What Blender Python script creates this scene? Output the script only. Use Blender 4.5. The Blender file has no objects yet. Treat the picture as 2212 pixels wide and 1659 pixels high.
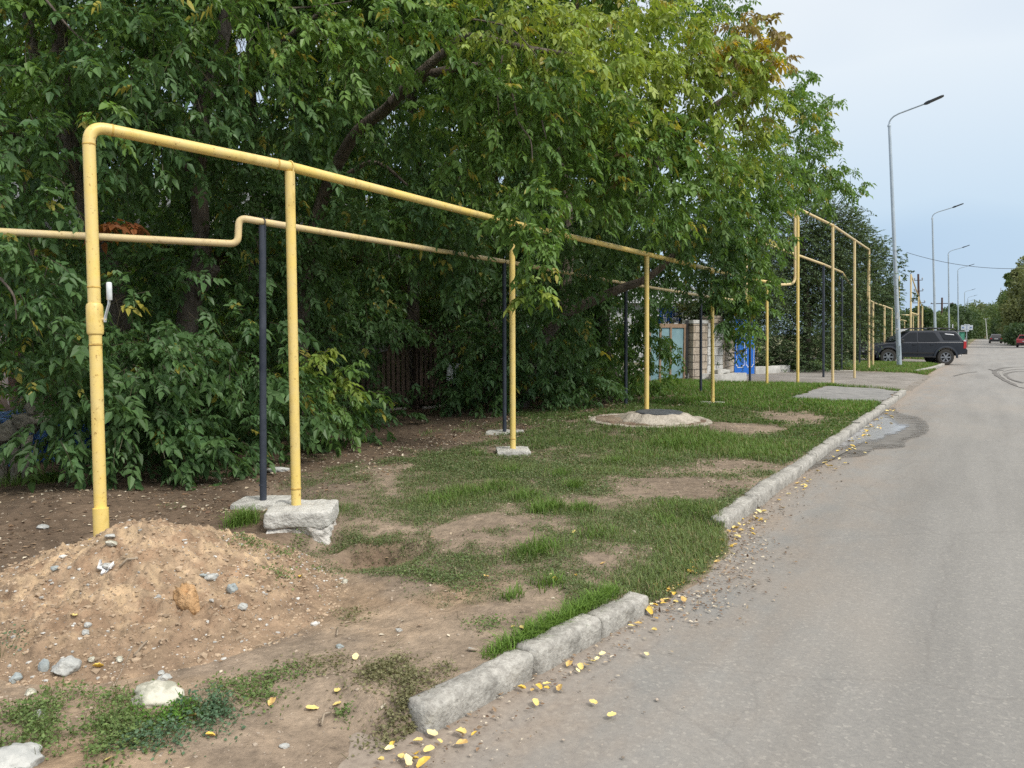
import bpy, bmesh, math, random
import numpy as np
from mathutils import Vector, Matrix
random.seed(7); RNG = np.random.default_rng(11)
SC = bpy.context.scene; COL = SC.collection
# ---------------------------------------------------------------- camera
FPX = 1662.0; TH = math.radians(31.5); PT = math.radians(3.70); EYE = 1.6
_s, _c = math.sin(TH), math.cos(TH)
RV = np.array([_c, _s, 0.0]); HV = np.array([-_s, _c, 0.0]); ZV = np.array([0, 0, 1.0])
FV = HV*math.cos(PT) - ZV*math.sin(PT); UV = HV*math.sin(PT) + ZV*math.cos(PT)
CP = np.array([0, 0, EYE])
cd = bpy.data.cameras.new('camera'); cam = bpy.data.objects.new('camera', cd); COL.objects.link(cam)
m = Matrix.Identity(4)
for i in range(3):
    m[i][0] = RV[i]; m[i][1] = UV[i]; m[i][2] = -FV[i]; m[i][3] = CP[i]
cam.matrix_world = m
cd.sensor_width = 36; cd.lens = 36*FPX/2212; cd.clip_end = 3000; cd.clip_start = 0.05
SC.camera = cam
# ---------------------------------------------------------------- world
SUN_EL, SUN_ROT = math.radians(46), math.radians(100)
w = bpy.data.worlds.new("World"); SC.world = w; w.use_nodes = True
nt = w.node_tree; nt.nodes.clear()
def N(nt, t, **k):
    n = nt.nodes.new(t)
    for a, b in k.items():
        if a in n.inputs: n.inputs[a].default_value = b
        else: setattr(n, a, b)
    return n
sky = nt.nodes.new('ShaderNodeTexSky'); sky.sky_type = 'NISHITA'; sky.sun_disc = False
sky.sun_elevation = SUN_EL; sky.sun_rotation = SUN_ROT; sky.dust_density = 2.0
skm = N(nt, 'ShaderNodeVectorMath', operation='SCALE'); skm.inputs['Scale'].default_value = 0.10
nt.links.new(sky.outputs[0], skm.inputs[0])
tc = nt.nodes.new('ShaderNodeTexCoord'); sp = nt.nodes.new('ShaderNodeSeparateXYZ'); nt.links.new(tc.outputs['Generated'], sp.inputs[0])
mp = nt.nodes.new('ShaderNodeMapping'); mp.inputs['Scale'].default_value = (1, 1, 2.2); nt.links.new(tc.outputs['Generated'], mp.inputs[0])
nz = N(nt, 'ShaderNodeTexNoise', Scale=1.4, Detail=2.5, Roughness=0.5); nt.links.new(mp.outputs[0], nz.inputs['Vector'])
cl = nt.nodes.new('ShaderNodeValToRGB'); cl.color_ramp.elements[0].position = .42; cl.color_ramp.elements[1].position = .62
cl.color_ramp.elements[0].color = (.335, .462, .625, 1); cl.color_ramp.elements[1].color = (.465, .585, .70, 1)
nt.links.new(nz.outputs['Fac'], cl.inputs[0])
# an overcast dome is much brighter overhead than near the horizon
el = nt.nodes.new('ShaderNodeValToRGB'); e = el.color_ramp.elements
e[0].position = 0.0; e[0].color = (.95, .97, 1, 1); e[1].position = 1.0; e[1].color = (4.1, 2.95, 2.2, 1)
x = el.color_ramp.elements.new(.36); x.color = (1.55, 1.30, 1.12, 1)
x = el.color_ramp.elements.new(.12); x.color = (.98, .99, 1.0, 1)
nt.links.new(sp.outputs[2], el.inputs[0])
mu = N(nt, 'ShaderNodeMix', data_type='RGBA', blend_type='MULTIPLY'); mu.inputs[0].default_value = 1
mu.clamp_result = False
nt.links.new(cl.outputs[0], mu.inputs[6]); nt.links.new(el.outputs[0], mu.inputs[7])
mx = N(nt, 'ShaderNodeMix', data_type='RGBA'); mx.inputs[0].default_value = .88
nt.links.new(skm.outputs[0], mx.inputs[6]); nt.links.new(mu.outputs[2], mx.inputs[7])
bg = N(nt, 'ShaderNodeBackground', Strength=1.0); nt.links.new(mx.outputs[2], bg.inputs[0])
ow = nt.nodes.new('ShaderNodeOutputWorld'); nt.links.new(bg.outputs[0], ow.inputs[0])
# ---------------------------------------------------------------- sun
sd = bpy.data.lights.new('sun', 'SUN'); sd.energy = 2.2; sd.angle = math.radians(14); sd.color = (1, .96, .88)
so = bpy.data.objects.new('sun', sd); COL.objects.link(so)
sdir = Vector((math.cos(SUN_EL)*math.sin(SUN_ROT), math.cos(SUN_EL)*math.cos(SUN_ROT), math.sin(SUN_EL)))
so.rotation_euler = sdir.to_track_quat('Z', 'Y').to_euler(); so.location = (10, 0, 30)
SC.view_settings.view_transform = 'Standard'; SC.view_settings.look = 'None'
SC.view_settings.exposure = 0.42; SC.view_settings.gamma = 1
SC.render.engine = 'CYCLES'
cy = SC.cycles; cy.max_bounces = 7; cy.diffuse_bounces = 4; cy.glossy_bounces = 2; cy.transmission_bounces = 3
cy.transparent_max_bounces = 4; cy.caustics_reflective = False; cy.caustics_refractive = False
cy.use_denoising = False
try: cy.denoiser = 'OPENIMAGEDENOISE'; cy.denoising_prefilter = 'ACCURATE'
except Exception: pass
# ---------------------------------------------------------------- pixel helpers (2212 x 1659 view of the photo)
def ray(px, py): return FV + RV*(px-1106)/FPX - UV*(py-829.5)/FPX
def Gp(px, py, z=0.0):
    d = ray(px, py); return CP + d*(z-EYE)/d[2]
def Wp(px, py, dep): return CP + ray(px, py)*dep
def atX(px, py, X):
    d = ray(px, py); return CP + d*X/d[0]
def proj(P):
    v = P - CP; k = v@FV
    return 1106 + FPX*(v@RV)/k, 829.5 - FPX*(v@UV)/k, k
# ---------------------------------------------------------------- noise
def _h(i, j, s):
    n = (i*374761393 + j*668265263 + s*974634777) & 0xffffffff
    n = ((n ^ (n >> 13))*1274126177) & 0xffffffff
    return ((n ^ (n >> 16)) & 0xffff)/65535.0
def vn(x, y, s=0):
    x = np.asarray(x, float); y = np.asarray(y, float)
    xi = np.floor(x).astype(np.int64); yi = np.floor(y).astype(np.int64)
    fx = x-xi; fy = y-yi; fx = fx*fx*(3-2*fx); fy = fy*fy*(3-2*fy)
    a = _h(xi, yi, s); b = _h(xi+1, yi, s); c = _h(xi, yi+1, s); d = _h(xi+1, yi+1, s)
    return (a*(1-fx)+b*fx)*(1-fy) + (c*(1-fx)+d*fx)*fy
def fbm(x, y, s=0, o=4):
    t = 0; a = .5; q = 0
    for k in range(o):
        t = t + a*vn(x*2**k, y*2**k, s+k*17); q += a; a *= .5
    return t/q
def ss(a, b, x):
    t = np.clip((np.asarray(x, float)-a)/(b-a), 0, 1); return t*t*(3-2*t)
# ---------------------------------------------------------------- objects
def tag(o, label=None, cat=None, group=None, kind=None):
    if label: o['label'] = label
    if cat: o['category'] = cat
    if group: o['group'] = group
    if kind: o['kind'] = kind
    return o
def thing(name, label, cat, loc=(0, 0, 0), rz=0, group=None):
    o = bpy.data.objects.new(name, None); COL.objects.link(o)
    o.location = tuple(loc); o.rotation_euler = (0, 0, rz)
    return tag(o, label, cat, group)
def bump(nt, b, vec, scale, strength, dist=.02, detail=4):
    n = N(nt, 'ShaderNodeTexNoise', Scale=scale, Detail=float(detail), Roughness=.6); nt.links.new(vec, n.inputs['Vector'])
    bu = N(nt, 'ShaderNodeBump', Strength=strength, Distance=dist); nt.links.new(n.outputs['Fac'], bu.inputs['Height'])
    nt.links.new(bu.outputs[0], b.inputs['Normal']); return n
def mat(name, col, rough=.7, metal=0, var=.15, scale=6, col2=None, bs=0, bd=.01, spec=.4, bscale=None, lo=.35, hi=.65):
    M = bpy.data.materials.new(name); M.use_nodes = True; nt = M.node_tree
    b = nt.nodes['Principled BSDF']; b.inputs['Roughness'].default_value = rough; b.inputs['Metallic'].default_value = metal
    b.inputs['Specular IOR Level'].default_value = spec
    tc = nt.nodes.new('ShaderNodeTexCoord')
    n = N(nt, 'ShaderNodeTexNoise', Scale=float(scale), Detail=6.0, Roughness=.65); nt.links.new(tc.outputs['Object'], n.inputs['Vector'])
    r = nt.nodes.new('ShaderNodeValToRGB'); r.color_ramp.elements[0].position = lo; r.color_ramp.elements[1].position = hi
    c2 = col2 or tuple(min(1, v*(1+var)) for v in col); c1 = col if col2 else tuple(v*(1-var) for v in col)
    r.color_ramp.elements[0].color = (*c1, 1); r.color_ramp.elements[1].color = (*c2, 1)
    nt.links.new(n.outputs['Fac'], r.inputs[0]); nt.links.new(r.outputs[0], b.inputs['Base Color'])
    if bs: bump(nt, b, tc.outputs['Object'], float(bscale or scale*4), bs, bd)
    return M
def leafmat(name, trans=.35, rough=.5, spec=.35):
    M = bpy.data.materials.new(name); M.use_nodes = True; nt = M.node_tree
    b = nt.nodes['Principled BSDF']; b.inputs['Roughness'].default_value = rough; b.inputs['Specular IOR Level'].default_value = spec
    a = nt.nodes.new('ShaderNodeAttribute'); a.attribute_name = 'col'
    nt.links.new(a.outputs['Color'], b.inputs['Base Color'])
    t = nt.nodes.new('ShaderNodeBsdfTranslucent'); g = N(nt, 'ShaderNodeMix', data_type='RGBA', blend_type='MULTIPLY'); g.inputs[0].default_value = 1
    g.inputs[7].default_value = (1.25, 1.2, .6, 1); nt.links.new(a.outputs['Color'], g.inputs[6]); nt.links.new(g.outputs[2], t.inputs[0])
    mxs = nt.nodes.new('ShaderNodeMixShader'); mxs.inputs[0].default_value = trans
    nt.links.new(b.outputs[0], mxs.inputs[1]); nt.links.new(t.outputs[0], mxs.inputs[2])
    nt.links.new(mxs.outputs[0], nt.nodes['Material Output'].inputs[0]); return M
def yellowmat(name, c, worn):
    M = bpy.data.materials.new(name); M.use_nodes = True; nt = M.node_tree
    b = nt.nodes['Principled BSDF']; b.inputs['Roughness'].default_value = .42
    tc = nt.nodes.new('ShaderNodeTexCoord')
    def rmp(scale, lo, hi, ca, cb, st=(1, 1, 1)):
        mpp = nt.nodes.new('ShaderNodeMapping'); mpp.inputs['Scale'].default_value = st; nt.links.new(tc.outputs['Object'], mpp.inputs[0])
        n = N(nt, 'ShaderNodeTexNoise', Scale=float(scale), Detail=8.0, Roughness=.7); nt.links.new(mpp.outputs[0], n.inputs['Vector'])
        r = nt.nodes.new('ShaderNodeValToRGB'); r.color_ramp.elements[0].position = lo; r.color_ramp.elements[1].position = hi
        r.color_ramp.elements[0].color = (*ca, 1); r.color_ramp.elements[1].color = (*cb, 1); nt.links.new(n.outputs['Fac'], r.inputs[0]); return r
    base = rmp(3, .35, .68, c, worn); gr = rmp(11, .54, .70, (1, 1, 1), (.66, .64, .58), (1, 1, .3)); fl = rmp(38, .60, .65, (1, 1, 1), (.36, .25, .17))
    m1 = N(nt, 'ShaderNodeMix', data_type='RGBA', blend_type='MULTIPLY'); m1.inputs[0].default_value = .8
    nt.links.new(base.outputs[0], m1.inputs[6]); nt.links.new(gr.outputs[0], m1.inputs[7])
    m2 = N(nt, 'ShaderNodeMix', data_type='RGBA', blend_type='MULTIPLY'); m2.inputs[0].default_value = .8
    nt.links.new(m1.outputs[2], m2.inputs[6]); nt.links.new(fl.outputs[0], m2.inputs[7])
    nt.links.new(m2.outputs[2], b.inputs['Base Color']); bump(nt, b, tc.outputs['Object'], 25., .25, .004)
    return M
class MB:
    def __init__(s): s.v = []; s.f = []
    def add(s, vs, fs):
        k = len(s.v); s.v += [tuple(map(float, p)) for p in vs]; s.f += [tuple(i+k for i in f) for f in fs]; return s
    def box(s, c, d, rz=0, rot=None):
        R = rot or Matrix.Rotation(rz, 3, 'Z'); c = Vector(c)
        vs = [c + R @ Vector((x*d[0]/2, y*d[1]/2, z*d[2]/2)) for x in (-1, 1) for y in (-1, 1) for z in (-1, 1)]
        return s.add(vs, [(0, 1, 3, 2), (4, 6, 7, 5), (0, 4, 5, 1), (2, 3, 7, 6), (0, 2, 6, 4), (1, 5, 7, 3)])
    def tube(s, pts, rad, n=12, cap=True, jit=0):
        pts = [Vector(map(float, p)) for p in pts]; k = len(pts)
        rad = [rad]*k if isinstance(rad, (int, float)) else list(rad)
        nrm = None; vs = []
        for i, p in enumerate(pts):
            t = (pts[min(i+1, k-1)] - pts[max(i-1, 0)]).normalized()
            if nrm is None: nrm = t.orthogonal().normalized()
            nrm = (nrm - t*nrm.dot(t)).normalized(); b = t.cross(nrm)
            for j in range(n):
                a = 2*math.pi*j/n; rr = rad[i]*(1 + (random.uniform(-jit, jit) if jit else 0))
                vs.append(p + nrm*math.cos(a)*rr + b*math.sin(a)*rr)
        fs = [(i*n+j, i*n+(j+1) % n, (i+1)*n+(j+1) % n, (i+1)*n+j) for i in range(k-1) for j in range(n)]
        if cap: fs += [tuple(range(n))[::-1], tuple((k-1)*n+j for j in range(n))]
        return s.add(vs, fs)
    def lathe(s, c, prof, n=20, axis=(0, 0, 1), closed=False):
        q = Vector((0, 0, 1)).rotation_difference(Vector(axis)); c = Vector(c); vs = []
        for r, z in prof:
            for j in range(n):
                a = 2*math.pi*j/n; vs.append(c + q @ Vector((r*math.cos(a), r*math.sin(a), z)))
        k = len(prof); fs = [(i*n+j, i*n+(j+1) % n, (i+1)*n+(j+1) % n, (i+1)*n+j) for i in range(k-1) for j in range(n)]
        if closed: fs += [((k-1)*n+j, (k-1)*n+(j+1) % n, (j+1) % n, j) for j in range(n)]
        else: fs += [tuple(range(n))[::-1], tuple((k-1)*n+j for j in range(n))]
        return s.add(vs, fs)
    def build(s, name, m, parent=None, smooth=False):
        me = bpy.data.meshes.new(name); me.from_pydata(s.v, [], s.f); me.validate(); me.update()
        if smooth: me.shade_smooth()
        o = bpy.data.objects.new(name, me); COL.objects.link(o)
        if m: me.materials.append(m)
        if parent: o.parent = parent
        return o
def smoothed(o, ang=40):
    o.data.shade_smooth()
    try:
        o.data.set_sharp_from_angle(angle=math.radians(ang))
    except Exception: pass
    return o
def arr_mesh(name, V, Q, m, colr=None, parent=None, k=4, smooth=False):
    me = bpy.data.meshes.new(name); nv, nf = len(V), len(Q)
    me.vertices.add(nv); me.loops.add(nf*k); me.polygons.add(nf)
    me.vertices.foreach_set('co', np.ascontiguousarray(V, np.float32).ravel())
    me.loops.foreach_set('vertex_index', np.ascontiguousarray(Q, np.int32).ravel())
    me.polygons.foreach_set('loop_start', np.arange(0, nf*k, k, dtype=np.int32))
    me.update(calc_edges=True)
    if smooth: me.shade_smooth()
    else: me.shade_flat()
    if colr is not None:
        a = me.color_attributes.new('col', 'FLOAT_COLOR', 'POINT')
        a.data.foreach_set('color', np.concatenate([colr, np.ones((nv, 1))], 1).astype(np.float32).ravel())
    me.materials.append(m)
    o = bpy.data.objects.new(name, me); COL.objects.link(o)
    if parent: o.parent = parent
    return o
def rock_mesh(name, seed, dims, amp=.25, sub=3, flat=0):
    bm = bmesh.new(); bmesh.ops.create_icosphere(bm, subdivisions=sub, radius=1); r = random.Random(seed)
    pl = [(Vector((r.gauss(0, 1), r.gauss(0, 1), r.gauss(0, 1))).normalized(), r.uniform(.62, .88)) for _ in range(9)]
    for v in bm.verts:
        p = v.co.copy()
        for n, d in pl:
            k = p.dot(n)
            if k > d: p -= n*(k-d)*.92
        s = 1 + amp*(float(vn(p.x*3+seed, p.y*3+p.z*2.3, seed))-.5) + amp*.5*(float(vn(p.x*8+seed, p.y*8+p.z*7, seed+3))-.5)
        v.co = Vector((p.x*s*dims[0], p.y*s*dims[1], p.z*s*dims[2]))
    me = bpy.data.meshes.new(name); bm.to_mesh(me); bm.free()
    if flat: me.shade_flat()
    else: me.shade_smooth()
    return me
def rough_box(d, seg, amp, seed, chip=.03, top_amp=None, taper=0, sc=1.0):
    """box centred at the origin, subdivided, with broken edges; returns an MB"""
    cell = max(d)/(seg*2); res = [max(4, min(60, int(a/cell))) for a in d]; idx = {}; P = []; F = []
    def pid(i, j, k):
        if (i, j, k) not in idx: idx[(i, j, k)] = len(P); P.append((i/res[0]-.5, j/res[1]-.5, k/res[2]-.5))
        return idx[(i, j, k)]
    for ax in range(3):
        u, v = (ax+1) % 3, (ax+2) % 3
        for side in (0, res[ax]):
            for a in range(res[u]):
                for b in range(res[v]):
                    q = []
                    for da, db in ((0, 0), (1, 0), (1, 1), (0, 1)):
                        c = [0, 0, 0]; c[ax] = side; c[u] = a+da; c[v] = b+db; q.append(pid(*c))
                    F.append(tuple(q) if side else tuple(q[::-1]))
    P = np.array(P)*np.array(d); X, Y, Z = P.T; n3 = lambda f, s_: fbm(X*f*sc+s_*3.1+Z*f*.6, Y*f*sc+Z*f*.8+s_, seed+s_, 3)-.5
    R_ = np.clip(chip*(.35+1.6*np.maximum(0, n3(5, 8)+.28)+1.2*np.maximum(0, n3(14, 2))), .004, min(d)*.46)[:, None]
    hd = np.array(d)/2; inner = np.clip(P, -(hd-R_), hd-R_); dv = P-inner; ln = np.linalg.norm(dv, axis=1, keepdims=True); dn_ = dv/np.maximum(ln, 1e-9)
    Qv = inner+dn_*R_ + dn_*(amp*(n3(7, 0)*1.6+n3(22, 5)*1.1))[:, None]
    tp = 1-taper*(Z/d[2]+.5); Qv[:, 0] *= tp; Qv[:, 1] *= tp
    return MB().add(Qv, F)
def arc(a, b, c, n=6, r=.1):
    """points rounding the corner a-b-c"""
    a, b, c = (Vector(map(float, q)) for q in (a, b, c)); u = (a-b).normalized(); v = (c-b).normalized()
    p0 = b+u*r; p2 = b+v*r; return [p0*(1-t)**2 + b*2*t*(1-t) + p2*t*t for t in [i/n for i in range(n+1)]]
# ================================================================ SETTING: ground, road
def rr(y): return np.minimum(.30, .0022*np.maximum(0, np.asarray(y, float)-60))
PILE = CP + HV*4.52 + RV*(-2.20); PILE[2] = 0
WELL = atX(1403, 905, -5.3); WELL = CP + ray(1403, 905)*11.95; WZ = .24
M1 = Gp(120, 1110, .1); PIT = Gp(815, 1185, .05); HUMP = Gp(1040, 1125, .1)
def gsn(x, y, c, s, ax=1.0): return np.exp(-(((x-c[0])**2) + ((y-c[1])/ax)**2)/(2*s*s))
def kerbed(y):   # 1 where a kerb holds the verge up
    return np.maximum(ss(2.2, 2.45, y)*ss(4.25, 4.0, y), ss(6.0, 6.25, y)*ss(23.2, 22.2, y))
def xe(y):   # where the soil meets the asphalt, or the middle of the kerb
    y = np.asarray(y, float)
    x = np.interp(y, [0, 2.3, 2.42, 3.05, 3.62, 4.12, 4.3, 4.9, 5.6, 6.1, 6.25, 400], [-1.95, -1.93, -1.90, -1.80, -1.72, -1.66, -1.56, -1.50, -1.54, -1.70, -1.79, -1.79])
    return x + .10*(fbm(y*2.2, y*0+3, 88)-.5)*(1-kerbed(y))
Y2 = Gp(640, 1090, .25); Y3 = Gp(1108, 970, .16); Y5 = Gp(1540, 870, .15); B1 = Gp(568, 1078, .10); B2 = Gp(1090, 932, .12)
FOOT = [(Y2, .12, .55), (Y3, .075, .40), (Y5, .08, .45), (B1, .04, .45), (B2, .06, .45), (Gp(690, 1175, .05), -.03, .22)]
def gz(x, y):
    x = np.asarray(x, float); y = np.asarray(y, float)
    k = kerbed(y); isl = ss(33.0, 34.2, y)*ss(45.5, 44.6, y)
    e_ = xe(y)
    edge_k = ss(.03, -.05, x-e_)*.115
    edge_n = ss(.05, -.06, x-e_)*.03 + ss(0, -.8, x-e_)*.085 - .012
    z = edge_k*k + edge_n*(1-k)
    drv = ss(23.6, 24.8, y)*ss(34.0, 33.2, y)
    z = z*(1-drv) + drv*(.012 + ss(-2.5, -6, x)*.03)
    z = np.where(y > 45.5, np.minimum(z, .09), z)
    z = z + ss(-2.5, -5, x)*.03*(1-drv) + .05*(fbm(x*.8, y*.8, 3)-.5)*ss(-.1, -.6, x-e_)*(1-drv*.8)
    z = z + .025*(fbm(x*4, y*4, 9)-.5)*ss(.02, -.2, x-e_)*ss(26, 20, y)
    z = z + .05*(fbm(x*1.7+4, y*1.7, 19, 3)-.5)*ss(-2.2, -2.8, x)*ss(12, 8, y)
    z = z + .13*gsn(x, y, M1, .45) - .17*np.exp(-(((x-PIT[0])*_c+(y-PIT[1])*_s)/.34)**4)*ss(.07, .0, -(x-PIT[0])*_s+(y-PIT[1])*_c+.10*(fbm(x*9, y*9, 62, 2)-.5))*np.exp(-(np.minimum(0, -(x-PIT[0])*_s+(y-PIT[1])*_c)/.40)**2) + .05*gsn(x, y, HUMP, .35)
    z = z - .13*gsn(x, y, PILE, 1.15)
    z = z + WZ*.85*gsn(x, y, WELL, .95)
    z = z - .25*ss(.10, .30, x-e_)
    for c_, zz_, r_ in FOOT: z = z - np.maximum(0, z-zz_)*np.exp(-(np.hypot(x-c_[0], y-c_[1])/r_)**4)
    z = np.where(x > 7.1, .10*ss(7.1, 7.4, x), z)
    return z + rr(y)
def gzs(x, y): return float(gz(x, y))
def Gg(px, py, dz=0.0):
    z = .1
    for _ in range(12):
        p = Gp(px, py, z); z = .5*z + .5*(gzs(p[0], p[1])+dz)
    return Gp(px, py, z)
def lin(a, b, n): return list(np.linspace(a, b, n, endpoint=False))
gx = lin(-420, -60, 10)+lin(-60, -16, 16)+lin(-16, -9, 22)+lin(-9, -6, 40)+lin(-6, -1.3, 200)+lin(-1.3, 6.8, 8)+lin(6.8, 7.8, 6)+lin(7.8, 30, 8)+lin(30, 420, 8)+[420]
gy = lin(-60, -4, 8)+lin(-4, 1, 14)+lin(1, 9, 260)+lin(9, 16, 120)+lin(16, 26, 100)+lin(26, 48, 80)+lin(48, 120, 60)+lin(120, 330, 30)+lin(330, 900, 8)+[900]
GX, GY = np.meshgrid(np.array(gx), np.array(gy)); GZ = gz(GX, GY)
nx, ny = len(gx), len(gy)
idx = np.arange(nx*ny).reshape(ny, nx)
Q = np.stack([idx[:-1, :-1], idx[:-1, 1:], idx[1:, 1:], idx[1:, :-1]], -1).reshape(-1, 4)
V = np.stack([GX, GY, GZ], -1).reshape(-1, 3)
# --- where things grow -------------------------------------------------------
BARE = [(1530, 1055, .55), (1450, 1085, .35), (1590, 1010, .5), (1720, 900, .8), (1620, 930, .7), (1560, 945, .6), (560, 1540, .45), (700, 1560, .35), (500, 1620, .4),
        (820, 1340, .3), (650, 1370, .4), (900, 1450, .35), (1050, 1130, .22), (900, 1120, .2), (800, 1185, .25), (700, 1300, .3), (1330, 1180, .15),
        (990, 1400, .3), (1180, 1300, .2), (860, 1270, .18), (1480, 1215, .1), (560, 1150, .2), (760, 1600, .3), (600, 1450, .25), (1100, 1330, .15)]
LUSH = [(960, 1085, .25), (1000, 1075, .25), (1080, 1060, .2), (1130, 1080, .2), (1180, 1105, .18), (1255, 1105, .2), (1240, 1055, .2), (1500, 1100, .3), (1170, 1195, .2),
        (1330, 1030, .3), (1300, 1160, .2), (1440, 1105, .3), (1560, 1130, .3), (1480, 1170, .3), (1500, 1200, .25), (1380, 1250, .25), (1300, 1300, .2), (530, 1125, .16), (740, 1110, .2),
        (1500, 960, .8), (1600, 980, .6), (1480, 930, .5), (1350, 1000, .4), (1100, 1020, .35), (1430, 1230, .2), (1540, 1160, .25)]
BARE = [(Gp(a, b, .1), r) for a, b, r in BARE]; LUSH = [(Gp(a, b, .1), r) for a, b, r in LUSH]
def masks(x, y):
    x = np.asarray(x, float); y = np.asarray(y, float)
    xw = x + 1.1*(fbm(x*1.3, y*1.3, 51)-.5) + .5*(fbm(x*5, y*5, 52)-.5); yw = y + 1.6*(fbm(x*1.1+9, y*1.1, 53)-.5) + .5*(fbm(x*5, y*5+7, 54)-.5)
    bare = sum(gsn(xw, yw, c, r*.75) for c, r in BARE); lush = sum(gsn(x, y, c, r*.75) for c, r in LUSH)
    n = fbm(x*1.3, y*1.3, 31); n2 = fbm(x*5, y*5, 41)
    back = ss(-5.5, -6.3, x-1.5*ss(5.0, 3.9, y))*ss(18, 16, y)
    fore = ss(4.6, 3.4, y)*ss(-2.0, -2.6, x)
    g = .47 + 1.3*(n-.5) + 1.1*(n2-.5) + .55*lush - bare*(.15+.75*n2+.4*n)
    g = g + .32*ss(8.5, 13, y) + .22*ss(-2.9, -2.1, x)*ss(3.6, 5, y)
    g = g - .62*back - .33*fore
    drv = ss(23.3, 24.0, y+.8*(n2-.5))*ss(34.2, 33.6, y+.6*(n2-.5))
    path = ss(-3.9, -3.6, x)*ss(17.8, 18.4, y)*ss(23.4, 23.0, y)
    park = ss(45.3, 45.8, y)*ss(52, 51, y)*ss(-9, -8, x)
    g = g*(1-drv)*(1-path)*(1-park)
    g = g*ss(.04, -.12, x-xe(y))
    for c_, zz_, r_ in FOOT[:5]: g = g*(1-np.exp(-(np.hypot(x-c_[0], y-c_[1])/(r_*.75))**4))
    yard = ss(-8.6, -9.5, x)
    g = g*(1-.8*yard*ss(22, 20, y))
    inp = np.hypot(x-PILE[0], y-PILE[1]) < 1.1
    g = np.where(inp, 0, g)
    g = np.where(np.hypot(x-WELL[0], y-WELL[1]) < .95, 0, g)
    return g, lush, back, fore, drv, path
g, lush, back, fore, drv, path = masks(V[:, 0], V[:, 1])
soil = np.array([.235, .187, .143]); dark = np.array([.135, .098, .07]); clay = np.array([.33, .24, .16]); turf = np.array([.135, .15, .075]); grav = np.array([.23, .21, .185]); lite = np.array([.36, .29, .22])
n1 = fbm(V[:, 0]*2.2, V[:, 1]*2.2, 5)[:, None]
C = soil*(.75+.5*n1)
C = C + (clay-C)*(np.clip(fore*1.0, 0, 1)*ss(.42, .66, fbm(V[:, 0]*1.6, V[:, 1]*1.6, 77)))[:, None]*.8
C = C + (lite-C)*(ss(.45, .7, fbm(V[:, 0]*1.1+5, V[:, 1]*1.1, 78)))[:, None]*.5
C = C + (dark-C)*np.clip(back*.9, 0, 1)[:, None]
C = C + (turf-C)*(np.clip(ss(.2, .95, g), 0, 1)*.75)[:, None]
pt = gsn(V[:, 0], V[:, 1], PIT, .22)[:, None]; C = C + (np.array([.17, .115, .08])-C)*pt*.7
C = C + (grav-C)*np.clip(drv, 0, 1)[:, None]
far = ss(9, 12, V[:, 0])[:, None]*ss(20, 40, V[:, 1])[:, None]; C = C + (turf*1.3-C)*far
farl = (ss(60, 90, V[:, 1])*ss(-1.9, -2.4, V[:, 0]))[:, None]; C = C + (turf*1.4-C)*farl*.7
M = bpy.data.materials.new('soil'); M.use_nodes = True; nt = M.node_tree; b = nt.nodes['Principled BSDF']; b.inputs['Roughness'].default_value = .95; b.inputs['Specular IOR Level'].default_value = .15
at = nt.nodes.new('ShaderNodeAttribute'); at.attribute_name = 'col'; tcc = nt.nodes.new('ShaderNodeTexCoord')
na = N(nt, 'ShaderNodeTexNoise', Scale=9.0, Detail=10.0, Roughness=.75); nt.links.new(tcc.outputs['Object'], na.inputs['Vector'])
ra = nt.nodes.new('ShaderNodeValToRGB'); ra.color_ramp.elements[0].position = .3; ra.color_ramp.elements[1].position = .72
ra.color_ramp.elements[0].color = (.5, .5, .5, 1); ra.color_ramp.elements[1].color = (1.35, 1.32, 1.28, 1); nt.links.new(na.outputs['Fac'], ra.inputs[0])
mm = N(nt, 'ShaderNodeMix', data_type='RGBA', blend_type='MULTIPLY'); mm.inputs[0].default_value = 1
nt.links.new(at.outputs['Color'], mm.inputs[6]); nt.links.new(ra.outputs[0], mm.inputs[7])
vo = N(nt, 'ShaderNodeTexVoronoi', Scale=55.0); nt.links.new(tcc.outputs['Object'], vo.inputs['Vector'])
rv_ = nt.nodes.new('ShaderNodeValToRGB'); rv_.color_ramp.elements[0].position = .10; rv_.color_ramp.elements[1].position = .2; rv_.color_ramp.elements[0].color = (.55, .5, .44, 1); rv_.color_ramp.elements[1].color = (0, 0, 0, 1)
nt.links.new(vo.outputs['Distance'], rv_.inputs[0])
nb = N(nt, 'ShaderNodeTexNoise', Scale=30.0, Detail=2.0); nt.links.new(tcc.outputs['Object'], nb.inputs['Vector'])
rb = nt.nodes.new('ShaderNodeValToRGB'); rb.color_ramp.elements[0].position = .58; rb.color_ramp.elements[1].position = .66; nt.links.new(nb.outputs['Fac'], rb.inputs[0])
ml = N(nt, 'ShaderNodeMath', operation='MULTIPLY'); nt.links.new(rv_.outputs[0], ml.inputs[0]); nt.links.new(rb.outputs[0], ml.inputs[1])
mx2 = N(nt, 'ShaderNodeMix', data_type='RGBA'); nt.links.new(ml.outputs[0], mx2.inputs[0]); nt.links.new(mm.outputs[2], mx2.inputs[6]); mx2.inputs[7].default_value = (.55, .5, .43, 1)
nt.links.new(mx2.outputs[2], b.inputs['Base Color']); bump(nt, b, tcc.outputs['Object'], 22., .8, .03, 9)
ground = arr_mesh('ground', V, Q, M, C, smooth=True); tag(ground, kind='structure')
SOIL = M
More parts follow.
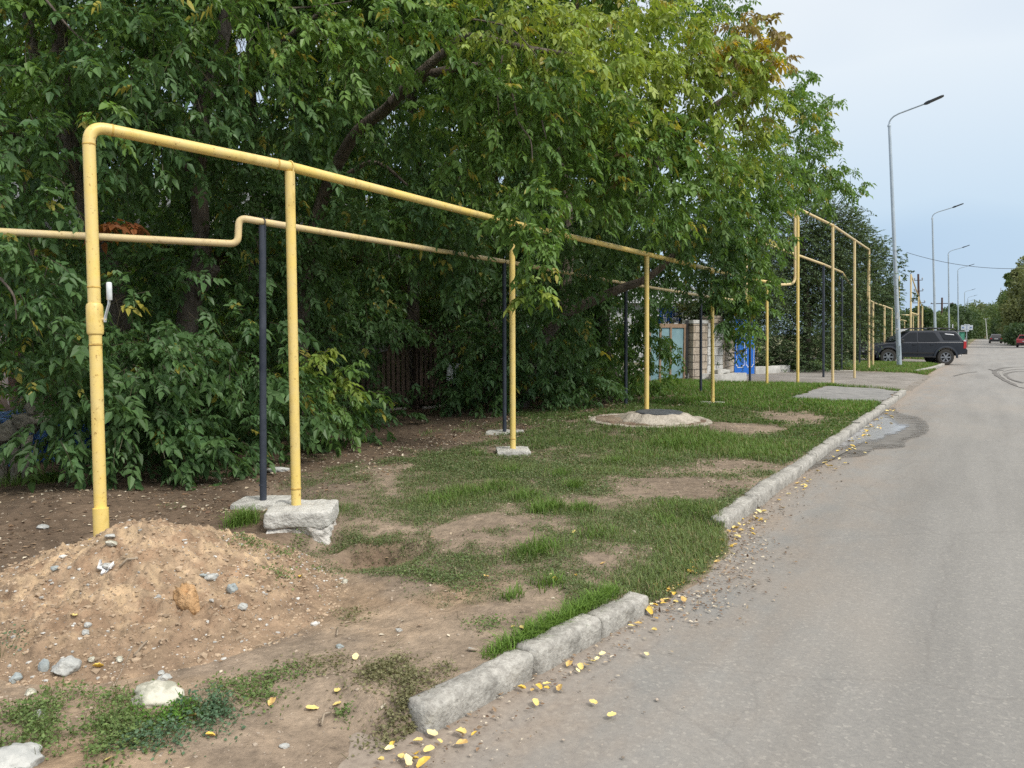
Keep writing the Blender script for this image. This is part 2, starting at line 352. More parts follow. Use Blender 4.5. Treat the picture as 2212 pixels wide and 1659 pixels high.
# --- asphalt road -----------------------------------------------------------
ry = lin(-60, 0, 6)+lin(0, 60, 60)+lin(60, 262, 30)+[262]
rx = lin(-2.1, 7.25, 24)+[7.25]
XRD, YRD = np.meshgrid(rx, ry); ZRD = rr(YRD) + .004 + .012*(fbm(XRD*.7, YRD*.5, 61, 2)-.5)*ss(-1.9, -.5, XRD)
ii = np.arange(XRD.size).reshape(XRD.shape); Q2 = np.stack([ii[:-1, :-1], ii[:-1, 1:], ii[1:, 1:], ii[1:, :-1]], -1).reshape(-1, 4)
M = bpy.data.materials.new('asphalt'); M.use_nodes = True; nt = M.node_tree; b = nt.nodes['Principled BSDF']; b.inputs['Roughness'].default_value = .85; b.inputs['Specular IOR Level'].default_value = .3
tcc = nt.nodes.new('ShaderNodeTexCoord'); OB = tcc.outputs['Object']
def nr(scale, lo, hi, c1, c2, st=(1, 1, 1), det=6., loc=(0, 0, 0)):
    mpp = nt.nodes.new('ShaderNodeMapping'); mpp.inputs['Scale'].default_value = st; mpp.inputs['Location'].default_value = loc; nt.links.new(OB, mpp.inputs[0])
    n = N(nt, 'ShaderNodeTexNoise', Scale=float(scale), Detail=det, Roughness=.6); nt.links.new(mpp.outputs[0], n.inputs['Vector'])
    r = nt.nodes.new('ShaderNodeValToRGB'); r.color_ramp.elements[0].position = lo; r.color_ramp.elements[1].position = hi
    r.color_ramp.elements[0].color = (*c1, 1); r.color_ramp.elements[1].color = (*c2, 1); nt.links.new(n.outputs['Fac'], r.inputs[0]); return r
def mixc(a, bb, f, mode='MIX'):
    k = N(nt, 'ShaderNodeMix', data_type='RGBA', blend_type=mode)
    if isinstance(f, float): k.inputs[0].default_value = f
    else: nt.links.new(f, k.inputs[0])
    for s_, v_ in ((6, a), (7, bb)):
        if isinstance(v_, tuple): k.inputs[s_].default_value = (*v_, 1)
        else: nt.links.new(v_, k.inputs[s_])
    return k.outputs[2]
base = nr(.5, .35, .65, (.206, .200, .189), (.248, .242, .229), (1, .25, 1)).outputs[0]
streak = nr(1.4, .4, .7, (.9, .9, .9), (1.08, 1.08, 1.08), (1.6, .12, 1)).outputs[0]
c1 = mixc(base, streak, 1.0, 'MULTIPLY')
sx = N(nt, 'ShaderNodeSeparateXYZ'); nt.links.new(OB, sx.inputs[0])
# aggregate showing through the worn surface
vo = N(nt, 'ShaderNodeTexVoronoi', Scale=75.0); nt.links.new(OB, vo.inputs['Vector'])
sepc = nt.nodes.new('ShaderNodeSeparateColor'); nt.links.new(vo.outputs['Color'], sepc.inputs[0])
rag = nt.nodes.new('ShaderNodeValToRGB'); rag.color_ramp.elements[0].color = (.90, .90, .90, 1); rag.color_ramp.elements[1].color = (1.14, 1.13, 1.11, 1)
xx = rag.color_ramp.elements.new(.90); xx.color = (1.08, 1.07, 1.05, 1); xx = rag.color_ramp.elements.new(.965); xx.color = (1.35, 1.33, 1.28, 1)
nt.links.new(sepc.outputs[0], rag.inputs[0]); c1 = mixc(c1, rag.outputs[0], .85, 'MULTIPLY')
# dusty soil washed along the road edge
ma = N(nt, 'ShaderNodeMapRange'); ma.inputs['From Min'].default_value = -.35; ma.inputs['From Max'].default_value = -1.65; nt.links.new(sx.outputs[0], ma.inputs[0])
dn = nr(1.8, .35, .7, (0, 0, 0), (1, 1, 1), (1.6, .7, 1), 9.).outputs[0]
mpw = N(nt, 'ShaderNodeMath', operation='MULTIPLY_ADD', use_clamp=True); nt.links.new(dn, mpw.inputs[0]); mpw.inputs[1].default_value = .9; mpw.inputs[2].default_value = -.05
mq = N(nt, 'ShaderNodeMath', operation='MULTIPLY', use_clamp=True); nt.links.new(ma.outputs[0], mq.inputs[0]); nt.links.new(mpw.outputs[0], mq.inputs[1])
me_ = N(nt, 'ShaderNodeMapRange'); me_.inputs['From Min'].default_value = -1.35; me_.inputs['From Max'].default_value = -1.75; nt.links.new(sx.outputs[0], me_.inputs[0])
mz = N(nt, 'ShaderNodeMath', operation='MAXIMUM'); nt.links.new(mq.outputs[0], mz.inputs[0])
m8 = N(nt, 'ShaderNodeMath', operation='MULTIPLY'); nt.links.new(me_.outputs[0], m8.inputs[0]); m8.inputs[1].default_value = .8; nt.links.new(m8.outputs[0], mz.inputs[1])
c1 = mixc(c1, nr(25, .3, .7, (.20, .155, .12), (.34, .28, .22)).outputs[0], mz.outputs[0])
# beige dust drifting out in soft patches
c1 = mixc(c1, (.30, .265, .225), mixc((0., 0., 0.), (1., 1., 1.), nr(.45, .52, .75, (0, 0, 0), (.45, .45, .45), (1, .35, 1), 5., (3, 0, 0)).outputs[0]))
# hairline cracks
wv = N(nt, 'ShaderNodeTexVoronoi', Scale=.55, feature='DISTANCE_TO_EDGE'); wn = N(nt, 'ShaderNodeTexNoise', Scale=2.5, Detail=6.0); nt.links.new(OB, wn.inputs['Vector'])
wa = mixc(OB, wn.outputs['Color'], .22); nt.links.new(wa, wv.inputs['Vector'])
wr = nt.nodes.new('ShaderNodeValToRGB'); wr.color_ramp.elements[0].position = 0; wr.color_ramp.elements[1].position = .006; wr.color_ramp.elements[0].color = (.16, .16, .16, 1); wr.color_ramp.elements[1].color = (0, 0, 0, 1)
nt.links.new(wv.outputs['Distance'], wr.inputs[0]); c1 = mixc(c1, (.09, .08, .075), wr.outputs[0])
nt.links.new(c1, b.inputs['Base Color'])
bump(nt, b, OB, 110., .55, .004, 3)
ASPH = M
road = arr_mesh('road', np.stack([XRD, YRD, ZRD], -1).reshape(-1, 3), Q2, M, smooth=True); tag(road, kind='structure')
# --- right-hand kerb strip, far cross street, path slab ------------------------
def strip(name, x0, x1, y0, y1, dz, m, ns=30, nxx=6, jag=0.0, zf=None):
    ys = np.linspace(y0, y1, ns); xs = np.linspace(x0, x1, nxx); A, B = np.meshgrid(xs, ys)
    if jag:
        e = (np.abs(A-x0) < 1e-6) | (np.abs(A-x1) < 1e-6); A = A + np.where(e, jag*(fbm(A*3+1, B*2.5, 91)-.5)*2, 0)
        e = (np.abs(B-y0) < 1e-6) | (np.abs(B-y1) < 1e-6); B = B + np.where(e, jag*(fbm(A*2.5, B+7, 92)-.5)*2, 0)
    Z = (zf(A, B) if zf else rr(B)) + dz
    j = np.arange(A.size).reshape(A.shape); q = np.stack([j[:-1, :-1], j[:-1, 1:], j[1:, 1:], j[1:, :-1]], -1).reshape(-1, 4)
    o = arr_mesh(name, np.stack([A, B, Z], -1).reshape(-1, 3), q, m, smooth=True); return tag(o, kind='structure')
PAVE = mat('old_asphalt_path', (.17, .17, .165), .9, scale=3, col2=(.25, .245, .235), bs=.5, bscale=90, bd=.005)
strip('path', -3.75, -1.86, 17.9, 23.3, .014, PAVE, 40, 24, .16, gz)
DRV = mat('gravel_drive', (.175, .16, .14), .95, scale=1.3, col2=(.27, .25, .225), bs=.9, bscale=60, bd=.02)
strip('driveway', -24, -1.6, 24.2, 33.6, .010, DRV, 60, 60, .35, gz)
strip('parking_apron', -14, -1.6, 45.7, 51.5, .010, DRV, 30, 30, .3, gz)
strip('cross_street', -60, 60, 262, 272, .02, ASPH, 6, 30)
KR = mat('kerb_concrete', (.30, .29, .265), .9, scale=5, col2=(.46, .44, .40), bs=.8, bscale=40, bd=.01)
kb = MB()
for i in range(36):
    y0 = 8+i*7; kb.box((7.2, y0+3.48, .06+float(rr(y0+3.5))), (.14, 6.95, .14))
tag(kb.build('kerb_strip', KR), kind='structure')
# --- wet patch by the kerb ----------------------------------------------------
def frayed(M, lo, hi):
    """lets the sheet peter out in an irregular margin: 'col' holds 0 at the centre and 1 at the rim"""
    nt = M.node_tree; b = nt.nodes['Principled BSDF']; a = nt.nodes.new('ShaderNodeAttribute'); a.attribute_name = 'rim'; tc = [q for q in nt.nodes if q.type == 'TEX_COORD'][0]
    n = N(nt, 'ShaderNodeTexNoise', Scale=5.0, Detail=8.0, Roughness=.7); nt.links.new(tc.outputs['Object'], n.inputs['Vector'])
    m_ = N(nt, 'ShaderNodeMath', operation='MULTIPLY_ADD'); nt.links.new(n.outputs['Fac'], m_.inputs[0]); m_.inputs[1].default_value = -1.1; nt.links.new(a.outputs['Fac'], m_.inputs[2])
    r = N(nt, 'ShaderNodeMapRange'); r.inputs['From Min'].default_value = lo; r.inputs['From Max'].default_value = hi; r.inputs['To Min'].default_value = 1; r.inputs['To Max'].default_value = 0
    nt.links.new(m_.outputs[0], r.inputs[0]); nt.links.new(r.outputs[0], b.inputs['Alpha']); return M
def blob_sheet(name, poly, z, m, zf=None):
    o = _blob_sheet(name, poly, z, m); n = len(poly); a = o.data.color_attributes.new('rim', 'FLOAT_COLOR', 'POINT')
    for i in range(len(o.data.vertices)): v = 0 if i == 0 else ((i-1)//n+1)/5; a.data[i].color = (v, v, v, 1)
    return o
def _blob_sheet(name, poly, z, m, zf=None):
    mb = MB(); c = np.mean(poly, 0); n = len(poly); vs = [(c[0], c[1], z)]
    R_ = 5
    for k in range(1, R_+1):
        for p in poly: q = c+(np.array(p)-c)*k/R_; vs.append((q[0], q[1], z))
    fs = [(0, 1+i, 1+(i+1) % n) for i in range(n)]
    for k in range(R_-1): fs += [(1+k*n+i, 1+(k+1)*n+i, 1+(k+1)*n+(i+1) % n, 1+k*n+(i+1) % n) for i in range(n)]
    return mb.add(vs, fs).build(name, m, None, True)
def rpoly(pts, k=5, jit=.03, seed=1):
    P = [Gp(a, b, 0)[:2] for a, b in pts]; out = []; n = len(P); r = random.Random(seed)
    for i in range(n):
        p0, p1, p2, p3 = P[i-1], P[i], P[(i+1) % n], P[(i+2) % n]
        for t in np.linspace(0, 1, k, endpoint=False):
            q = .5*((2*p1)+(-p0+p2)*t+(2*p0-5*p1+4*p2-p3)*t*t+(-p0+3*p1-3*p2+p3)*t**3)
            out.append(q+np.array([r.uniform(-jit, jit), r.uniform(-jit, jit)*3]))
    return out
WET = mat('wet_asphalt', (.115, .105, .09), .6, scale=4, col2=(.17, .158, .14), bs=.5, bscale=90, bd=.004)
frayed(WET, .16, .56)
tag(blob_sheet('wet_ground', rpoly([(1700, 1030), (1760, 985), (1840, 935), (1897, 893), (1930, 880), (1945, 893), (1985, 902), (2006, 920), (2000, 938), (1960, 955), (1950, 968), (1890, 972), (1870, 985), (1800, 995), (1760, 1015)], 6, .008), .0165, WET), kind='structure')
WAT = mat('puddle_water', (.26, .26, .27), .22, scale=9, col2=(.36, .36, .37), bs=.06, bscale=20, bd=.01, spec=.6)
_b = WAT.node_tree.nodes['Principled BSDF']; _b.inputs['Specular IOR Level'].default_value = .7
frayed(WAT, .16, .40)
tag(blob_sheet('puddle', rpoly([(1795, 968), (1830, 945), (1880, 910), (1910, 895), (1930, 900), (1940, 912), (1968, 922), (1940, 940), (1915, 945), (1905, 957), (1860, 963), (1830, 972)], 6, .008, 5), .0215, WAT), kind='structure')
# dusty, looping tyre tracks further up the road
TR = mat('tyre_dust', (.10, .095, .085), .9, scale=3, col2=(.16, .15, .14))
TD = mat('dried_dust', (.225, .215, .20), .95, scale=3, col2=(.255, .245, .225))
def track(name, pts, wdt, m, z):
    P = [Gp(a, b, z) for a, b in pts]; mb = MB(); vs = []
    out = []
    for i in range(len(P)-1):
        p0, p1, p2, p3 = P[max(i-1, 0)], P[i], P[i+1], P[min(i+2, len(P)-1)]
        for t in np.linspace(0, 1, 6, endpoint=False): out.append(.5*((2*p1)+(-p0+p2)*t+(2*p0-5*p1+4*p2-p3)*t*t+(-p0+3*p1-3*p2+p3)*t**3))
    out.append(P[-1])
    for i, p in enumerate(out):
        d = out[min(i+1, len(out)-1)]-out[max(i-1, 0)]; d = d/np.linalg.norm(d); s = np.array([-d[1], d[0], 0])*wdt/2*random.uniform(.6, 1.2)
        vs += [p+s, p-s]
    mb.add(vs, [(2*i, 2*i+1, 2*i+3, 2*i+2) for i in range(len(out)-1)])
    return tag(mb.build(name, m), kind='structure')
track('tyre_track', [(2215, 792), (2185, 793), (2160, 796), (2148, 803), (2160, 815), (2190, 830), (2215, 838)], .16, TR, .017)
track('tyre_track', [(2215, 802), (2190, 803), (2172, 808), (2182, 818), (2215, 828)], .12, TR, .018)
track('tyre_track', [(2215, 797), (2187, 798), (2165, 802), (2162, 808), (2180, 822), (2215, 836)], .14, TD, .0165)
track('tyre_track', [(2136, 797), (2150, 800), (2170, 799)], .12, TR, .017)
track('tyre_track', [(2060, 812), (2085, 806), (2110, 803)], .10, TR, .017)
tag(blob_sheet('sand_patch', rpoly([(2196, 832), (2212, 829), (2235, 832), (2235, 838), (2205, 838)], 4, .01), .018, TD), kind='structure')
# paved with dust over the drain line
# ================================================================ kerb stones
KS = mat('weathered_kerb', (.24, .235, .22), .92, scale=6, col2=(.42, .41, .385), bs=.7, bscale=38, bd=.02, lo=.34, hi=.66)
_n = KS.node_tree; _b = _n.nodes['Principled BSDF']; _l = _b.inputs['Base Color'].links[0].from_socket; _t = [q for q in _n.nodes if q.type == 'TEX_COORD'][0]
_z = N(_n, 'ShaderNodeTexNoise', Scale=28.0, Detail=8.0, Roughness=.75); _n.links.new(_t.outputs['Object'], _z.inputs['Vector'])
_r = _n.nodes.new('ShaderNodeValToRGB'); _r.color_ramp.elements[0].position = .40; _r.color_ramp.elements[1].position = .60; _r.color_ramp.elements[0].color = (.74, .72, .69, 1); _r.color_ramp.elements[1].color = (1.15, 1.14, 1.1, 1); _n.links.new(_z.outputs['Fac'], _r.inputs[0])
_m = N(_n, 'ShaderNodeMix', data_type='RGBA', blend_type='MULTIPLY'); _m.inputs[0].default_value = 1; _n.links.new(_l, _m.inputs[6]); _n.links.new(_r.outputs[0], _m.inputs[7]); _n.links.new(_m.outputs[2], _b.inputs['Base Color'])
def kerb_piece(name, y0, y1, x0, x1, seed, label, h=.13, w=.15, chip=.03, group='kerb stones along the left road edge', sink=.1, tilt=0):
    L = math.hypot(y1-y0, x1-x0); mb = rough_box((w, L-.006, h+sink), 14 if y0 < 8 else 8, .008, seed, chip, sc=1.1)
    c = ((x0+x1)/2, (y0+y1)/2, (h-sink)/2 + float(rr((y0+y1)/2)))
    o = mb.build(name, KS, None, True); smoothed(o, 75)
    # bmesh cube subdivision is uniform: fine for short stones
    o.location = c; o.rotation_euler = (tilt, 0, math.atan2(-(x1-x0), y1-y0))
    return tag(o, label, 'kerb stone', group)
nk = [(Gp(935, 1583, .0), .0)]
a0 = np.array([-1.90, 2.36]); a1 = np.array([-1.80, 3.05]); a2 = np.array([-1.72, 3.62]); a3 = np.array([-1.66, 4.12])
for i, (p, q, lb) in enumerate([(a0, a1, 'grey broken-ended kerb stone nearest the viewer, its rounded end facing the bare soil'),
                                (a1, a2, 'middle kerb stone of the short near row, with long grass tufts hanging over it'),
                                (a2, a3, 'farthest kerb stone of the short near row, tapering into yellow leaves')]):
    kerb_piece('kerb_stone', p[1], q[1], p[0], q[0], 11+i*7, lb, h=[.12, .125, .11][i], w=.14, chip=.036, tilt=-.03 if i == 2 else 0)
ys = np.arange(6.12, 22.3, .98)
for i, y in enumerate(ys):
    if i == 0: lb = 'grey chipped end stone of the long kerb, beside the gap filled with yellow leaves'
    elif i == 1: lb = 'second stone of the long kerb, counted from the leaf-filled gap'
    elif 4 <= i <= 8: lb = ['first','second','third','fourth','fifth'][i-4]+' kerb stone, from the near end, of those beside the puddle'
    elif i == len(ys)-1: lb = 'far end stone of the long kerb, beside the driveway mouth'
    elif i > 8: lb = ['first','second','third','fourth','fifth','sixth','seventh','eighth','ninth'][i-9]+' kerb stone of the long kerb beyond the puddle'
    else: lb = ['third','fourth'][i-2]+' stone of the long kerb, counted from the leaf-filled gap'
    dx = .012*math.sin(i*2.3)
    kerb_piece('kerb_stone', y, y+.97, -1.79+dx, -1.79-dx, 40+i*3, lb, h=.125+.012*math.sin(i*1.7), chip=.026)
for i, (ya, yb, xa, xb) in enumerate([(35.2, 37.9, -2.35, -2.05), (38.0, 40.6, -2.05, -1.85), (40.7, 44.2, -1.85, -1.72)]):
    kerb_piece('kerb_stone', ya, yb, xa, xb, 140+i*3, ['near kerb stone at the corner of the second grass island', 'middle kerb stone edging the second grass island', 'kerb stone of the grass island closest to the parked black car'][i], h=.15, w=.16, chip=.03)
for i, (px, py) in enumerate([(1560, 812), (1575, 815), (1590, 812)]):
    pass
# ================================================================ dirt pile
def pile():
    n = 330; R = 1.5; xs = np.linspace(-R, R, n); A, B = np.meshgrid(xs, xs)
    X = A*1.08 + PILE[0]; Y = B*1.0 + PILE[1]
    d = np.hypot(A, B); th = np.arctan2(B, A)
    rad = 1.13 + .12*(fbm(np.cos(th)*1.5+3, np.sin(th)*1.5+3, 4)-.5)*2
    t = np.clip(d/rad, 0, 1.2)
    prof = np.clip((1.015-np.sqrt(t*t+.03))/(1.015-.1732), 0, 1)
    H = .43*prof*(1+.18*(fbm(A*1.6, B*1.6, 21)-.5)) - .06*ss(.95, 1.15, t)
    lump = ss(.05, .25, prof)
    H = H + (.10*(fbm(A*2.6, B*2.6, 22)-.5) + .075*(fbm(A*9, B*9, 23)-.5) + .09*np.maximum(0, fbm(A*20, B*20, 24, 3)-.52) + .035*(fbm(A*38, B*38, 25, 2)-.5) + .05*np.maximum(0, fbm(A*34+5, B*34, 26, 2)-.60))*lump
    Z = gz(X, Y) + H - .012
    keep = (t < 1.12); idx = -np.ones(A.shape, int); idx[keep] = np.arange(keep.sum())
    f = np.stack([idx[:-1, :-1], idx[:-1, 1:], idx[1:, 1:], idx[1:, :-1]], -1).reshape(-1, 4); f = f[(f >= 0).all(1)]
    V = np.stack([X[keep], Y[keep], Z[keep]], -1); n1 = fbm(V[:, 0]*4, V[:, 1]*4, 6)[:, None]; n2 = fbm(V[:, 0]*15, V[:, 1]*15, 8)[:, None]
    c = np.array([.36, .265, .18])*(.82+.36*n1); c = c + (np.array([.56, .42, .27])-c)*ss(.5, .72, n2)*.7; c = c+(np.array([.30, .20, .13])-c)*ss(.5, .3, n2)*.7
    c = c+(np.array([.27, .195, .135])-c)*(ss(.55, .12, prof[keep])[:, None])*.85
    o = arr_mesh('dirt_pile', V, f, SOIL, c, smooth=True)
    tag(o, 'mound of tan excavated earth full of stones, at the foot of the yellow riser pipe', 'dirt pile'); return X, Y, Z, H
PX, PY, PZ, PH = pile()
def pile_z(x, y):
    j = int(round(((x-PILE[0])/1.08+1.5)/3*329)); i = int(round((y-PILE[1]+1.5)/3*329))
    return float(PZ[min(max(i, 0), 329), min(max(j, 0), 329)]) if 0 <= i < 330 and 0 <= j < 330 else -9
def surf(x, y):
    z = gzs(x, y)
    if math.hypot((x-PILE[0])/1.08, y-PILE[1]) < 1.3: z = max(z, pile_z(x, y))
    return z
def Gs(px, py):
    """first point where the pixel's ray meets the soil or the pile"""
    d = ray(px, py)
    for k in np.arange(2.0, 16, .01):
        p = CP + d*k
        if p[2] <= surf(p[0], p[1]): return np.array([p[0], p[1], surf(p[0], p[1])])
    return Gg(px, py)
# ================================================================ stones
SG = mat('grey_stone', (.30, .31, .30), .9, scale=9, col2=(.50, .50, .47), bs=.7, bscale=50, bd=.01)
SW = mat('lime_stone', (.32, .315, .25), .85, scale=11, col2=(.56, .54, .45), bs=.6, bscale=40, bd=.01, lo=.42, hi=.56)
SB = mat('blue_stone', (.24, .28, .29), .85, scale=9, col2=(.36, .39, .38), bs=.5, bscale=50, bd=.01)
SC_ = mat('clay_lump', (.44, .26, .12), .95, scale=14, col2=(.60, .38, .20), bs=.9, bscale=60, bd=.02)
STONES = [  # px, py, w, d, h (v px wide), mat, label
 (343, 1505, 60, .75, .42, SW, 'large pale yellowish rock in the green weeds at the foot of the pile'),
 (48, 1648, 62, .8, .5, SG, 'big grey rock cut by the bottom left corner of the photo'),
 (146, 1447, 30, .9, .7, SG, 'light grey rough rock above the weeds on the left'),
 (407, 1300, 30, .55, 1.15, SC_, 'orange clay lump in the middle of the pile'),
 (36, 1470, 15, .8, .8, SB, 'small blue-grey stone at the left edge below the pile'),
 (97, 1448, 14, .5, 1.3, SB, 'thin flat grey-green stone leaning beside the light grey rock'),
 (357, 1467, 16, .8, .6, SG, 'small grey stone just behind the large pale rock'),
 (68, 1500, 13, .9, .8, SW, 'small cream stone among weeds on the left'),
 (88, 1553, 14, .7, 1.1, SG, 'pale upright stone inside the left weed clump'),
 (455, 1250, 20, .6, .4, SG, 'flat grey stone high on the right side of the pile'),
 (503, 1280, 12, .8, 1.3, SB, 'pointed grey-green stone right of the clay lump'),
 (240, 1225, 18, .7, .35, SG, 'dark flat stone under the white paper scrap'),
 (243, 1180, 16, .6, .4, SW, 'small tan stone near the top of the pile'),
 (525, 1317, 12, .8, .7, SG, 'rounded grey stone on the right slope of the pile'),
 (185, 1372, 9, .8, .9, SG, 'small whitish stone on the left face of the pile'),
 (191, 1355, 8, .9, .8, SG, 'tiny white stone near the middle left of the pile'),
 (259, 1428, 9, .8, .7, SW, 'tan pebble below the hole in the pile'),
 (200, 1427, 8, .8, .8, SW, 'peach coloured stone beside the light grey rock'),
 (350, 1455, 8, .9, .7, SG, 'grey pebble above the large pale rock'),
 (440, 1245, 9, .7, .4, SB, 'bluish stone at the upper right of the clay lump'),
 (120, 1235, 9, .9, .7, SB, 'blue-grey pebble at the left crest of the pile'),
 (240, 1160, 12, .8, .4, SG, 'grey stone at the crest of the pile by the riser'),
 (615, 1615, 11, .8, .5, SG, 'small white stone on the bare soil below the weeds'),
 (95, 1140, 14, .8, .45, SG, 'grey stone on the dark soil left of the riser pipe'),
 (925, 1532, 10, 1., .8, SG, 'small grey stone against the rounded end of the near kerb'),
 (735, 1398, 9, .9, .6, SB, 'small blue-grey pebble on bare soil left of the near kerb'),
 (862, 1363, 9, .9, .6, SG, 'grey pebble lying behind the long grass of the near kerb'),
 (605, 1018, 26, .6, .3, SG, 'flat grey stone on the dark soil behind the black post'),
 (745, 1258, 8, .9, .7, SW, 'pale pebble on the hump beyond the pile'),
 (1020, 1405, 12, .8, .4, SG, 'dark flat pebble left of the kerb grass')]
for i, (px, py, w_, dd, hh, m_, lb) in enumerate(STONES):
    p = Gs(px, py); dep = (p-CP)@FV; W_ = w_/FPX*dep
    me = rock_mesh('stone', 100+i*13, (W_, W_*dd, W_*hh), .9 if m_ is SC_ else .3, 4 if w_ > 25 else 3, flat=1 if w_ < 20 else 0)
    me.materials.append(m_); o = bpy.data.objects.new('stone', me); COL.objects.link(o)
    o.location = (p[0]-HV[0]*W_*.2, p[1]-HV[1]*W_*.2, p[2]+W_*hh*(.1 if m_ is SC_ else .35)); o.rotation_euler = (random.uniform(-.2, .2), random.uniform(-.2, .2), TH+random.uniform(-.4, .4))
    tag(o, lb, 'stone', 'loose stones around the dirt pile' if i < 24 else 'scattered stones on the verge')
# pebbles and clods nobody would count
def scatter_rocks(name, pts, sizes, m, colr, lab):
    t = bmesh.new(); bmesh.ops.create_icosphere(t, subdivisions=1, radius=1); tv = np.array([v.co[:] for v in t.verts]); tf = np.array([[q.index for q in f.verts] for f in t.faces]); t.free()
    n = len(pts); k = len(tv)
    S = sizes[:, None, None]*RNG.uniform(.55, 1.25, (n, 1, 3))*np.array([1, 1, .62]); V = tv[None]*S*RNG.uniform(.72, 1.2, (n, k, 1))
    a = RNG.uniform(0, 6.28, n); ca, sa = np.cos(a)[:, None], np.sin(a)[:, None]
    V = np.stack([V[..., 0]*ca-V[..., 1]*sa, V[..., 0]*sa+V[..., 1]*ca, V[..., 2]], -1) + pts[:, None, :]
    F = (tf[None]+(np.arange(n)*k)[:, None, None]).reshape(-1, 3)
    o = arr_mesh(name, V.reshape(-1, 3), F, m, np.repeat(colr, k, 0), k=3); return tag(o, kind='stuff')
VC = leafmat('loose_matter', 0.0, .9, .15)
n = 16000; a = RNG.uniform(0, 2*np.pi, n); r = 1.15*np.sqrt(RNG.uniform(0, 1, n)); x = PILE[0]+1.08*r*np.cos(a); y = PILE[1]+r*np.sin(a)
z = np.array([surf(p, q) for p, q in zip(x, y)]); sz = .0028+.013*RNG.uniform(0, 1, n)**5 ; sz = sz*np.where(RNG.uniform(0, 1, n) < .04, 1.8, 1)
cc = np.array([.37, .28, .195])*RNG.uniform(.65, 1.25, (n, 1)); gsel = RNG.uniform(0, 1, n) < .13; cc[gsel] = np.array([.46, .45, .42])*RNG.uniform(.6, 1.35, (gsel.sum(), 1))
scatter_rocks('gravel', np.stack([x, y, z], -1), sz, VC, cc, '')
n = 9000; yy = 1.6+12*RNG.uniform(0, 1, n)**1.7; xx = RNG.uniform(-6.8, -1.7, n); sz = (.003+.010*RNG.uniform(0, 1, n)**5)*np.clip(yy/4, 1, 2)
cc = np.array([.34, .28, .22])*RNG.uniform(.6, 1.25, (n, 1)); scatter_rocks('gravel', np.stack([xx, yy, gz(xx, yy)], -1), sz, VC, cc, '')
n = 900; yy = 1.8+18*RNG.uniform(0, 1, n)**1.6; xx = -1.68+np.abs(RNG.normal(0, .22, n)); sz = (.002+.006*RNG.uniform(0, 1, n)**4)*np.clip(yy/5, 1, 2)
cc = np.array([.33, .28, .23])*RNG.uniform(.5, 1.5, (n, 1)); scatter_rocks('gravel', np.stack([xx, yy, rr(yy)+.014], -1), sz, VC, cc, '')
# ================================================================ concrete footings
CO = mat('footing_concrete', (.36, .35, .32), .95, scale=8, col2=(.56, .55, .51), bs=1., bscale=35, bd=.02, lo=.3, hi=.6)
CD = mat('crumbled_concrete', (.30, .27, .235), .95, scale=7, col2=(.60, .58, .54), bs=1., bscale=28, bd=.03, lo=.4, hi=.56)
def footing(p, d, zt, rz, label, seed, group='square concrete footings under the pipe posts', amp=.012):
    mb = rough_box(d, 9, amp, seed, .02); o = mb.build('concrete_footing', CO, None, True); smoothed(o, 50)
    o.location = (p[0], p[1], zt-d[2]/2); o.rotation_euler = (0, 0, rz); return tag(o, label, 'concrete footing', group)
Y4 = CP+ray(1397, 885)*12.75; 
f2 = thing('concrete_footing', 'tall crumbling white concrete block under the nearest yellow post', 'concrete footing', (Y2[0]+.07, Y2[1]+.0, 0), .62, 'square concrete footings under the pipe posts')
s = rough_box((.50, .44, .13), 15, .014, 5, .022); o = s.build('slab', CO, f2, True); smoothed(o, 50); o.location = (0, 0, .185)
s = rough_box((.53, .47, .40), 19, .05, 8, .02, taper=.10); o = s.build('base', CD, f2, True); smoothed(o, 60); o.location = (0, 0, -.07)
footing(Y3, (.42, .42, .14), .165, .62, 'square whitish concrete footing under the second yellow post', 21)
footing(Y5, (.52, .44, .12), .16, .3, 'square pale footing in the grass, under the yellow post beyond the well', 23)
B3 = Gp(1352, 880, .12); B4 = Gp(1514, 852, .12); B5 = Gp(1620, 830, .08)
footing(B1, (.46, .42, .10), .095, .55, 'flat low concrete footing under the nearest black post', 25)
footing(B2, (.56, .5, .08), .12, .5, 'flat white footing under the second black post', 27)
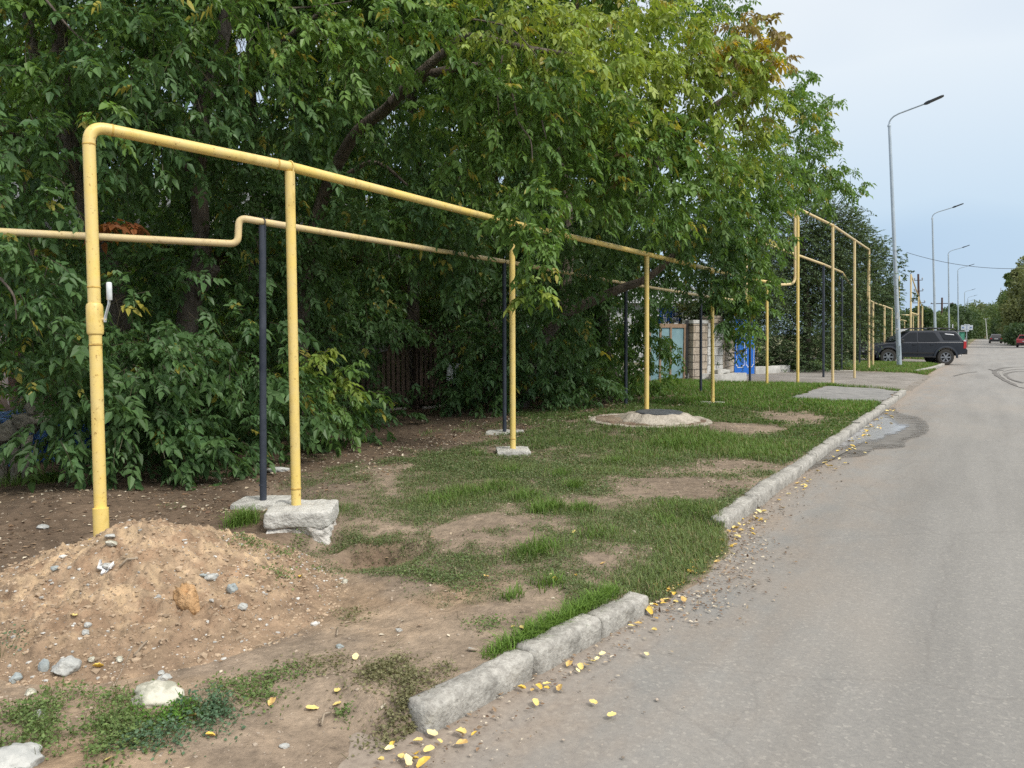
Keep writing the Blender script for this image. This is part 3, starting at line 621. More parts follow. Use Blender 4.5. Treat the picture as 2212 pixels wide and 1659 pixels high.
# ================================================================ gas pipes and posts
YL = yellowmat('yellow_paint', (.78, .57, .15), (.70, .55, .24)); YP = yellowmat('faded_yellow_paint', (.72, .56, .26), (.60, .48, .30))
WLD = mat('rusty_weld', (.34, .20, .05), .7, scale=30, col2=(.66, .46, .12))
BK = mat('black_paint', (.022, .028, .042), .45, scale=5, col2=(.05, .058, .075), bs=.2, bscale=40, bd=.003)
STL = mat('galvanised_steel', (.50, .53, .55), .45, .5, scale=10, col2=(.66, .69, .70))
RP = .0385; GRP = 'yellow posts carrying the gas pipes'
def post_top(B, tx, ty):
    """height at which the pixel's ray passes above point B"""
    d = ray(tx, ty); k = ((B[:2]-CP[:2])@HV[:2])/(d@HV); return CP+d*k
def post(name, B, T, r, m, label, group, buried=.15, ring=True, strap=True, strapm=None):
    t = thing(name, label, 'post', (B[0], B[1], 0), 0, group); L = lambda p: (p[0]-B[0], p[1]-B[1], p[2])
    n_ = 20 if r*FPX/max(4, (B-CP)@FV) > 3 else 10
    mb = MB(); b_ = L(B); tt = L(T)
    pts = [(b_[0]+(tt[0]-b_[0])*k, b_[1]+(tt[1]-b_[1])*k, (b_[2]-buried)+(tt[2]-b_[2]+buried)*k) for k in (0, .1, .5, 1)]
    mb.tube(pts, r, n_); smoothed(mb.build('pole', m, t))
    if ring:
        rg = MB(); z = b_[2]+.13; rg.lathe((b_[0], b_[1], z), [(r*.98, -.008), (r*1.09, -.004), (r*1.09, .004), (r*.98, .008)], n_); smoothed(rg.build('weld_ring', WLD if m is not BK else m, t))
    if strap:
        s_ = MB(); c = Vector(tt); pr = STRAPR; zc = c.z+pr
        ang = [math.radians(a) for a in range(-30, 211, 20)]
        pts = [(c.x+math.cos(a)*(pr+.006), c.y+.0, zc+math.sin(a)*(pr+.006)) for a in ang]; pts = [(c.x+r*1.02, c.y, c.z-.10)]+pts+[(c.x-r*1.02, c.y, c.z-.10)]
        s_.tube(pts, .005, 6); smoothed(s_.build('strap', strapm or m, t))
    return t
STRAPR = RP
T2 = post_top(Y2, 626, 371); T3 = post_top(Y3, 1106, 489); T4 = post_top(Y4, 1397, 554); T5 = post_top(Y5, 1538, 587)
Y6 = Gp(1657, 836, .1); Y7 = Gp(1723.5, 831, .12)
T6 = post_top(Y6, 1657, 612); T7 = post_top(Y7, 1723.5, 452)
post('support_post', Y2, T2, RP*.98, YL, 'nearest yellow post, standing on the tall crumbling concrete block', GRP)
post('support_post', Y3, T3, RP*.95, YL, 'yellow post on the square white footing, leaves hanging beside its top', GRP)
post('support_post', Y4, T4, RP*1.0, YL, 'yellow post standing right behind the concrete well cover', GRP, ring=False)
post('support_post', Y5, T5, RP*1.0, YL, 'yellow post on the pale footing in the grass beyond the well', GRP)
post('support_post', Y6, T6, RP*1.0, YL, 'yellow post in the grass in front of the blue gate', GRP, ring=False)
# --- upper pipe: riser with valve, long run, second riser, bridge over the driveway
R0 = np.array([-4.80, 2.86, .28]); RT = atX(192, 290, -4.82)
R0 = CP+ray(217, 1130)*5.05; RT = CP+ray(191, 271)*5.02
gp = thing('gas_pipe', 'upper yellow gas pipe rising from the dirt pile and topping the yellow posts', 'gas pipe', (R0[0], R0[1], 0))
def LP(P, o=gp): return [Vector((p[0]-o.location.x, p[1]-o.location.y, p[2])) for p in P]
ZC = RP
run = [RT, T2+[0, 0, ZC], T3+[0, 0, ZC], T4+[0, 0, ZC], T5+[0, 0, ZC], T6+[0, 0, ZC]]
E7 = CP+ray(1717.5, 613)*((Y7-CP)@FV); E7a = CP+ray(1682, 616)*(((Y6-CP)@FV)*.45+((Y7-CP)@FV)*.55)
T7b = CP+ray(1717.5, 455)*((Y7-CP)@FV)
VT = CP+ray(205, 690)*5.03   # valve centre
bot = R0+[0, 0, -.5]
def mixp(a, b, t): return a+(b-a)*t
smoothed(MB().tube(LP([bot, mixp(R0, VT, .93)]), RP*1.0, 24).build('riser', YL, gp))
mb = MB(); up = LP([mixp(VT, RT, .05)]) + arc(*LP([VT, RT, run[1]]), n=10, r=.115)
seg = LP(run[1:])
mb.tube(up+seg, RP, 24); smoothed(mb.build('pipe_run', YL, gp))
vv = LP([VT])[0]; ax = (LP([RT])[0]-vv).normalized()
mb = MB(); mb.lathe(vv, [(RP*.98, -.16), (RP, -.105), (RP*1.25, -.095), (RP*1.32, -.08), (RP*1.34, 0), (RP*1.32, .085), (RP*1.2, .10), (RP*1.0, .105), (RP*.98, .22)], 28, ax)
valve = mb.build('valve', YL, gp); smoothed(valve, 30)
def rings(ps, r=RP):
    for p, d in ps: smoothed(MB().lathe(LP([p])[0], [(r*.99, -.007), (r*1.07, -.003), (r*1.07, .003), (r*.99, .007)], 24, d).build('weld_ring', WLD, gp))
axw = np.array(ax); rings([(mixp(VT, RT, .165), axw), (mixp(VT, R0, .125), axw), (RT-axw*.125, axw)])
dr = (run[1]-run[0])/np.linalg.norm(run[1]-run[0]); rings([(RT+dr*.14, dr), (mixp(run[0], run[1], .93), dr), (mixp(run[1], run[2], .2), dr)])
SL = LP([CP+ray(218, 1122)*5.04])[0]
mb = MB(); mb.lathe(SL, [(RP*1.05, -.30), (RP*1.24, -.30), (RP*1.24, .075), (RP*1.05, .075)], 26, ax); smoothed(mb.build('sleeve', YL, gp), 40)
# lever of the valve, with a white grip
rr3 = Vector(RV); hp = vv + rr3*(RP*1.3)
h = MB(); h.lathe(hp, [(.004, -.01), (.013, -.01), (.013, .016), (.006, .022)], 12, rr3); nut = h.build('spindle', YP, valve); nut.location = (0, 0, 0); smoothed(nut)
lv = MB(); pts = [hp+rr3*.016+Vector((0, 0, -.018)), hp+rr3*.02+Vector((0, 0, .02)), hp+rr3*.045+Vector((0, 0, .10)), hp+rr3*.05+Vector((0, 0, .14)), hp+rr3*.05+Vector((0, 0, .20))]
vs = []; hv = Vector(HV)
for p in pts: vs += [p-hv*.013-rr3*.003, p+hv*.013-rr3*.003, p+hv*.013+rr3*.003, p-hv*.013+rr3*.003]
lv.add(vs, [(4*i+j, 4*i+(j+1) % 4, 4*i+4+(j+1) % 4, 4*i+4+j) for i in range(4) for j in range(4)]+[(3, 2, 1, 0), (16, 17, 18, 19)])
lv.build('lever', STL, valve)
gr = MB(); g0 = hp+rr3*.05; gr.tube([g0+Vector((0, 0, .125)), g0+Vector((0, 0, .13)), g0+Vector((0, 0, .235)), g0+Vector((0, 0, .242))], [.014, .0175, .0175, .013], 14)
smoothed(gr.build('grip', mat('grip_plastic', (.55, .59, .60), .5, scale=20, col2=(.68, .71, .72)), valve))
# continuation behind the leaves and over the driveway
Y8 = Gp(1799, 835, .03); Y9 = Gp(1846, 816, .04); Y10 = Gp(1877, 798, .11)
T8 = post_top(Y8, 1799, 490); T9 = post_top(Y9, 1846, 521); T10 = post_top(Y10, 1877, 541)
P = LP([run[-1]]) + arc(*LP([run[-1], E7a, E7]), n=4, r=.3) + arc(*LP([E7a, E7, T7b]), n=6, r=.22)
a = LP([T7b+[0, 0, .1]])[0]; P += arc(P[-1], a, LP([T8+[0, 0, RP]])[0], n=6, r=.2) + LP([T8+[0, 0, RP], T9+[0, 0, RP]])
b_ = LP([T10+[0, 0, RP]])[0]; P += arc(LP([T9])[0]+Vector((0, 0, RP)), b_, b_+Vector((0, 0, -2)), n=6, r=.2)
Y11 = Gp(1885.6, 791, .11); T11 = post_top(Y11, 1885.6, 655)
dn = b_.copy(); dn.z = T11[2]+RP
Y12 = Gp(1910.7, 781, .12); T12 = post_top(Y12, 1910.7, 663); Y13 = Gp(1926.5, 779, .12); T13 = post_top(Y13, 1926.5, 669)
P += arc(b_, dn, LP([T11])[0]+Vector((0, 0, RP)), n=5, r=.2) + LP([T11+[0, 0, RP], T12+[0, 0, RP], T13+[0, 0, RP]])
smoothed(MB().tube(P, RP, 14).build('bridge_run', YP, gp))
post('support_post', Y7, T7+[0, 0, .1], RP*1.1, YL, 'tall yellow post at the near side of the driveway, tight against the rising pipe', GRP, ring=False, strap=False)
post('support_post', Y8, T8, RP*1.05, YP, 'tall yellow post at the middle of the raised pipe over the driveway', GRP, ring=False)
post('support_post', Y9, T9, RP*1.1, YP, 'tall yellow post on the far side of the driveway, before the grass island', GRP, ring=False)
post('support_post', Y10, T10, RP*1.3, YP, 'thick flaking yellow post at the far end of the raised pipe', GRP, ring=False)
post('support_post', Y11, T11, RP*1.3, YP, 'short yellow post just behind the flaking tall one', GRP, ring=False)
post('support_post', Y12, T12, RP*1.25, YP, 'short yellow post in front of the black car\'s nose', GRP, ring=False)
post('support_post', Y13, T13, RP*1.1, YP, 'thin brownish yellow post in front of the black car\'s front wheel', GRP, ring=False)
footing(Y10, (.95, .5, .08), .15, .1, 'thin white slab under the flaking tall yellow post', 31)
# --- lower pipe on black posts
RB = .031; STRAPR = RB; GB = 'black posts carrying the lower pipe'
TB = [post_top(B1, 567, 487), post_top(B2, 1089, 569), post_top(B3, 1352, 616), post_top(B4, 1514, 641), post_top(B5, 1620, 655)]
B7 = Gp(1779, 815, .04); B8 = Gp(1818, 801, .1); TB7 = post_top(B7, 1779, 573); TB8 = post_top(B8, 1819, 590); B9 = Gp(1857, 787, .1); TB9 = post_top(B9, 1858, 650)
for B, T, r_, lb in [(B1, TB[0], .031, 'nearest black post, on the flat low footing beside the crumbling block'), (B2, TB[1], .031, 'second black post, on the flat white footing'),
                 (B3, TB[2], .034, 'black post left of the yellow post behind the well'), (B4, TB[3], .034, 'black post in front of the stone gate pillar'),
                 (B5, TB[4], .036, 'black post in front of the blue gate'), (B7, TB7, .04, 'tall black post standing in the driveway'), (B8, TB8, .04, 'tall black post at the edge of the second grass island, on a white slab'),
                 (B9, TB9, .04, 'thin black post in the dark under the far bushes')]:
    post('support_post', B, T, r_, BK, lb, GB, ring=(B is B1), strapm=BK)
footing(B8, (.95, .45, .07), .13, .1, 'thin white slab under the black post on the grass island', 33)
gb = thing('gas_pipe', 'lower, thinner faded gas pipe with a step, carried by the black posts', 'gas pipe', (TB[0][0], TB[0][1], 0))
def LQ(P): return [Vector((p[0]-gb.location.x, p[1]-gb.location.y, p[2])) for p in P]
d0 = (TB[0]-CP)@FV
S1 = CP+ray(516, 470)*(d0-.06); S2 = CP+ray(514, 527)*(d0-.06); S0 = CP+ray(-10, 500)*(d0-.55); SM = CP+ray(-400, 480)*(d0-.9)
P = LQ([SM, S0]) + arc(*LQ([S0, S2, S1]), n=6, r=.07) + arc(*LQ([S2, S1, TB[0]+[0, 0, RB]]), n=6, r=.07) + LQ([t+[0, 0, RB] for t in TB[:5]])
smoothed(MB().tube(P, RB, 16).build('pipe_run', YP, gb))
U0 = CP+ray(1612, 656)*((B5-CP)@FV+.3); U1 = CP+ray(1612, 512)*((B5-CP)@FV+.3); U1b = CP+ray(1628, 501)*((B5-CP)@FV+.9)
P = LQ([TB[4]+[0, 0, RB], U0]) + arc(*LQ([U0, U1, TB7+[0, 0, RB]]), n=6, r=.15) + LQ([TB7+[0, 0, RB], TB8+[0, 0, RB], TB9+[0, 0, RB]])
smoothed(MB().tube(P, RB*1.35, 12).build('bridge_run', YP, gb))
# ================================================================ well cover
we = thing('well_cover', 'round cracked concrete well cover with dark iron lid on a grassy mound', 'well cover', (WELL[0], WELL[1], WELL[2]), -.3)
zc = gzs(WELL[0], WELL[1])-WELL[2]
SOILD = mat('packed_earth', (.13, .085, .06), .95, scale=8, col2=(.24, .17, .12), bs=1, bscale=40, bd=.02)
WC = mat('pale_cracked_concrete', (.30, .265, .21), .95, scale=5, col2=(.50, .45, .38), bs=1., bscale=18, bd=.03)
def disc(name, prof, m, nn=72, amp=.02, seed=2, off=(0, 0)):
    vs = []; 
    for r_, z_ in prof:
        for j in range(nn):
            a = 2*math.pi*j/nn; q = 1+amp*2*(float(vn(math.cos(a)*3+seed, math.sin(a)*3+r_*2, seed))-.5)
            vs.append((off[0]+r_*q*math.cos(a), off[1]+r_*q*math.sin(a), z_+amp*1.2*(float(vn(math.cos(a)*r_*7+9, math.sin(a)*r_*7+9, seed+4))-.5)))
    k = len(prof); fs = [(i*nn+j, i*nn+(j+1) % nn, (i+1)*nn+(j+1) % nn, (i+1)*nn+j) for i in range(k-1) for j in range(nn)]+[tuple((k-1)*nn+j for j in range(nn))]
    o = MB().add(vs, fs).build(name, m, we, True); smoothed(o, 50); return o
zt = 1.6-(887-722)/FPX*11.95-WELL[2]
disc('rim', [(.93, zt-.22), (.95, zt-.145), (.92, zt-.13), (.84, zt-.135), (.80, zt-.16)], WC, 90, .018)
disc('packed_soil', [(.84, zt-.20), (.83, zt-.137), (.6, zt-.125), (.3, zt-.12)], SOILD, 90, .05, 5)
disc('collar', [(.68, zt-.17), (.66, zt-.12), (.60, zt-.10), (.46, zt-.03), (.40, zt-.018), (.2, zt-.02)], WC, 90, .05, 12, (.16, 0))
LM = mat('dark_iron', (.06, .065, .075), .55, .2, scale=12, col2=(.13, .14, .15), bs=.4, bscale=60, bd=.004)
disc('lid', [(.35, zt-.025), (.36, zt), (.34, zt+.012), (.30, zt+.008), (.1, zt+.012)], LM, 60, .004, 3, (.20, -.02))
# ================================================================ street lamps
LP_ = mat('lamp_pole_paint', (.33, .39, .44), .45, .2, scale=2, col2=(.42, .48, .53)); LH = mat('lamp_head', (.035, .04, .045), .5, scale=9); LSK = mat('old_sticker', (.7, .72, .74), .6, scale=30)
LAMPS = [(1943, 791.5, 35.7, 1921, 268, 'nearest and tallest-looking street lamp, standing on the grass before the black car'),
         (2022, 745, 63, 2014, 470, 'second street lamp along the road, rising behind the black car\'s roof'),
         (2051, 738, 92, 2048.5, 549, 'third street lamp, its foot hidden by the rear of the black car'),
         (2070.5, 735, 119, 2069, 585, 'fourth street lamp, just left of the white double road sign'),
         (2085, 732, 182, 2083.6, 633, 'fifth street lamp, its pole crossing the left half of the road sign'),
         (2091, 732, 210, 2090.6, 645, 'sixth street lamp, its pole crossing the right half of the road sign'),
         (2088, 731, 240, 2087, 654, 'faint far street lamp, seventh from the front'),
         (2093, 731, 262, 2091.5, 661, 'faint far street lamp, eighth from the front'),
         (2098, 731, 290, 2097, 667, 'farthest faint street lamp, its arm just above the trees')]
for i, (bx, by, dep, tx, ty, lb) in enumerate(LAMPS):
    T = CP+ray(tx, ty)*dep; B = CP+ray(bx, by)*dep; B[2] = gzs(B[0], B[1]) if i else .1
    t = thing('street_lamp', lb, 'street lamp', (B[0], B[1], B[2]), 0, 'street lamps along the left side of the road'); o3 = Vector(B)
    b0 = Vector((0, 0, -.2)); t0 = Vector(T)-o3; sc = 1 if dep < 130 else 1.25
    smoothed(MB().tube([b0, t0*.02, t0*.5, t0], [.115*sc, .112*sc, .085*sc, .062*sc], 12).build('pole', LP_, t))
    tip = t0+Vector((2.05, -.1, 1.02)); kn = t0+Vector((.12, 0, .72))
    c = [t0+Vector((0, 0, -.05)), t0+Vector((.0, 0, .08)), t0+Vector((.05, 0, .20)), t0+Vector((.17, 0, .32)), t0+Vector((.38, 0, .42)), t0+Vector((.9, 0, .56)), t0+Vector((1.5, 0, .72))]
    smoothed(MB().tube(c, .036*sc, 10).build('arm', LP_, t))
    smoothed(MB().lathe(t0, [(.06, -.14), (.078, -.12), (.078, -.04), (.05, 0)], 12).build('collar', LP_, t))
    hd = MB(); d = Vector((.95, 0, .32)).normalized(); p0 = c[-1]; y_ = Vector((0, 1, 0)); up = d.cross(y_)*-1
    vs = []
    for k, (s_, w_, h_) in enumerate([(-.1, .05, .05), (0, .085, .09), (.12, .10, .09), (.15, .13, .06), (.62, .13, .05), (.72, .09, .03)]):
        for a, b in ((-1, -1), (1, -1), (1, 1), (-1, 1)): vs.append(p0+d*s_+y_*a*w_+up*b*h_*.6)
    hd.add(vs, [(4*k+j, 4*k+(j+1) % 4, 4*k+4+(j+1) % 4, 4*k+4+j) for k in range(5) for j in range(4)]+[(3, 2, 1, 0), (20, 21, 22, 23)])
    hd.build('lamp_head', LH, t)
    if i == 0:
        MB().box((t0.x*.17-.0, t0.y*.17-.103, 2.35), (.10, .006, .30)).build('sticker', LSK, t); MB().box((t0.x*.14-.0, t0.y*.14-.104, 1.75), (.13, .006, .08)).build('sticker', LSK, t)
        MB().box((t0.x*.05, t0.y*.05-.112, .75), (.11, .01, .45)).build('service_door', LP_, t)
# ================================================================ cars
CPT = mat('black_car_paint', (.014, .018, .027), .36, .0, scale=3, col2=(.020, .025, .035), spec=.45); BPL = mat('black_plastic', (.02, .02, .022), .6, scale=9); GLS = mat('car_glass', (.006, .008, .010), .12, scale=2, col2=(.010, .012, .015), spec=.35)
TYR = mat('tyre_rubber', (.028, .027, .026), .85, scale=20, col2=(.05, .047, .043), bs=.4, bscale=60, bd=.01); RIM = mat('alloy_rim', (.22, .23, .25), .4, .6, scale=6, col2=(.30, .31, .33)); RDL = mat('red_lens', (.42, .012, .015), .2, scale=9, spec=.8); WLN = mat('clear_lens', (.65, .66, .68), .15, scale=9, spec=.8)
CHR = mat('bright_metal', (.6, .61, .62), .25, .9, scale=5); RDP = mat('red_car_paint', (.42, .05, .06), .3, scale=4, spec=.6); GRP_ = mat('grey_car_paint', (.055, .055, .06), .3, scale=4, spec=.6); PLT = mat('number_plate', (.62, .63, .62), .5, scale=4)
def prism(poly, w0, w1, z0, z1, mb=None):
    """side profile (x,z) extruded across y; half width runs from w0 at z0 to w1 at z1"""
    mb = mb or MB(); W = lambda z: w0+(w1-w0)*min(1, max(0, (z-z0)/(z1-z0))); n = len(poly)
    vs = [(x, -W(z), z) for x, z in poly]+[(x, W(z), z) for x, z in poly]
    return mb.add(vs, [tuple(range(n)), tuple(range(n, 2*n))[::-1]]+[(i, n+i, n+(i+1) % n, (i+1) % n) for i in range(n)])
def arch(cx, r, z0, n=10):   # wheel opening traced from rear to front
    a0 = math.asin(min(1, max(-1, (z0-.41)/r))); return [(cx+r*math.cos(t), .41+r*math.sin(t)) for t in np.linspace(math.pi-a0, a0, n)]
def side_panel(poly, W, yoff, t=.012, sgn=1):
    n = len(poly); vs = [(x, sgn*(W(z)+yoff), z) for x, z in poly]+[(x, sgn*(W(z)+yoff-t), z) for x, z in poly]
    return MB().add(vs, [tuple(range(n)), tuple(range(n, 2*n))[::-1]]+[(i, n+i, n+(i+1) % n, (i+1) % n) for i in range(n)])
def wheel(t, x, y, r, wd, sgn, spokes=6):
    e = thing('wheel', None, None, (x, y, r)); e.parent = t
    smoothed(MB().lathe((0, 0, 0), [(r*.62, -wd/2), (r*.9, -wd/2), (r, -wd/2+.035), (r, wd/2-.035), (r*.9, wd/2), (r*.62, wd/2), (r*.6, 0)], 28, (0, 1, 0), closed=True).build('tyre', TYR, e), 35)
    mb = MB(); ys = sgn*wd*.40; mb.lathe((0, 0, 0), [(r*.60, ys-.06), (r*.62, ys+sgn*.02), (r*.56, ys+sgn*.02), (r*.55, ys-.06)], 28, (0, 1, 0), closed=True)
    for k in range(spokes):
        a = k*2*math.pi/spokes; mb.box((math.cos(a)*r*.33, ys-sgn*.005, math.sin(a)*r*.33), (r*.5, .03, r*.17), rot=Matrix.Rotation(-a, 3, 'Y'))
    mb.lathe((0, ys, 0), [(r*.17, -.025), (r*.17, .03*1)], 16, (0, 1, 0)); smoothed(mb.build('rim', RIM, e), 30)
    MB().lathe((0, sgn*wd*.12, 0), [(r*.58, -.01), (r*.58, .01)], 20, (0, 1, 0)).build('brake_disc', BPL, e)
    return e
def build_suv(loc, rz):
    t = thing('parked_car', 'black off-road car with roof rack and bull bar, parked nose-in across the left verge', 'car', loc, rz)
    R = .41; ra = .52
    lower = [(-2.33, .60), (-2.42, .74), (-2.42, .84), (-2.36, .88), (-2.34, 1.16), (-2.28, 1.20), (1.02, 1.17), (1.5, 1.13), (2.0, 1.04), (2.14, .95), (2.20, .72), (2.16, .52)] 
    bottom = [(2.0, .50)] + arch(1.40, ra, .47)[::-1] + [(.85, .44), (-.85, .44)] + arch(-1.40, ra, .47)[::-1] + [(-2.0, .52)]
    body = prism(lower+bottom, .90, .93, .4, .9); o = body.build('body', CPT, t)
    bv = o.modifiers.new('bevel', 'BEVEL'); bv.width = .035; bv.segments = 3; bv.limit_method = 'ANGLE'; bv.angle_limit = math.radians(40); smoothed(o, 35)
    cab = [(-2.26, 1.10), (-2.28, 1.19), (-2.16, 1.45), (-1.98, 1.72), (-1.88, 1.775), (-.9, 1.80), (.1, 1.79), (.32, 1.75), (1.10, 1.185), (1.08, 1.10)]
    W = lambda z: .895+(.70-.895)*(z-1.18)/(1.79-1.18)
    o = prism(cab, .895, .70, 1.18, 1.79).build('cabin', CPT, t); bv = o.modifiers.new('bevel', 'BEVEL'); bv.width = .03; bv.segments = 3; bv.limit_method = 'ANGLE'; bv.angle_limit = math.radians(30); smoothed(o, 35)
    wins = [('front_window', [(.92, 1.235), (.34, 1.235), (-.02, 1.235), (-.02, 1.70), (.28, 1.69), (.40, 1.64)]), ('rear_window', [(-.09, 1.235), (-.86, 1.235), (-1.12, 1.26), (-.90, 1.66), (-.82, 1.70), (-.09, 1.70)]), ('quarter_window', [(-1.34, 1.30), (-2.10, 1.30), (-2.02, 1.50), (-1.88, 1.66), (-1.12, 1.70)])]
    for sgn in (-1, 1):
        for nm, po in wins: side_panel(po, W, .010, .012, sgn).build(nm, GLS, t)
        side_panel([(-1.84, 1.55), (-1.40, 1.60), (-1.38, 1.64), (-1.80, 1.60)], W, .014, .004, sgn).build('window_decal', WLN, t)
        W2 = lambda z: .93
        for x in (1.03, -.04, -.92):
            side_panel([(x-.006, .50 if x > -.9 else .95), (x+.006, .50 if x > -.9 else .95), (x+.006, 1.17), (x-.006, 1.17)], lambda z: .928, .006, .01, sgn).build('door_seam', BPL, t)
        side_panel([(.9, .60), (.9, .66), (-.84, .66), (-.84, .60)], lambda z: .925, .022, .02, sgn).build('side_moulding', BPL, t)
        MB().box((-.02, sgn*.96, .435), (1.75, .12, .06)).build('running_board', BPL, t)
        for x in (.15, -.72): MB().box((x, sgn*.945, 1.07), (.17, .03, .035)).build('door_handle', CPT, t)
        for cx in (1.40, -1.40):
            n = 14; vs = []
            for k in range(n):
                a = math.radians(-4+188*k/(n-1)); 
                for rr_, yy in ((ra-.015, .90), (ra+.075, .90), (ra+.075, .965), (ra-.015, .985)): vs.append((cx+rr_*math.cos(a), sgn*yy, .41+rr_*math.sin(a)))
            o = MB().add(vs, [(4*k+j, 4*k+(j+1) % 4, 4*k+4+(j+1) % 4, 4*k+4+j) for k in range(n-1) for j in range(4)]+[(0, 1, 2, 3), (4*n-1, 4*n-2, 4*n-3, 4*n-4)]).build('fender_flare', CPT, t); smoothed(o, 40)
        m_ = MB().box((.78, sgn*1.04, 1.25), (.14, .24, .17)); o = m_.build('side_mirror', BPL, t); bv = o.modifiers.new('bevel', 'BEVEL'); bv.width = .03; bv.segments = 2
        MB().box((-2.31, sgn*.87, 1.05), (.13, .14, .36)).build('tail_light', RDL, t); MB().box((-2.30, sgn*.86, 1.265), (.11, .13, .07)).build('reversing_light', WLN, t)
        MB().box((2.10, sgn*.72, .86), (.14, .30, .17)).build('headlight', WLN, t)
        wheel(t, 1.40, sgn*.83, R, .27, sgn); wheel(t, -1.40, sgn*.83, R, .27, sgn)
    MB().add([(1.105, -.83, 1.20), (1.105, .83, 1.20), (.34, .69, 1.755), (.34, -.69, 1.755), (1.115, -.83, 1.22), (1.115, .83, 1.22), (.37, .69, 1.765), (.37, -.69, 1.765)], [(0, 1, 2, 3), (7, 6, 5, 4), (0, 4, 5, 1), (2, 6, 7, 3), (1, 5, 6, 2), (0, 3, 7, 4)]).build('windscreen', WLN if 0 else GLS, t)
    MB().add([(-2.27, -.74, 1.25), (-2.27, .74, 1.25), (-2.0, .66, 1.70), (-2.0, -.66, 1.70), (-2.285, -.74, 1.25), (-2.285, .74, 1.25), (-2.015, .66, 1.70), (-2.015, -.66, 1.70)], [(3, 2, 1, 0), (4, 5, 6, 7), (0, 1, 5, 4), (2, 3, 7, 6), (1, 2, 6, 5), (0, 4, 7, 3)]).build('rear_glass', GLS, t)
    MB().box((-2.08, 0, 1.80), (.26, 1.25, .035)).build('spoiler', CPT, t)
    MB().box((-2.38, 0, .68), (.16, 1.75, .24)).build('rear_bumper', BPL, t); MB().box((2.16, 0, .62), (.2, 1.78, .28)).build('front_bumper', BPL, t)
    MB().box((2.17, 0, .90), (.06, 1.0, .2)).build('grille', CHR, t); MB().box((2.39, 0, .70), (.02, .52, .12)).build('number_plate', PLT, t)
    bb = MB()
    for y in (-.38, .38): bb.tube([(2.28, y, .5), (2.38, y, .75), (2.36, y, 1.10), (2.28, y, 1.16)], .03, 8)
    bb.tube([(2.10, -.86, .98), (2.30, -.6, 1.0), (2.37, 0, 1.02), (2.30, .6, 1.0), (2.10, .86, .98)], .03, 8); bb.tube([(2.12, -.84, .72), (2.36, -.5, .72), (2.36, .5, .72), (2.12, .84, .72)], .05, 8); bb.tube([(2.28, -.38, 1.16), (2.28, .38, 1.16)], .03, 8)
    smoothed(bb.build('bull_bar', BPL, t)); MB().tube([(-2.4, 0, .46), (-2.52, 0, .46), (-2.53, 0, .54)], .022, 8).build('tow_hitch', CHR, t)
    rk = thing('roof_rack', None, None, (0, 0, 0)); rk.parent = t
    for y in (-.60, .60): smoothed(MB().tube([(.35, y, 1.83), (.25, y, 1.905), (-.7, y, 1.925), (-1.85, y, 1.90), (-1.95, y, 1.83)], .026, 8).build('rail', BPL, rk))
    for x in np.linspace(.15, -1.8, 7): MB().box((x, 0, 1.89), (.12, 1.2, .035)).build('crossbar', CHR if int(x*10) % 2 else BPL, rk)
    MB().box((.52, 0, 1.80), (.35, 1.0, .02), rot=Matrix.Rotation(math.radians(22), 3, 'Y')).build('wind_deflector', WLN, rk)
    MB().box((-1.96, .2, 2.02), (.04, .04, .22)).build('aerial', WLN, t)
    return t
pr_ = CP+ray(2040.5, 787.5)*40.0; rw = np.array([pr_[0], pr_[1], 0])
view = ray(1985, 770); va = math.atan2(-view[0], view[1])   # bearing of the line of sight
rz = math.pi + va + math.radians(19); cx, cyy = math.cos(rz), math.sin(rz)
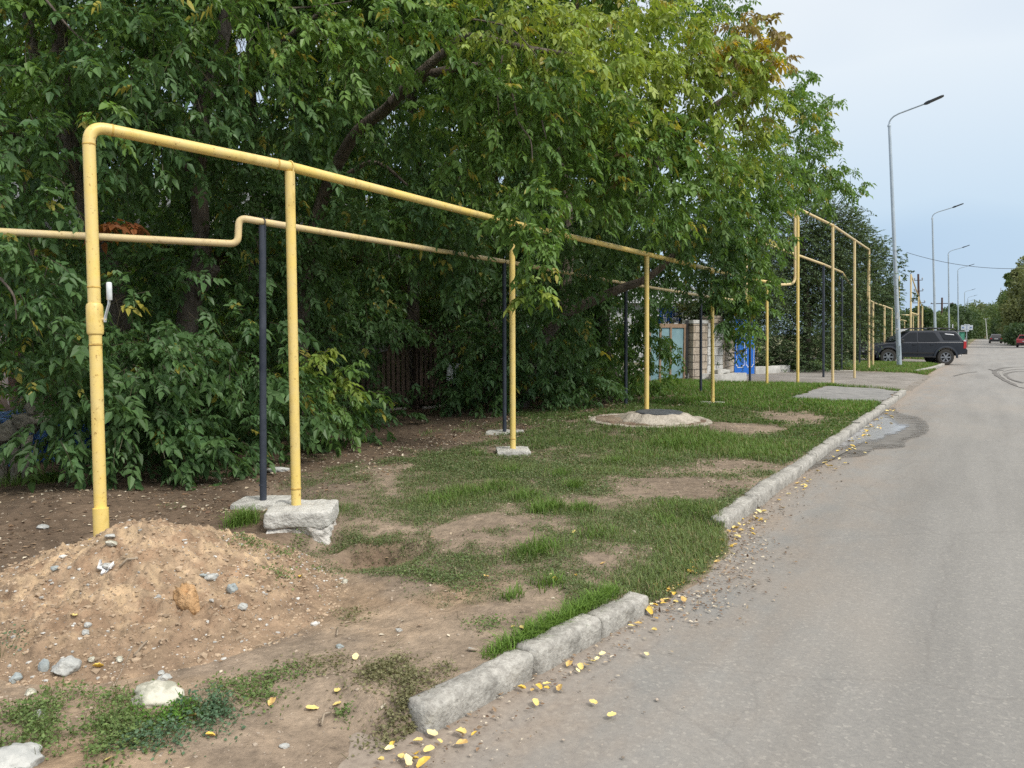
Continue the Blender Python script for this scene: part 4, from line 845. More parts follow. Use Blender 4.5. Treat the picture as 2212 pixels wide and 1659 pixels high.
# near side of the car is its left side (+y local); rear wheel at (-1.4, .83)
off = np.array([cx*-1.4 - cyy*.83, cyy*-1.4 + cx*.83])
build_suv((rw[0]-off[0], rw[1]-off[1], .0), rz)
def build_sedan(name, loc, rz, paint, label, sc=1, hatch=False):
    t = thing(name, label, 'car', loc, rz); R = .31
    def ar(cx, r=.37): return [(cx+r*math.cos(a), .31+r*math.sin(a)) for a in np.linspace(0, math.pi, 8)]
    lo = [(-2.10, .30), (-2.15, .55), (-2.10, .88), (-1.6, .93), (1.0, .90), (1.9, .78), (2.1, .62), (2.1, .32)] + ar(1.3)+ar(-1.3)
    if hatch: lo[2:4] = [(-2.08, .95), (-1.9, .98)]
    o = prism(lo, .82, .84, .3, .9).build('body', paint, t); bv = o.modifiers.new('bevel', 'BEVEL'); bv.width = .04; bv.segments = 2; bv.limit_method = 'ANGLE'; bv.angle_limit = math.radians(40); smoothed(o)
    cb = [(-1.75, .91), (-1.15, 1.36), (-.9, 1.41), (.1, 1.41), (.3, 1.36), (1.0, .90)] if not hatch else [(-2.0, .94), (-1.65, 1.36), (-1.5, 1.43), (.1, 1.43), (.3, 1.38), (1.05, .90)]
    o = prism(cb, .78, .58, .9, 1.41).build('cabin', paint, t); bv = o.modifiers.new('bevel', 'BEVEL'); bv.width = .03; bv.segments = 2; bv.limit_method = 'ANGLE'; smoothed(o)
    W = lambda z: .78-.2*(z-.9)/.51
    for s_ in (-1, 1):
        side_panel([(.85, .96), (-.25, .96), (-.25, 1.34), (.3, 1.33)], W, .01, .012, s_).build('front_window', GLS, t); side_panel([(-.3, .96), (-1.4, .96), (-1.1, 1.3), (-.3, 1.34)], W, .01, .012, s_).build('rear_window', GLS, t)
        MB().box((-2.1, s_*.66, .74), (.08, .26, .16)).build('tail_light', RDL, t); MB().box((2.06, s_*.62, .62), (.1, .32, .14)).build('headlight', WLN, t); MB().box((.62, s_*.92, 1.0), (.1, .18, .12)).build('side_mirror', BPL, t)
        wheel(t, 1.3, s_*.74, R, .19, s_, 5); wheel(t, -1.3, s_*.74, R, .19, s_, 5)
    xr = (cb[0][0]+.06, cb[1][0]-.02); zr_ = (.97, 1.33)
    MB().add([(xr[0]-.05, -.66, zr_[0]), (xr[0]-.05, .66, zr_[0]), (xr[1]-.05, .55, zr_[1]), (xr[1]-.05, -.55, zr_[1]), (xr[0]+.02, -.66, zr_[0]), (xr[0]+.02, .66, zr_[0]), (xr[1]+.02, .55, zr_[1]), (xr[1]+.02, -.55, zr_[1])], [(3, 2, 1, 0), (4, 5, 6, 7), (0, 1, 5, 4), (2, 3, 7, 6), (1, 2, 6, 5), (0, 4, 7, 3)]).build('rear_glass', GLS, t)
    MB().add([(1.02, -.68, .93), (1.02, .68, .93), (.34, .56, 1.35), (.34, -.56, 1.35), (1.06, -.68, .94), (1.06, .68, .94), (.38, .56, 1.36), (.38, -.56, 1.36)], [(0, 1, 2, 3), (7, 6, 5, 4), (0, 4, 5, 1), (2, 6, 7, 3), (1, 5, 6, 2), (0, 3, 7, 4)]).build('windscreen', GLS, t)
    MB().box((-2.14, 0, .42), (.12, 1.6, .2)).build('rear_bumper', BPL, t); MB().box((-2.165, 0, .70), (.02, .5, .11)).build('number_plate', PLT, t)
    return t
p = CP+ray(2150.5, 741)*118; build_sedan('driving_car', (p[0], p[1]+2, float(rr(p[1]))+.02), math.pi/2+.03, GRP_, 'dark saloon car seen from behind, driving away down the middle of the road')
p = CP+ray(2216, 751)*86; build_sedan('parked_car', (p[0], p[1]+1.5, float(rr(p[1]))+.02), math.pi/2-.05, RDP, 'red hatchback cut by the right edge of the photo', hatch=True)
p = CP+ray(2176, 738)*165; build_sedan('parked_car', (p[0]+1.5, p[1], float(rr(p[1]))+.02), 2.6, WLN, 'pale car parked far off under the right-hand trees', hatch=True)
# ================================================================ gates, walls, fences, houses
def wallobj(t, name, x0, y0, x1, y1, z0, z1, th, m, off=0):
    """a slab from (x0,y0) to (x1,y1) in world, parented to t (t at the origin)"""
    L = math.hypot(x1-x0, y1-y0); a = math.atan2(y1-y0, x1-x0)
    mb = MB().box((0, 0, (z0+z1)/2), (L, th, z1-z0)); o = mb.build(name, m, t); n = (-math.sin(a)*off, math.cos(a)*off)
    o.location = ((x0+x1)/2+n[0]-t.location.x, (y0+y1)/2+n[1]-t.location.y, 0); o.rotation_euler = (0, 0, a); return o
def brickmat(name, c1, c2, mort, sc, rough=.9, bw=.5, rh=.25, ms=.02):
    M = bpy.data.materials.new(name); M.use_nodes = True; nt = M.node_tree; b = nt.nodes['Principled BSDF']; b.inputs['Roughness'].default_value = rough
    tc = nt.nodes.new('ShaderNodeTexCoord'); mp = nt.nodes.new('ShaderNodeMapping'); mp.inputs['Rotation'].default_value = (math.radians(90), 0, 0); nt.links.new(tc.outputs['Object'], mp.inputs[0])
    br = N(nt, 'ShaderNodeTexBrick', Scale=float(sc)); br.inputs['Color1'].default_value = (*c1, 1); br.inputs['Color2'].default_value = (*c2, 1); br.inputs['Mortar'].default_value = (*mort, 1)
    br.inputs['Mortar Size'].default_value = ms; br.inputs['Brick Width'].default_value = bw; br.inputs['Row Height'].default_value = rh; nt.links.new(mp.outputs[0], br.inputs['Vector'])
    n = N(nt, 'ShaderNodeTexNoise', Scale=18.0, Detail=6.0); nt.links.new(tc.outputs['Object'], n.inputs['Vector'])
    r = nt.nodes.new('ShaderNodeValToRGB'); r.color_ramp.elements[0].color = (.6, .58, .55, 1); r.color_ramp.elements[1].color = (1.2, 1.2, 1.2, 1); r.color_ramp.elements[0].position = .3; nt.links.new(n.outputs['Fac'], r.inputs[0])
    k = N(nt, 'ShaderNodeMix', data_type='RGBA', blend_type='MULTIPLY'); k.inputs[0].default_value = 1; nt.links.new(br.outputs['Color'], k.inputs[6]); nt.links.new(r.outputs[0], k.inputs[7]); nt.links.new(k.outputs[2], b.inputs['Base Color'])
    bu = N(nt, 'ShaderNodeBump', Strength=1.0, Distance=.03); inv = N(nt, 'ShaderNodeMath', operation='SUBTRACT'); inv.inputs[0].default_value = 1; nt.links.new(br.outputs['Fac'], inv.inputs[1]); nt.links.new(inv.outputs[0], bu.inputs['Height']); nt.links.new(bu.outputs[0], b.inputs['Normal'])
    return M
TQ = mat('turquoise_paint', (.14, .25, .29), .6, scale=2, col2=(.22, .34, .37), bs=.2); BRN = mat('brown_frame', (.20, .13, .085), .7, scale=8, col2=(.30, .21, .14)); DKM = mat('dark_steel', (.03, .03, .03), .6, scale=8)
STN = brickmat('rusticated_stone', (.50, .42, .33), (.62, .54, .45), (.16, .135, .11), 1.0, bw=.52, rh=.235, ms=.012); WTL = brickmat('white_tile_wall', (.66, .67, .66), (.74, .74, .73), (.20, .19, .17), 1.0, bw=.34, rh=.30, ms=.010)
BLU = mat('blue_paint', (.012, .12, .50), .45, scale=2, col2=(.018, .155, .60)); WHT = mat('white_paint', (.72, .73, .73), .6, scale=5, col2=(.82, .82, .82))
def fr(px, py, dep):
    p = CP+ray(px, py)*dep; return p
# line of the property front behind the verge: (px, depth)
GD = 24.6; g0 = fr(1398, 822, GD-1.2); g1 = fr(1477, 822, GD+.2); w1 = fr(1517, 815, GD+.6); w2 = fr(1546, 812, GD+1.0)
gate = thing('gate', 'turquoise metal gate with brown frame strips, left of the stone pillar', 'gate', (g0[0], g0[1], 0))
zt_ = 1.6+ (722-700)/FPX*GD
wallobj(gate, 'gate_leaf', g0[0], g0[1], g1[0], g1[1], .08, zt_, .05, TQ)
L_ = math.hypot(g1[0]-g0[0], g1[1]-g0[1]); ga = math.atan2(g1[1]-g0[1], g1[0]-g0[0])
for i, f in enumerate([.02, .30, .58, .97]):
    q = g0+(g1-g0)*f; u = np.array([math.cos(ga), math.sin(ga)])*.045; n_ = np.array([math.sin(ga), -math.cos(ga)])*.045
    wallobj(gate, 'frame_strip', q[0]-u[0]+n_[0], q[1]-u[1]+n_[1], q[0]+u[0]+n_[0], q[1]+u[1]+n_[1], .08, zt_, .03, BRN)
for z_ in (.13, zt_-.06): 
    n_ = np.array([math.sin(ga), -math.cos(ga)])*.048; wallobj(gate, 'frame_rail', g0[0]+n_[0], g0[1]+n_[1], g1[0]+n_[0], g1[1]+n_[1], z_-.06, z_+.06, .028, BRN)
gw = thing('stone_wall', 'stone gate wall: tan rusticated blocks beside white tiles, with a pale coping', 'wall', (w1[0], w1[1], 0))
zs = 1.6+(722-700)/FPX*GD+.02
wallobj(gw, 'steel_post', g1[0]+.03, g1[1]+.02, g1[0]+.10, g1[1]+.06, 0, zs+.1, .1, DKM)
wallobj(gw, 'tan_section', g1[0]+.12, g1[1]+.08, w1[0], w1[1], 0, zs, .38, STN)
wallobj(gw, 'white_section', w1[0], w1[1], w2[0]+.05, w2[1]+.06, 0, zs+.02, .42, WTL)
wallobj(gw, 'coping', g1[0]+.08, g1[1]+.05, w1[0], w1[1], zs+.002, zs+.11, .46, WTL)
wallobj(gw, 'pillar_cap', w1[0]+.1, w1[1]+.05, w2[0]-.0, w2[1]-.0, zs+.022, zs+.26, .5, STN)
# wall further on to the blue gate
b0 = fr(1585, 806, 28.4); b1 = fr(1628, 803, 29.4)
w3 = thing('stone_wall', 'low tan stone wall behind the slim tree, between the white tiles and the blue gate', 'wall', (b0[0], b0[1], 0))
wallobj(w3, 'wall', w2[0]+.08, w2[1]+.10, b0[0]-.12, b0[1]-.1, 0, 1.85, .3, STN)
bg_ = thing('gate', 'bright blue metal gate with thin white outline panels', 'gate', (b0[0], b0[1], 0)); zb = 2.15
wallobj(bg_, 'gate_leaf', b0[0], b0[1], b1[0], b1[1], .10, zb, .06, BLU); ba = math.atan2(b1[1]-b0[1], b1[0]-b0[0]); Lb = math.hypot(b1[0]-b0[0], b1[1]-b0[1])
for f0, f1 in ((.06, .46), (.54, .94)):
    mb = MB(); X0, X1 = Lb*(f0-.5), Lb*(f1-.5); y = -.042
    for (a, b, c, d) in ((X0, X0+.02, .45, zb-.2), (X1-.02, X1, .45, zb-.2), (X0+.1, X1-.1, .36, .38), (X0+.1, X1-.1, zb-.13, zb-.11)):
        mb.box(((a+b)/2, y, (c+d)/2), (b-a, .012, d-c))
    for X_, sg in ((X0, 1), (X1, -1)):
        mb.box((X_+sg*.05, y, .44), (.1, .012, .02)); mb.box((X_+sg*.1, y, .40), (.02, .012, .08)); mb.box((X_+sg*.05, y, zb-.19), (.1, .012, .02)); mb.box((X_+sg*.1, y, zb-.15), (.02, .012, .08))
    o = mb.build('outline_panel', WHT, bg_); o.location = ((b0[0]+b1[0])/2-b0[0], (b0[1]+b1[1])/2-b0[1], 0); o.rotation_euler = (0, 0, ba)
GOLD = mat('gilt_emblem', (.55, .38, .06), .4, .6, scale=9)
mb = MB(); cc = [(.0, -.05, 1.55), (.08, -.05, 1.48), (.02, -.05, 1.38), (-.06, -.05, 1.28), (.06, -.05, 1.18), (.04, -.05, 1.08)]
o = mb.tube(cc, .035, 6).build('door_ornament', GOLD, bg_, True); o.location = (b0[0]*.28+b1[0]*.72-b0[0], b0[1]*.28+b1[1]*.72-b0[1], 0); o.rotation_euler = (0, 0, ba)
# white painted kerb blocks along the drive
for i, (px, py, dep, w_, lb) in enumerate([(1512, 818, 25.0, 1.3, 'long whitewashed concrete block at the foot of the stone wall'), (1562, 815, 24.8, .9, 'whitewashed block, broken at its end, below the slim tree'), (1587, 813, 25.4, .75, 'whitewashed block nearest the blue gate'),
                                           (1557, 806, 25.0, .55, 'small white block lying on top of the whitewashed row'), (1652, 800, 30.5, 1.5, 'whitewashed edging block under the far bushes, right of the blue gate'), (1684, 799, 31.5, 1.1, 'second whitewashed edging block under the far bushes')]):
    p = fr(px, py, dep); z_ = .16 if i != 3 else .40
    mb = rough_box((w_, .3, .34 if i != 3 else .12), 5, .03, 200+i, .03); o = mb.build('edging_block', mat('whitewash', (.38, .37, .34), .9, scale=3, col2=(.56, .55, .52)) if i == 0 else bpy.data.materials['whitewash'], None, True); smoothed(o, 50)
    o.location = (p[0], p[1], z_); o.rotation_euler = (0, 0, .75+.1*i); tag(o, lb, 'edging block', 'whitewashed blocks beside the gates')
# houses behind
def house(name, label, x, y, rz, w, d, h, rh, wm, rm, wins=()):
    t = thing(name, label, 'house', (x, y, 0), rz)
    MB().box((0, 0, h/2), (w, d, h)).build('wall', wm, t); e = .45
    MB().add([(-w/2-e, -d/2-e, h-.1), (w/2+e, -d/2-e, h-.1), (w/2+e, d/2+e, h-.1), (-w/2-e, d/2+e, h-.1), (-w/2-e, 0, h+rh), (w/2+e, 0, h+rh)], [(0, 1, 5, 4), (2, 3, 4, 5), (0, 4, 3), (1, 2, 5), (0, 3, 2, 1)]).build('roof', rm, t)
    for (wx, wz, ww, wh) in wins:
        o = MB().box((wx, -d/2-.02, wz), (ww, .08, wh)).build('window', WHT, t); MB().box((wx, -d/2-.065, wz), (ww-.16, .03, wh-.16)).build('pane', GLS, o)
    return t
BRK = brickmat('pink_brick', (.42, .24, .19), (.50, .31, .25), (.40, .36, .32), 4.5, bw=.5, rh=.25); RRF = mat('red_roof', (.30, .05, .06), .7, scale=5, col2=(.40, .09, .09)); GRW = mat('grey_render', (.38, .39, .40), .9, scale=2, col2=(.50, .51, .52)); GRF = mat('grey_slate', (.22, .23, .24), .85, scale=6, col2=(.32, .33, .34)); WWL = mat('cream_render', (.62, .60, .55), .9, scale=2)
h1 = fr(560, 560, 21); house('brick_house', 'pinkish brick house glimpsed through the leaves at the left', h1[0]-1, h1[1], 1.15, 11, 8, 3.6, 2.2, BRK, GRF, [(-3, 1.9, 1.4, 1.3), (0, 1.9, 1.4, 1.3), (3, 1.9, 1.4, 1.3)])
h2 = fr(1405, 650, 40); house('grey_house', 'grey house with slate roof behind the turquoise gate', h2[0]-4.3, h2[1]+2, .85, 10, 9, 3.3, 1.6, GRW, GRF, [(-2.5, 1.9, 1.3, 1.4), (1.5, 1.9, 1.3, 1.4)])
h3 = fr(2011, 722, 250); t_ = house('white_block', 'white apartment block with shallow roof far off beyond the trees', h3[0], h3[1], .4, 8, 14, 7.4, 1.0, WWL, GRW, [(-2, 6, 1, 1.2), (1, 6, 1, 1.2)])
# blue ornamental grating and white rail above the gate
bgr = thing('window_grating', 'blue ornamental grating and white rail showing above the turquoise gate', 'grating', (g0[0], g0[1], 0))
q0 = fr(1425, 690, 27.0); q1 = fr(1470, 690, 27.8); mb = MB()
for k in range(15):
    f = k/14; q = q0+(q1-q0)*f
    for r_ in range(3): mb.box((q[0]-g0[0], q[1]-g0[1], 2.12+.17*r_), (.042, .05, .13), rz=.4)
for z_ in (2.03, 2.21, 2.38, 2.54): mb.tube([(q0[0]-g0[0], q0[1]-g0[1], z_), (q1[0]-g0[0], q1[1]-g0[1], z_)], .018, 6)
for f in (0, .5, 1): q = q0+(q1-q0)*f; mb.box((q[0]-g0[0], q[1]-g0[1], 1.2), (.06, .06, 2.4))
mb.build('grating', BLU, bgr)
mb = MB(); q0 = fr(1418, 663, 27.0); q1 = fr(1470, 661, 28.0); mb.tube([(q0[0]-g0[0], q0[1]-g0[1], q0[2]), (q1[0]-g0[0], q1[1]-g0[1], q1[2])], .035, 8)
for f in (0, .45, 1): q = q0+(q1-q0)*f; mb.tube([(q[0]-g0[0], q[1]-g0[1], 1.0), (q[0]-g0[0], q[1]-g0[1], q[2])], .03, 6)
mb.build('rail', WHT, bgr)
# picket fence in the dark behind the foliage
WD = mat('weathered_board', (.07, .05, .037), .9, scale=12, col2=(.14, .10, .078), bs=.6, bscale=30); PLN = mat('pale_batten', (.40, .37, .33), .9, scale=9)
def fence(x0, y0, x1, y1, h, label, batten=True, gap=None):
    t = thing('picket_fence', label, 'fence', (x0, y0, 0)); L = math.hypot(x1-x0, y1-y0); n = int(L/.115); a = math.atan2(y1-y0, x1-x0); u = np.array([math.cos(a), math.sin(a)]); nn_ = np.array([u[1], -u[0]]); mb = MB()
    for k in range(n):
        p = u*(k+.5)*L/n; z0 = gzs(x0+p[0], y0+p[1])+.08; hh = h+random.uniform(-.03, .03)
        mb.box((p[0], p[1], z0+hh/2), (.078, .02, hh), rz=a+random.uniform(-.05, .05))
    mb.build('picket_panel', WD, t)
    for z_ in (.45, h-.25):
        q = -nn_*.035; MB().box((q[0]+u[0]*L/2, q[1]+u[1]*L/2, z_), (L, .04, .08), rz=a).build('rail', WD, t)
    for f in np.linspace(0.02, .98, max(2, int(L/2.6))): MB().box((u[0]*L*f-nn_[0]*.09, u[1]*L*f-nn_[1]*.09, h/2), (.09, .09, h+.15), rz=a).build('fence_post', WD, t)
    if batten: MB().box((u[0]*L*.5+nn_[0]*.03, u[1]*L*.5+nn_[1]*.03, .13), (L*.9, .03, .10), rz=a).build('bottom_batten', PLN, t)
    return t, u, nn_
F0 = Gp(905, 893, .05); F1 = Gp(1003, 883, .05); Fm = Gp(770, 905, .05); F2 = F1+(F1-F0)*1.1
t1, u_, n__ = fence(F0[0], F0[1], F1[0], F1[1], 1.55, 'dark brown picket fence with a pale batten along its foot, seen under the foliage')
fa = Fm-(F0-Fm)*.0; t2, _, _ = fence(F0[0]-2.6*u_[0]-.35*n__[0], F0[1]-2.6*u_[1]-.35*n__[1], F0[0]-.05*u_[0]-.2*n__[0], F0[1]-.05*u_[1]-.2*n__[1], 1.5, 'dark picket fence with a grey cloth over its top, left part')
t3, _, _ = fence(F1[0]+.15, F1[1]+.1, F1[0]+u_[0]*4.5, F1[1]+u_[1]*4.5, 1.45, 'dark picket fence in deep shade, right of the battened part', batten=False)
CLO = mat('grey_cloth', (.10, .10, .11), .95, scale=25, col2=(.22, .21, .22), bs=.5, bscale=80)
def cloth(name, c, u, w_, h_, m, label, cat, seed, n=24):
    nn_ = np.array([u[1], -u[0]]); vs = []
    for i in range(n+1):
        for j in range(n+1):
            s = i/n; tt = j/n; d = .05+.05*(float(vn(s*6+seed, tt*2, seed))-.3)+.02*math.sin(s*25+seed); dr = h_*tt*(1-.35*abs(s-.4)-.15*float(vn(s*5, 1, seed)))
            vs.append((c[0]+u[0]*(s-.5)*w_+nn_[0]*d, c[1]+u[1]*(s-.5)*w_+nn_[1]*d, c[2]-dr-.05*math.sin(s*3.1)))
    o = MB().add(vs, [(i*(n+1)+j, i*(n+1)+j+1, (i+1)*(n+1)+j+1, (i+1)*(n+1)+j) for i in range(n) for j in range(n)]).build(name, m, None, True); sm = o.modifiers.new('thickness', 'SOLIDIFY'); sm.thickness = .012
    return tag(o, label, cat)
c_ = F0-np.array([u_[0], u_[1], 0])*1.5; cloth('cloth', (c_[0]-.2*n__[0], c_[1]-.2*n__[1], 1.62), u_, 1.7, .5, CLO, 'dark grey cloth hung over the top of the left picket fence', 'cloth', 3)
PLS = mat('plastic_film', (.42, .47, .48), .35, scale=10, col2=(.62, .66, .67)); c_ = F0*.15+F1*.85; cloth('plastic_sheet', (c_[0]+.02*n__[0], c_[1]+.02*n__[1], 1.05), u_, .8, .5, PLS, 'crumpled pale plastic sheet caught on the picket fence', 'plastic sheet', 8)
# broken concrete fence at the left edge, with a blue tarpaulin behind
BC = mat('old_concrete', (.13, .12, .10), .95, scale=6, col2=(.27, .25, .21), bs=1, bscale=30, bd=.02)
bd = 7.6; A_ = fr(-70, 1010, bd); Bq = fr(95, 1010, bd+.3); t = thing('concrete_fence', 'broken concrete fence with crumbling rail and balusters, at the left edge under the leaves', 'fence', (A_[0], A_[1], 0))
zg = gzs(A_[0], A_[1]); ur = (Bq-A_)/np.linalg.norm(Bq[:2]-A_[:2]); ar_ = math.atan2(ur[1], ur[0])
def loc_(px, py, dd=0): p = CP+ray(px, py)*(bd+dd); return Vector((p[0]-A_[0], p[1]-A_[1], p[2]))
s = rough_box((.62, .14, .17), 12, .05, 61, .04); o = s.build('rail', BC, t, True); smoothed(o, 60); o.location = loc_(12, 935); o.rotation_euler = (0, -.38, ar_)
s = rough_box((.34, .16, .13), 10, .05, 63, .04); o = s.build('rail', BC, t, True); smoothed(o, 60); o.location = loc_(68, 903, .05); o.rotation_euler = (0, -.25, ar_)
s = rough_box((.10, .12, .12), 6, .03, 65, .03); o = s.build('broken_cap', BC, t, True); smoothed(o, 60); o.location = loc_(72, 882, .02)
for k, (px, y0_, y1_, r_) in enumerate([(3, 988, 1018, .05), (31, 950, 1018, .045), (55, 940, 1015, .045), (-35, 940, 1018, .05)]):
    a = loc_(px-1, y1_); b_ = loc_(px+2, y0_); a.z = zg-.1; smoothed(MB().tube([a, a*.7+b_*.3, a*.35+b_*.65, b_], [r_*1.2, r_*.8, r_*.95, r_*1.25], 10, jit=.12).build('baluster', BC, t), 60)
TRP = mat('blue_tarpaulin', (.012, .06, .26), .35, scale=6, col2=(.10, .24, .55), bs=1, bscale=8, bd=.05, spec=.6, lo=.45, hi=.6)
c_ = fr(20, 960, bd+1.5); mb = rough_box((1.9, 1.3, .62), 12, .06, 71, .05, sc=.5); o = mb.build('tarpaulin', TRP, None, True); smoothed(o, 60); o.location = (c_[0], c_[1], .33); o.rotation_euler = (0, 0, ar_+.2); tag(o, 'blue tarpaulin heap glimpsed behind the broken concrete fence', 'tarpaulin')
# ================================================================ far street: posts, poles, sign, people
def farposts(specs, grp, lbs):
    for (px, pt, pb, dep, r_), lb in zip(specs, lbs):
        B = CP+ray(px, pb)*dep; B[2] = gzs(B[0], B[1]); T = CP+ray(px, pt)*dep
        post('support_post', B, T, r_, YP, lb, grp, ring=False, strap=False)
FP = [(1942.5, 596, 745, 60, .05), (1967.8, 593, 745, 62, .07), (1984, 640, 745, 66, .06), (1992.6, 662, 745, 70, .06), (1973, 678, 745, 64, .04), (1954, 693, 745, 74, .045), (1961.5, 697, 745, 78, .045), (1977, 703, 740, 80, .045), (1981, 706, 740, 84, .04),
      (2000, 706, 740, 92, .05), (2004, 708, 740, 97, .05), (2008, 710, 740, 102, .05), (2012, 711, 740, 107, .05), (2016, 712, 740, 112, .05), (1934, 680, 750, 56, .035), (1919, 691, 752, 54, .03), (1944, 683, 750, 57, .035)]
farposts(FP, 'far yellow posts beyond the black car', ['tall pale yellow post just right of the nearest lamp pole', 'tallest thick yellow post above the black car\'s windscreen', 'tall yellow post beside the brown utility pole', 'yellow post just right of the brown utility pole',
      'thinner yellow post tight behind the tallest thick one', 'first short yellow post above the black car\'s bonnet', 'second short yellow post above the black car\'s bonnet', 'short yellow post under the sloping far pipe', 'short yellow post nearest the brown utility pole']
      + ['short yellow post in the far row seen above the black car\'s roof']*5 + ['short far yellow post left of the nearest lamp pole, among leaves', 'thin yellow post among the leaves behind the black car\'s nose', 'yellow post almost hidden by the nearest lamp pole'])
def farpipe(pts, r_, lb):
    P = [CP+ray(a, b)*d for a, b, d in pts]; t = MB().tube(P, r_, 8).build('gas_pipe', YP, None, True); return tag(t, lb, 'gas pipe', 'distant yellow gas pipes')
farpipe([(1922, 680.5, 58), (1944, 680.5, 59), (1984, 680.8, 66)], .05, 'level far yellow pipe crossing above the black car\'s windscreen')
farpipe([(1943, 690, 60), (1955, 693, 74), (1968, 697, 79), (1976, 702, 80), (1984, 708, 86)], .05, 'sloping far yellow pipe above the black car\'s bonnet')
farpipe([(1969, 676, 62), (1984, 680, 66)], .06, 'short sloping pipe piece between the two thick far posts')
farpipe([(1967.8, 593, 62), (1984, 640, 66), (1992, 664, 70)], .05, 'high pipe sloping down from the tallest far post through the twigs')
farpipe([(1993, 702, 86), (2000, 705.5, 92), (2016, 711.5, 112)], .055, 'farthest yellow pipe, on the row of posts above the car\'s roof')
farpipe([(1984, 710, 90), (2014, 710.5, 108)], .04, 'thin level pipe beneath the farthest sloping one')
farpipe([(1908, 698, 54), (1933, 698, 56)], .04, 'low pipe between the leaves behind the black car\'s nose')
PBR = mat('tarred_wood', (.06, .035, .03), .9, scale=6, col2=(.11, .07, .06)); PGY = mat('grey_pole', (.30, .28, .27), .9, scale=6); INS = mat('glass_insulator', (.35, .38, .42), .3, scale=9)
def pole(name, px, pt, pb, dep, r_, label, m1, arms=(), lean=0, cat='utility pole'):
    B = CP+ray(px, pb)*dep; B[2] = gzs(B[0], B[1])-.2; T = CP+ray(px+lean, pt)*dep; t = thing(name, label, cat, (B[0], B[1], 0)); b_ = Vector((0, 0, B[2])); tt = Vector((T[0]-B[0], T[1]-B[1], T[2]))
    smoothed(MB().tube([b_, tt], [r_, r_*.7], 10).build('pole', m1, t))
    for (py, w_) in arms:
        f = (pb-py)/(pb-pt); c = b_+(tt-b_)*f; MB().box(c, (w_, .07 if w_ < 2 else .12, .06 if w_ < 2 else .12), rz=-.0).build('crossarm', m1, t)
        for s_ in (-1, 1): smoothed(MB().lathe(c+Vector((s_*w_*.46, 0, .06)), [(.03, 0), (.07, .06), (.07, .14), (.03, .2)], 8).build('insulator', INS, t))
    return t
pole('utility_pole', 1987.5, 592, 742, 75, .13, 'brown wooden pole with insulators on both sides, above the black car\'s windscreen', PBR, [(604, .75), (625, .8), (648, 1.1)], -4)
pole('utility_pole', 2034, 643, 740, 130, .2, 'wooden pole with one straight crossarm, left of the third street lamp', PBR, [(655.5, 3.4)], 1)
pole('utility_pole', 2005, 661, 740, 150, .13, 'thin pole with a small head, above the white apartment block', PGY, [(664, .8)], 2)
pole('lamp_post', 2133, 688, 732, 200, .10, 'pale leaning post with a thin arm at the far end of the road', mat('pale_post', (.6, .6, .58), .7), [(689, 1.0)], -4, 'post')
def pylon():
    dep = 230; B = CP+ray(2078, 735)*dep; T = CP+ray(2078, 662)*dep; t = thing('pylon', 'dark A-shaped power pylon above the far trees', 'pylon', (B[0], B[1], 0)); mb = MB(); h = T[2]
    for s_ in (-1, 1): mb.tube([(s_*1.9, 0, 0), (s_*.3, 0, h)], .16, 6)
    for f in (.6, .75, .88): mb.box((0, 0, h*f), (2*(1.9-1.6*f)+.5, .15, .15))
    mb.build('frame', PBR, t)
    for z_ in (h*.94, h*.86): MB().box((0, 0, z_), (4.6 if z_ > h*.9 else 3.0, .2, .2)).build('crossarm', PBR, t)
pylon()
t = thing('radio_mast', 'thin red and white radio mast on the skyline before the right-hand trees', 'mast', tuple((CP+ray(2158, 722)*280)[:2])+(0,)); RW = mat('mast_red', (.35, .12, .10), .7); T = CP+ray(2158, 622)*280
MB().tube([(0, 0, 0), (0, 0, T[2])], [.4, .12], 6).build('lattice', mat('mast_steel', (.45, .45, .48), .6), t); MB().tube([(.1, 0, T[2]-9), (.1, 0, T[2]-3)], .5, 6).build('antenna_cluster', RW, t)
# road sign
dep = 105; S = CP+ray(2088.5, 712)*dep; t = thing('road_sign', 'white double road sign with blue marks on a grey post, beyond the black car', 'sign', (S[0], S[1], 0)); zt = S[2]
SGB = mat('sign_blue', (.12, .20, .42), .5, scale=6); WSG = mat('sign_white', (.66, .70, .76), .45, scale=6)
MB().tube([(0, 0, 0), (0, 0, zt+.3)], .06, 8).build('post', LP_, t)
yw = .15
for sx_, w_ in ((-.36, .62), (.36, .62)):
    o = MB().box((sx_, -.09, zt+.28), (.68, .03, .66)).build('sign_panel', WSG, t); MB().box((sx_*1.25, -.112, zt+.26), (.24, .01, .16)).build('arrow_mark', SGB, o)
MB().box((0, -.1, zt+.68), (.66, .03, .10)).build('sign_panel', WSG, t); MB().box((0, -.09, zt-.17), (.5, .03, .20)).build('sign_panel', WSG, t); MB().box((0, -.118, zt+.26), (.05, .012, .6)).build('dividing_bar', SGB, t)
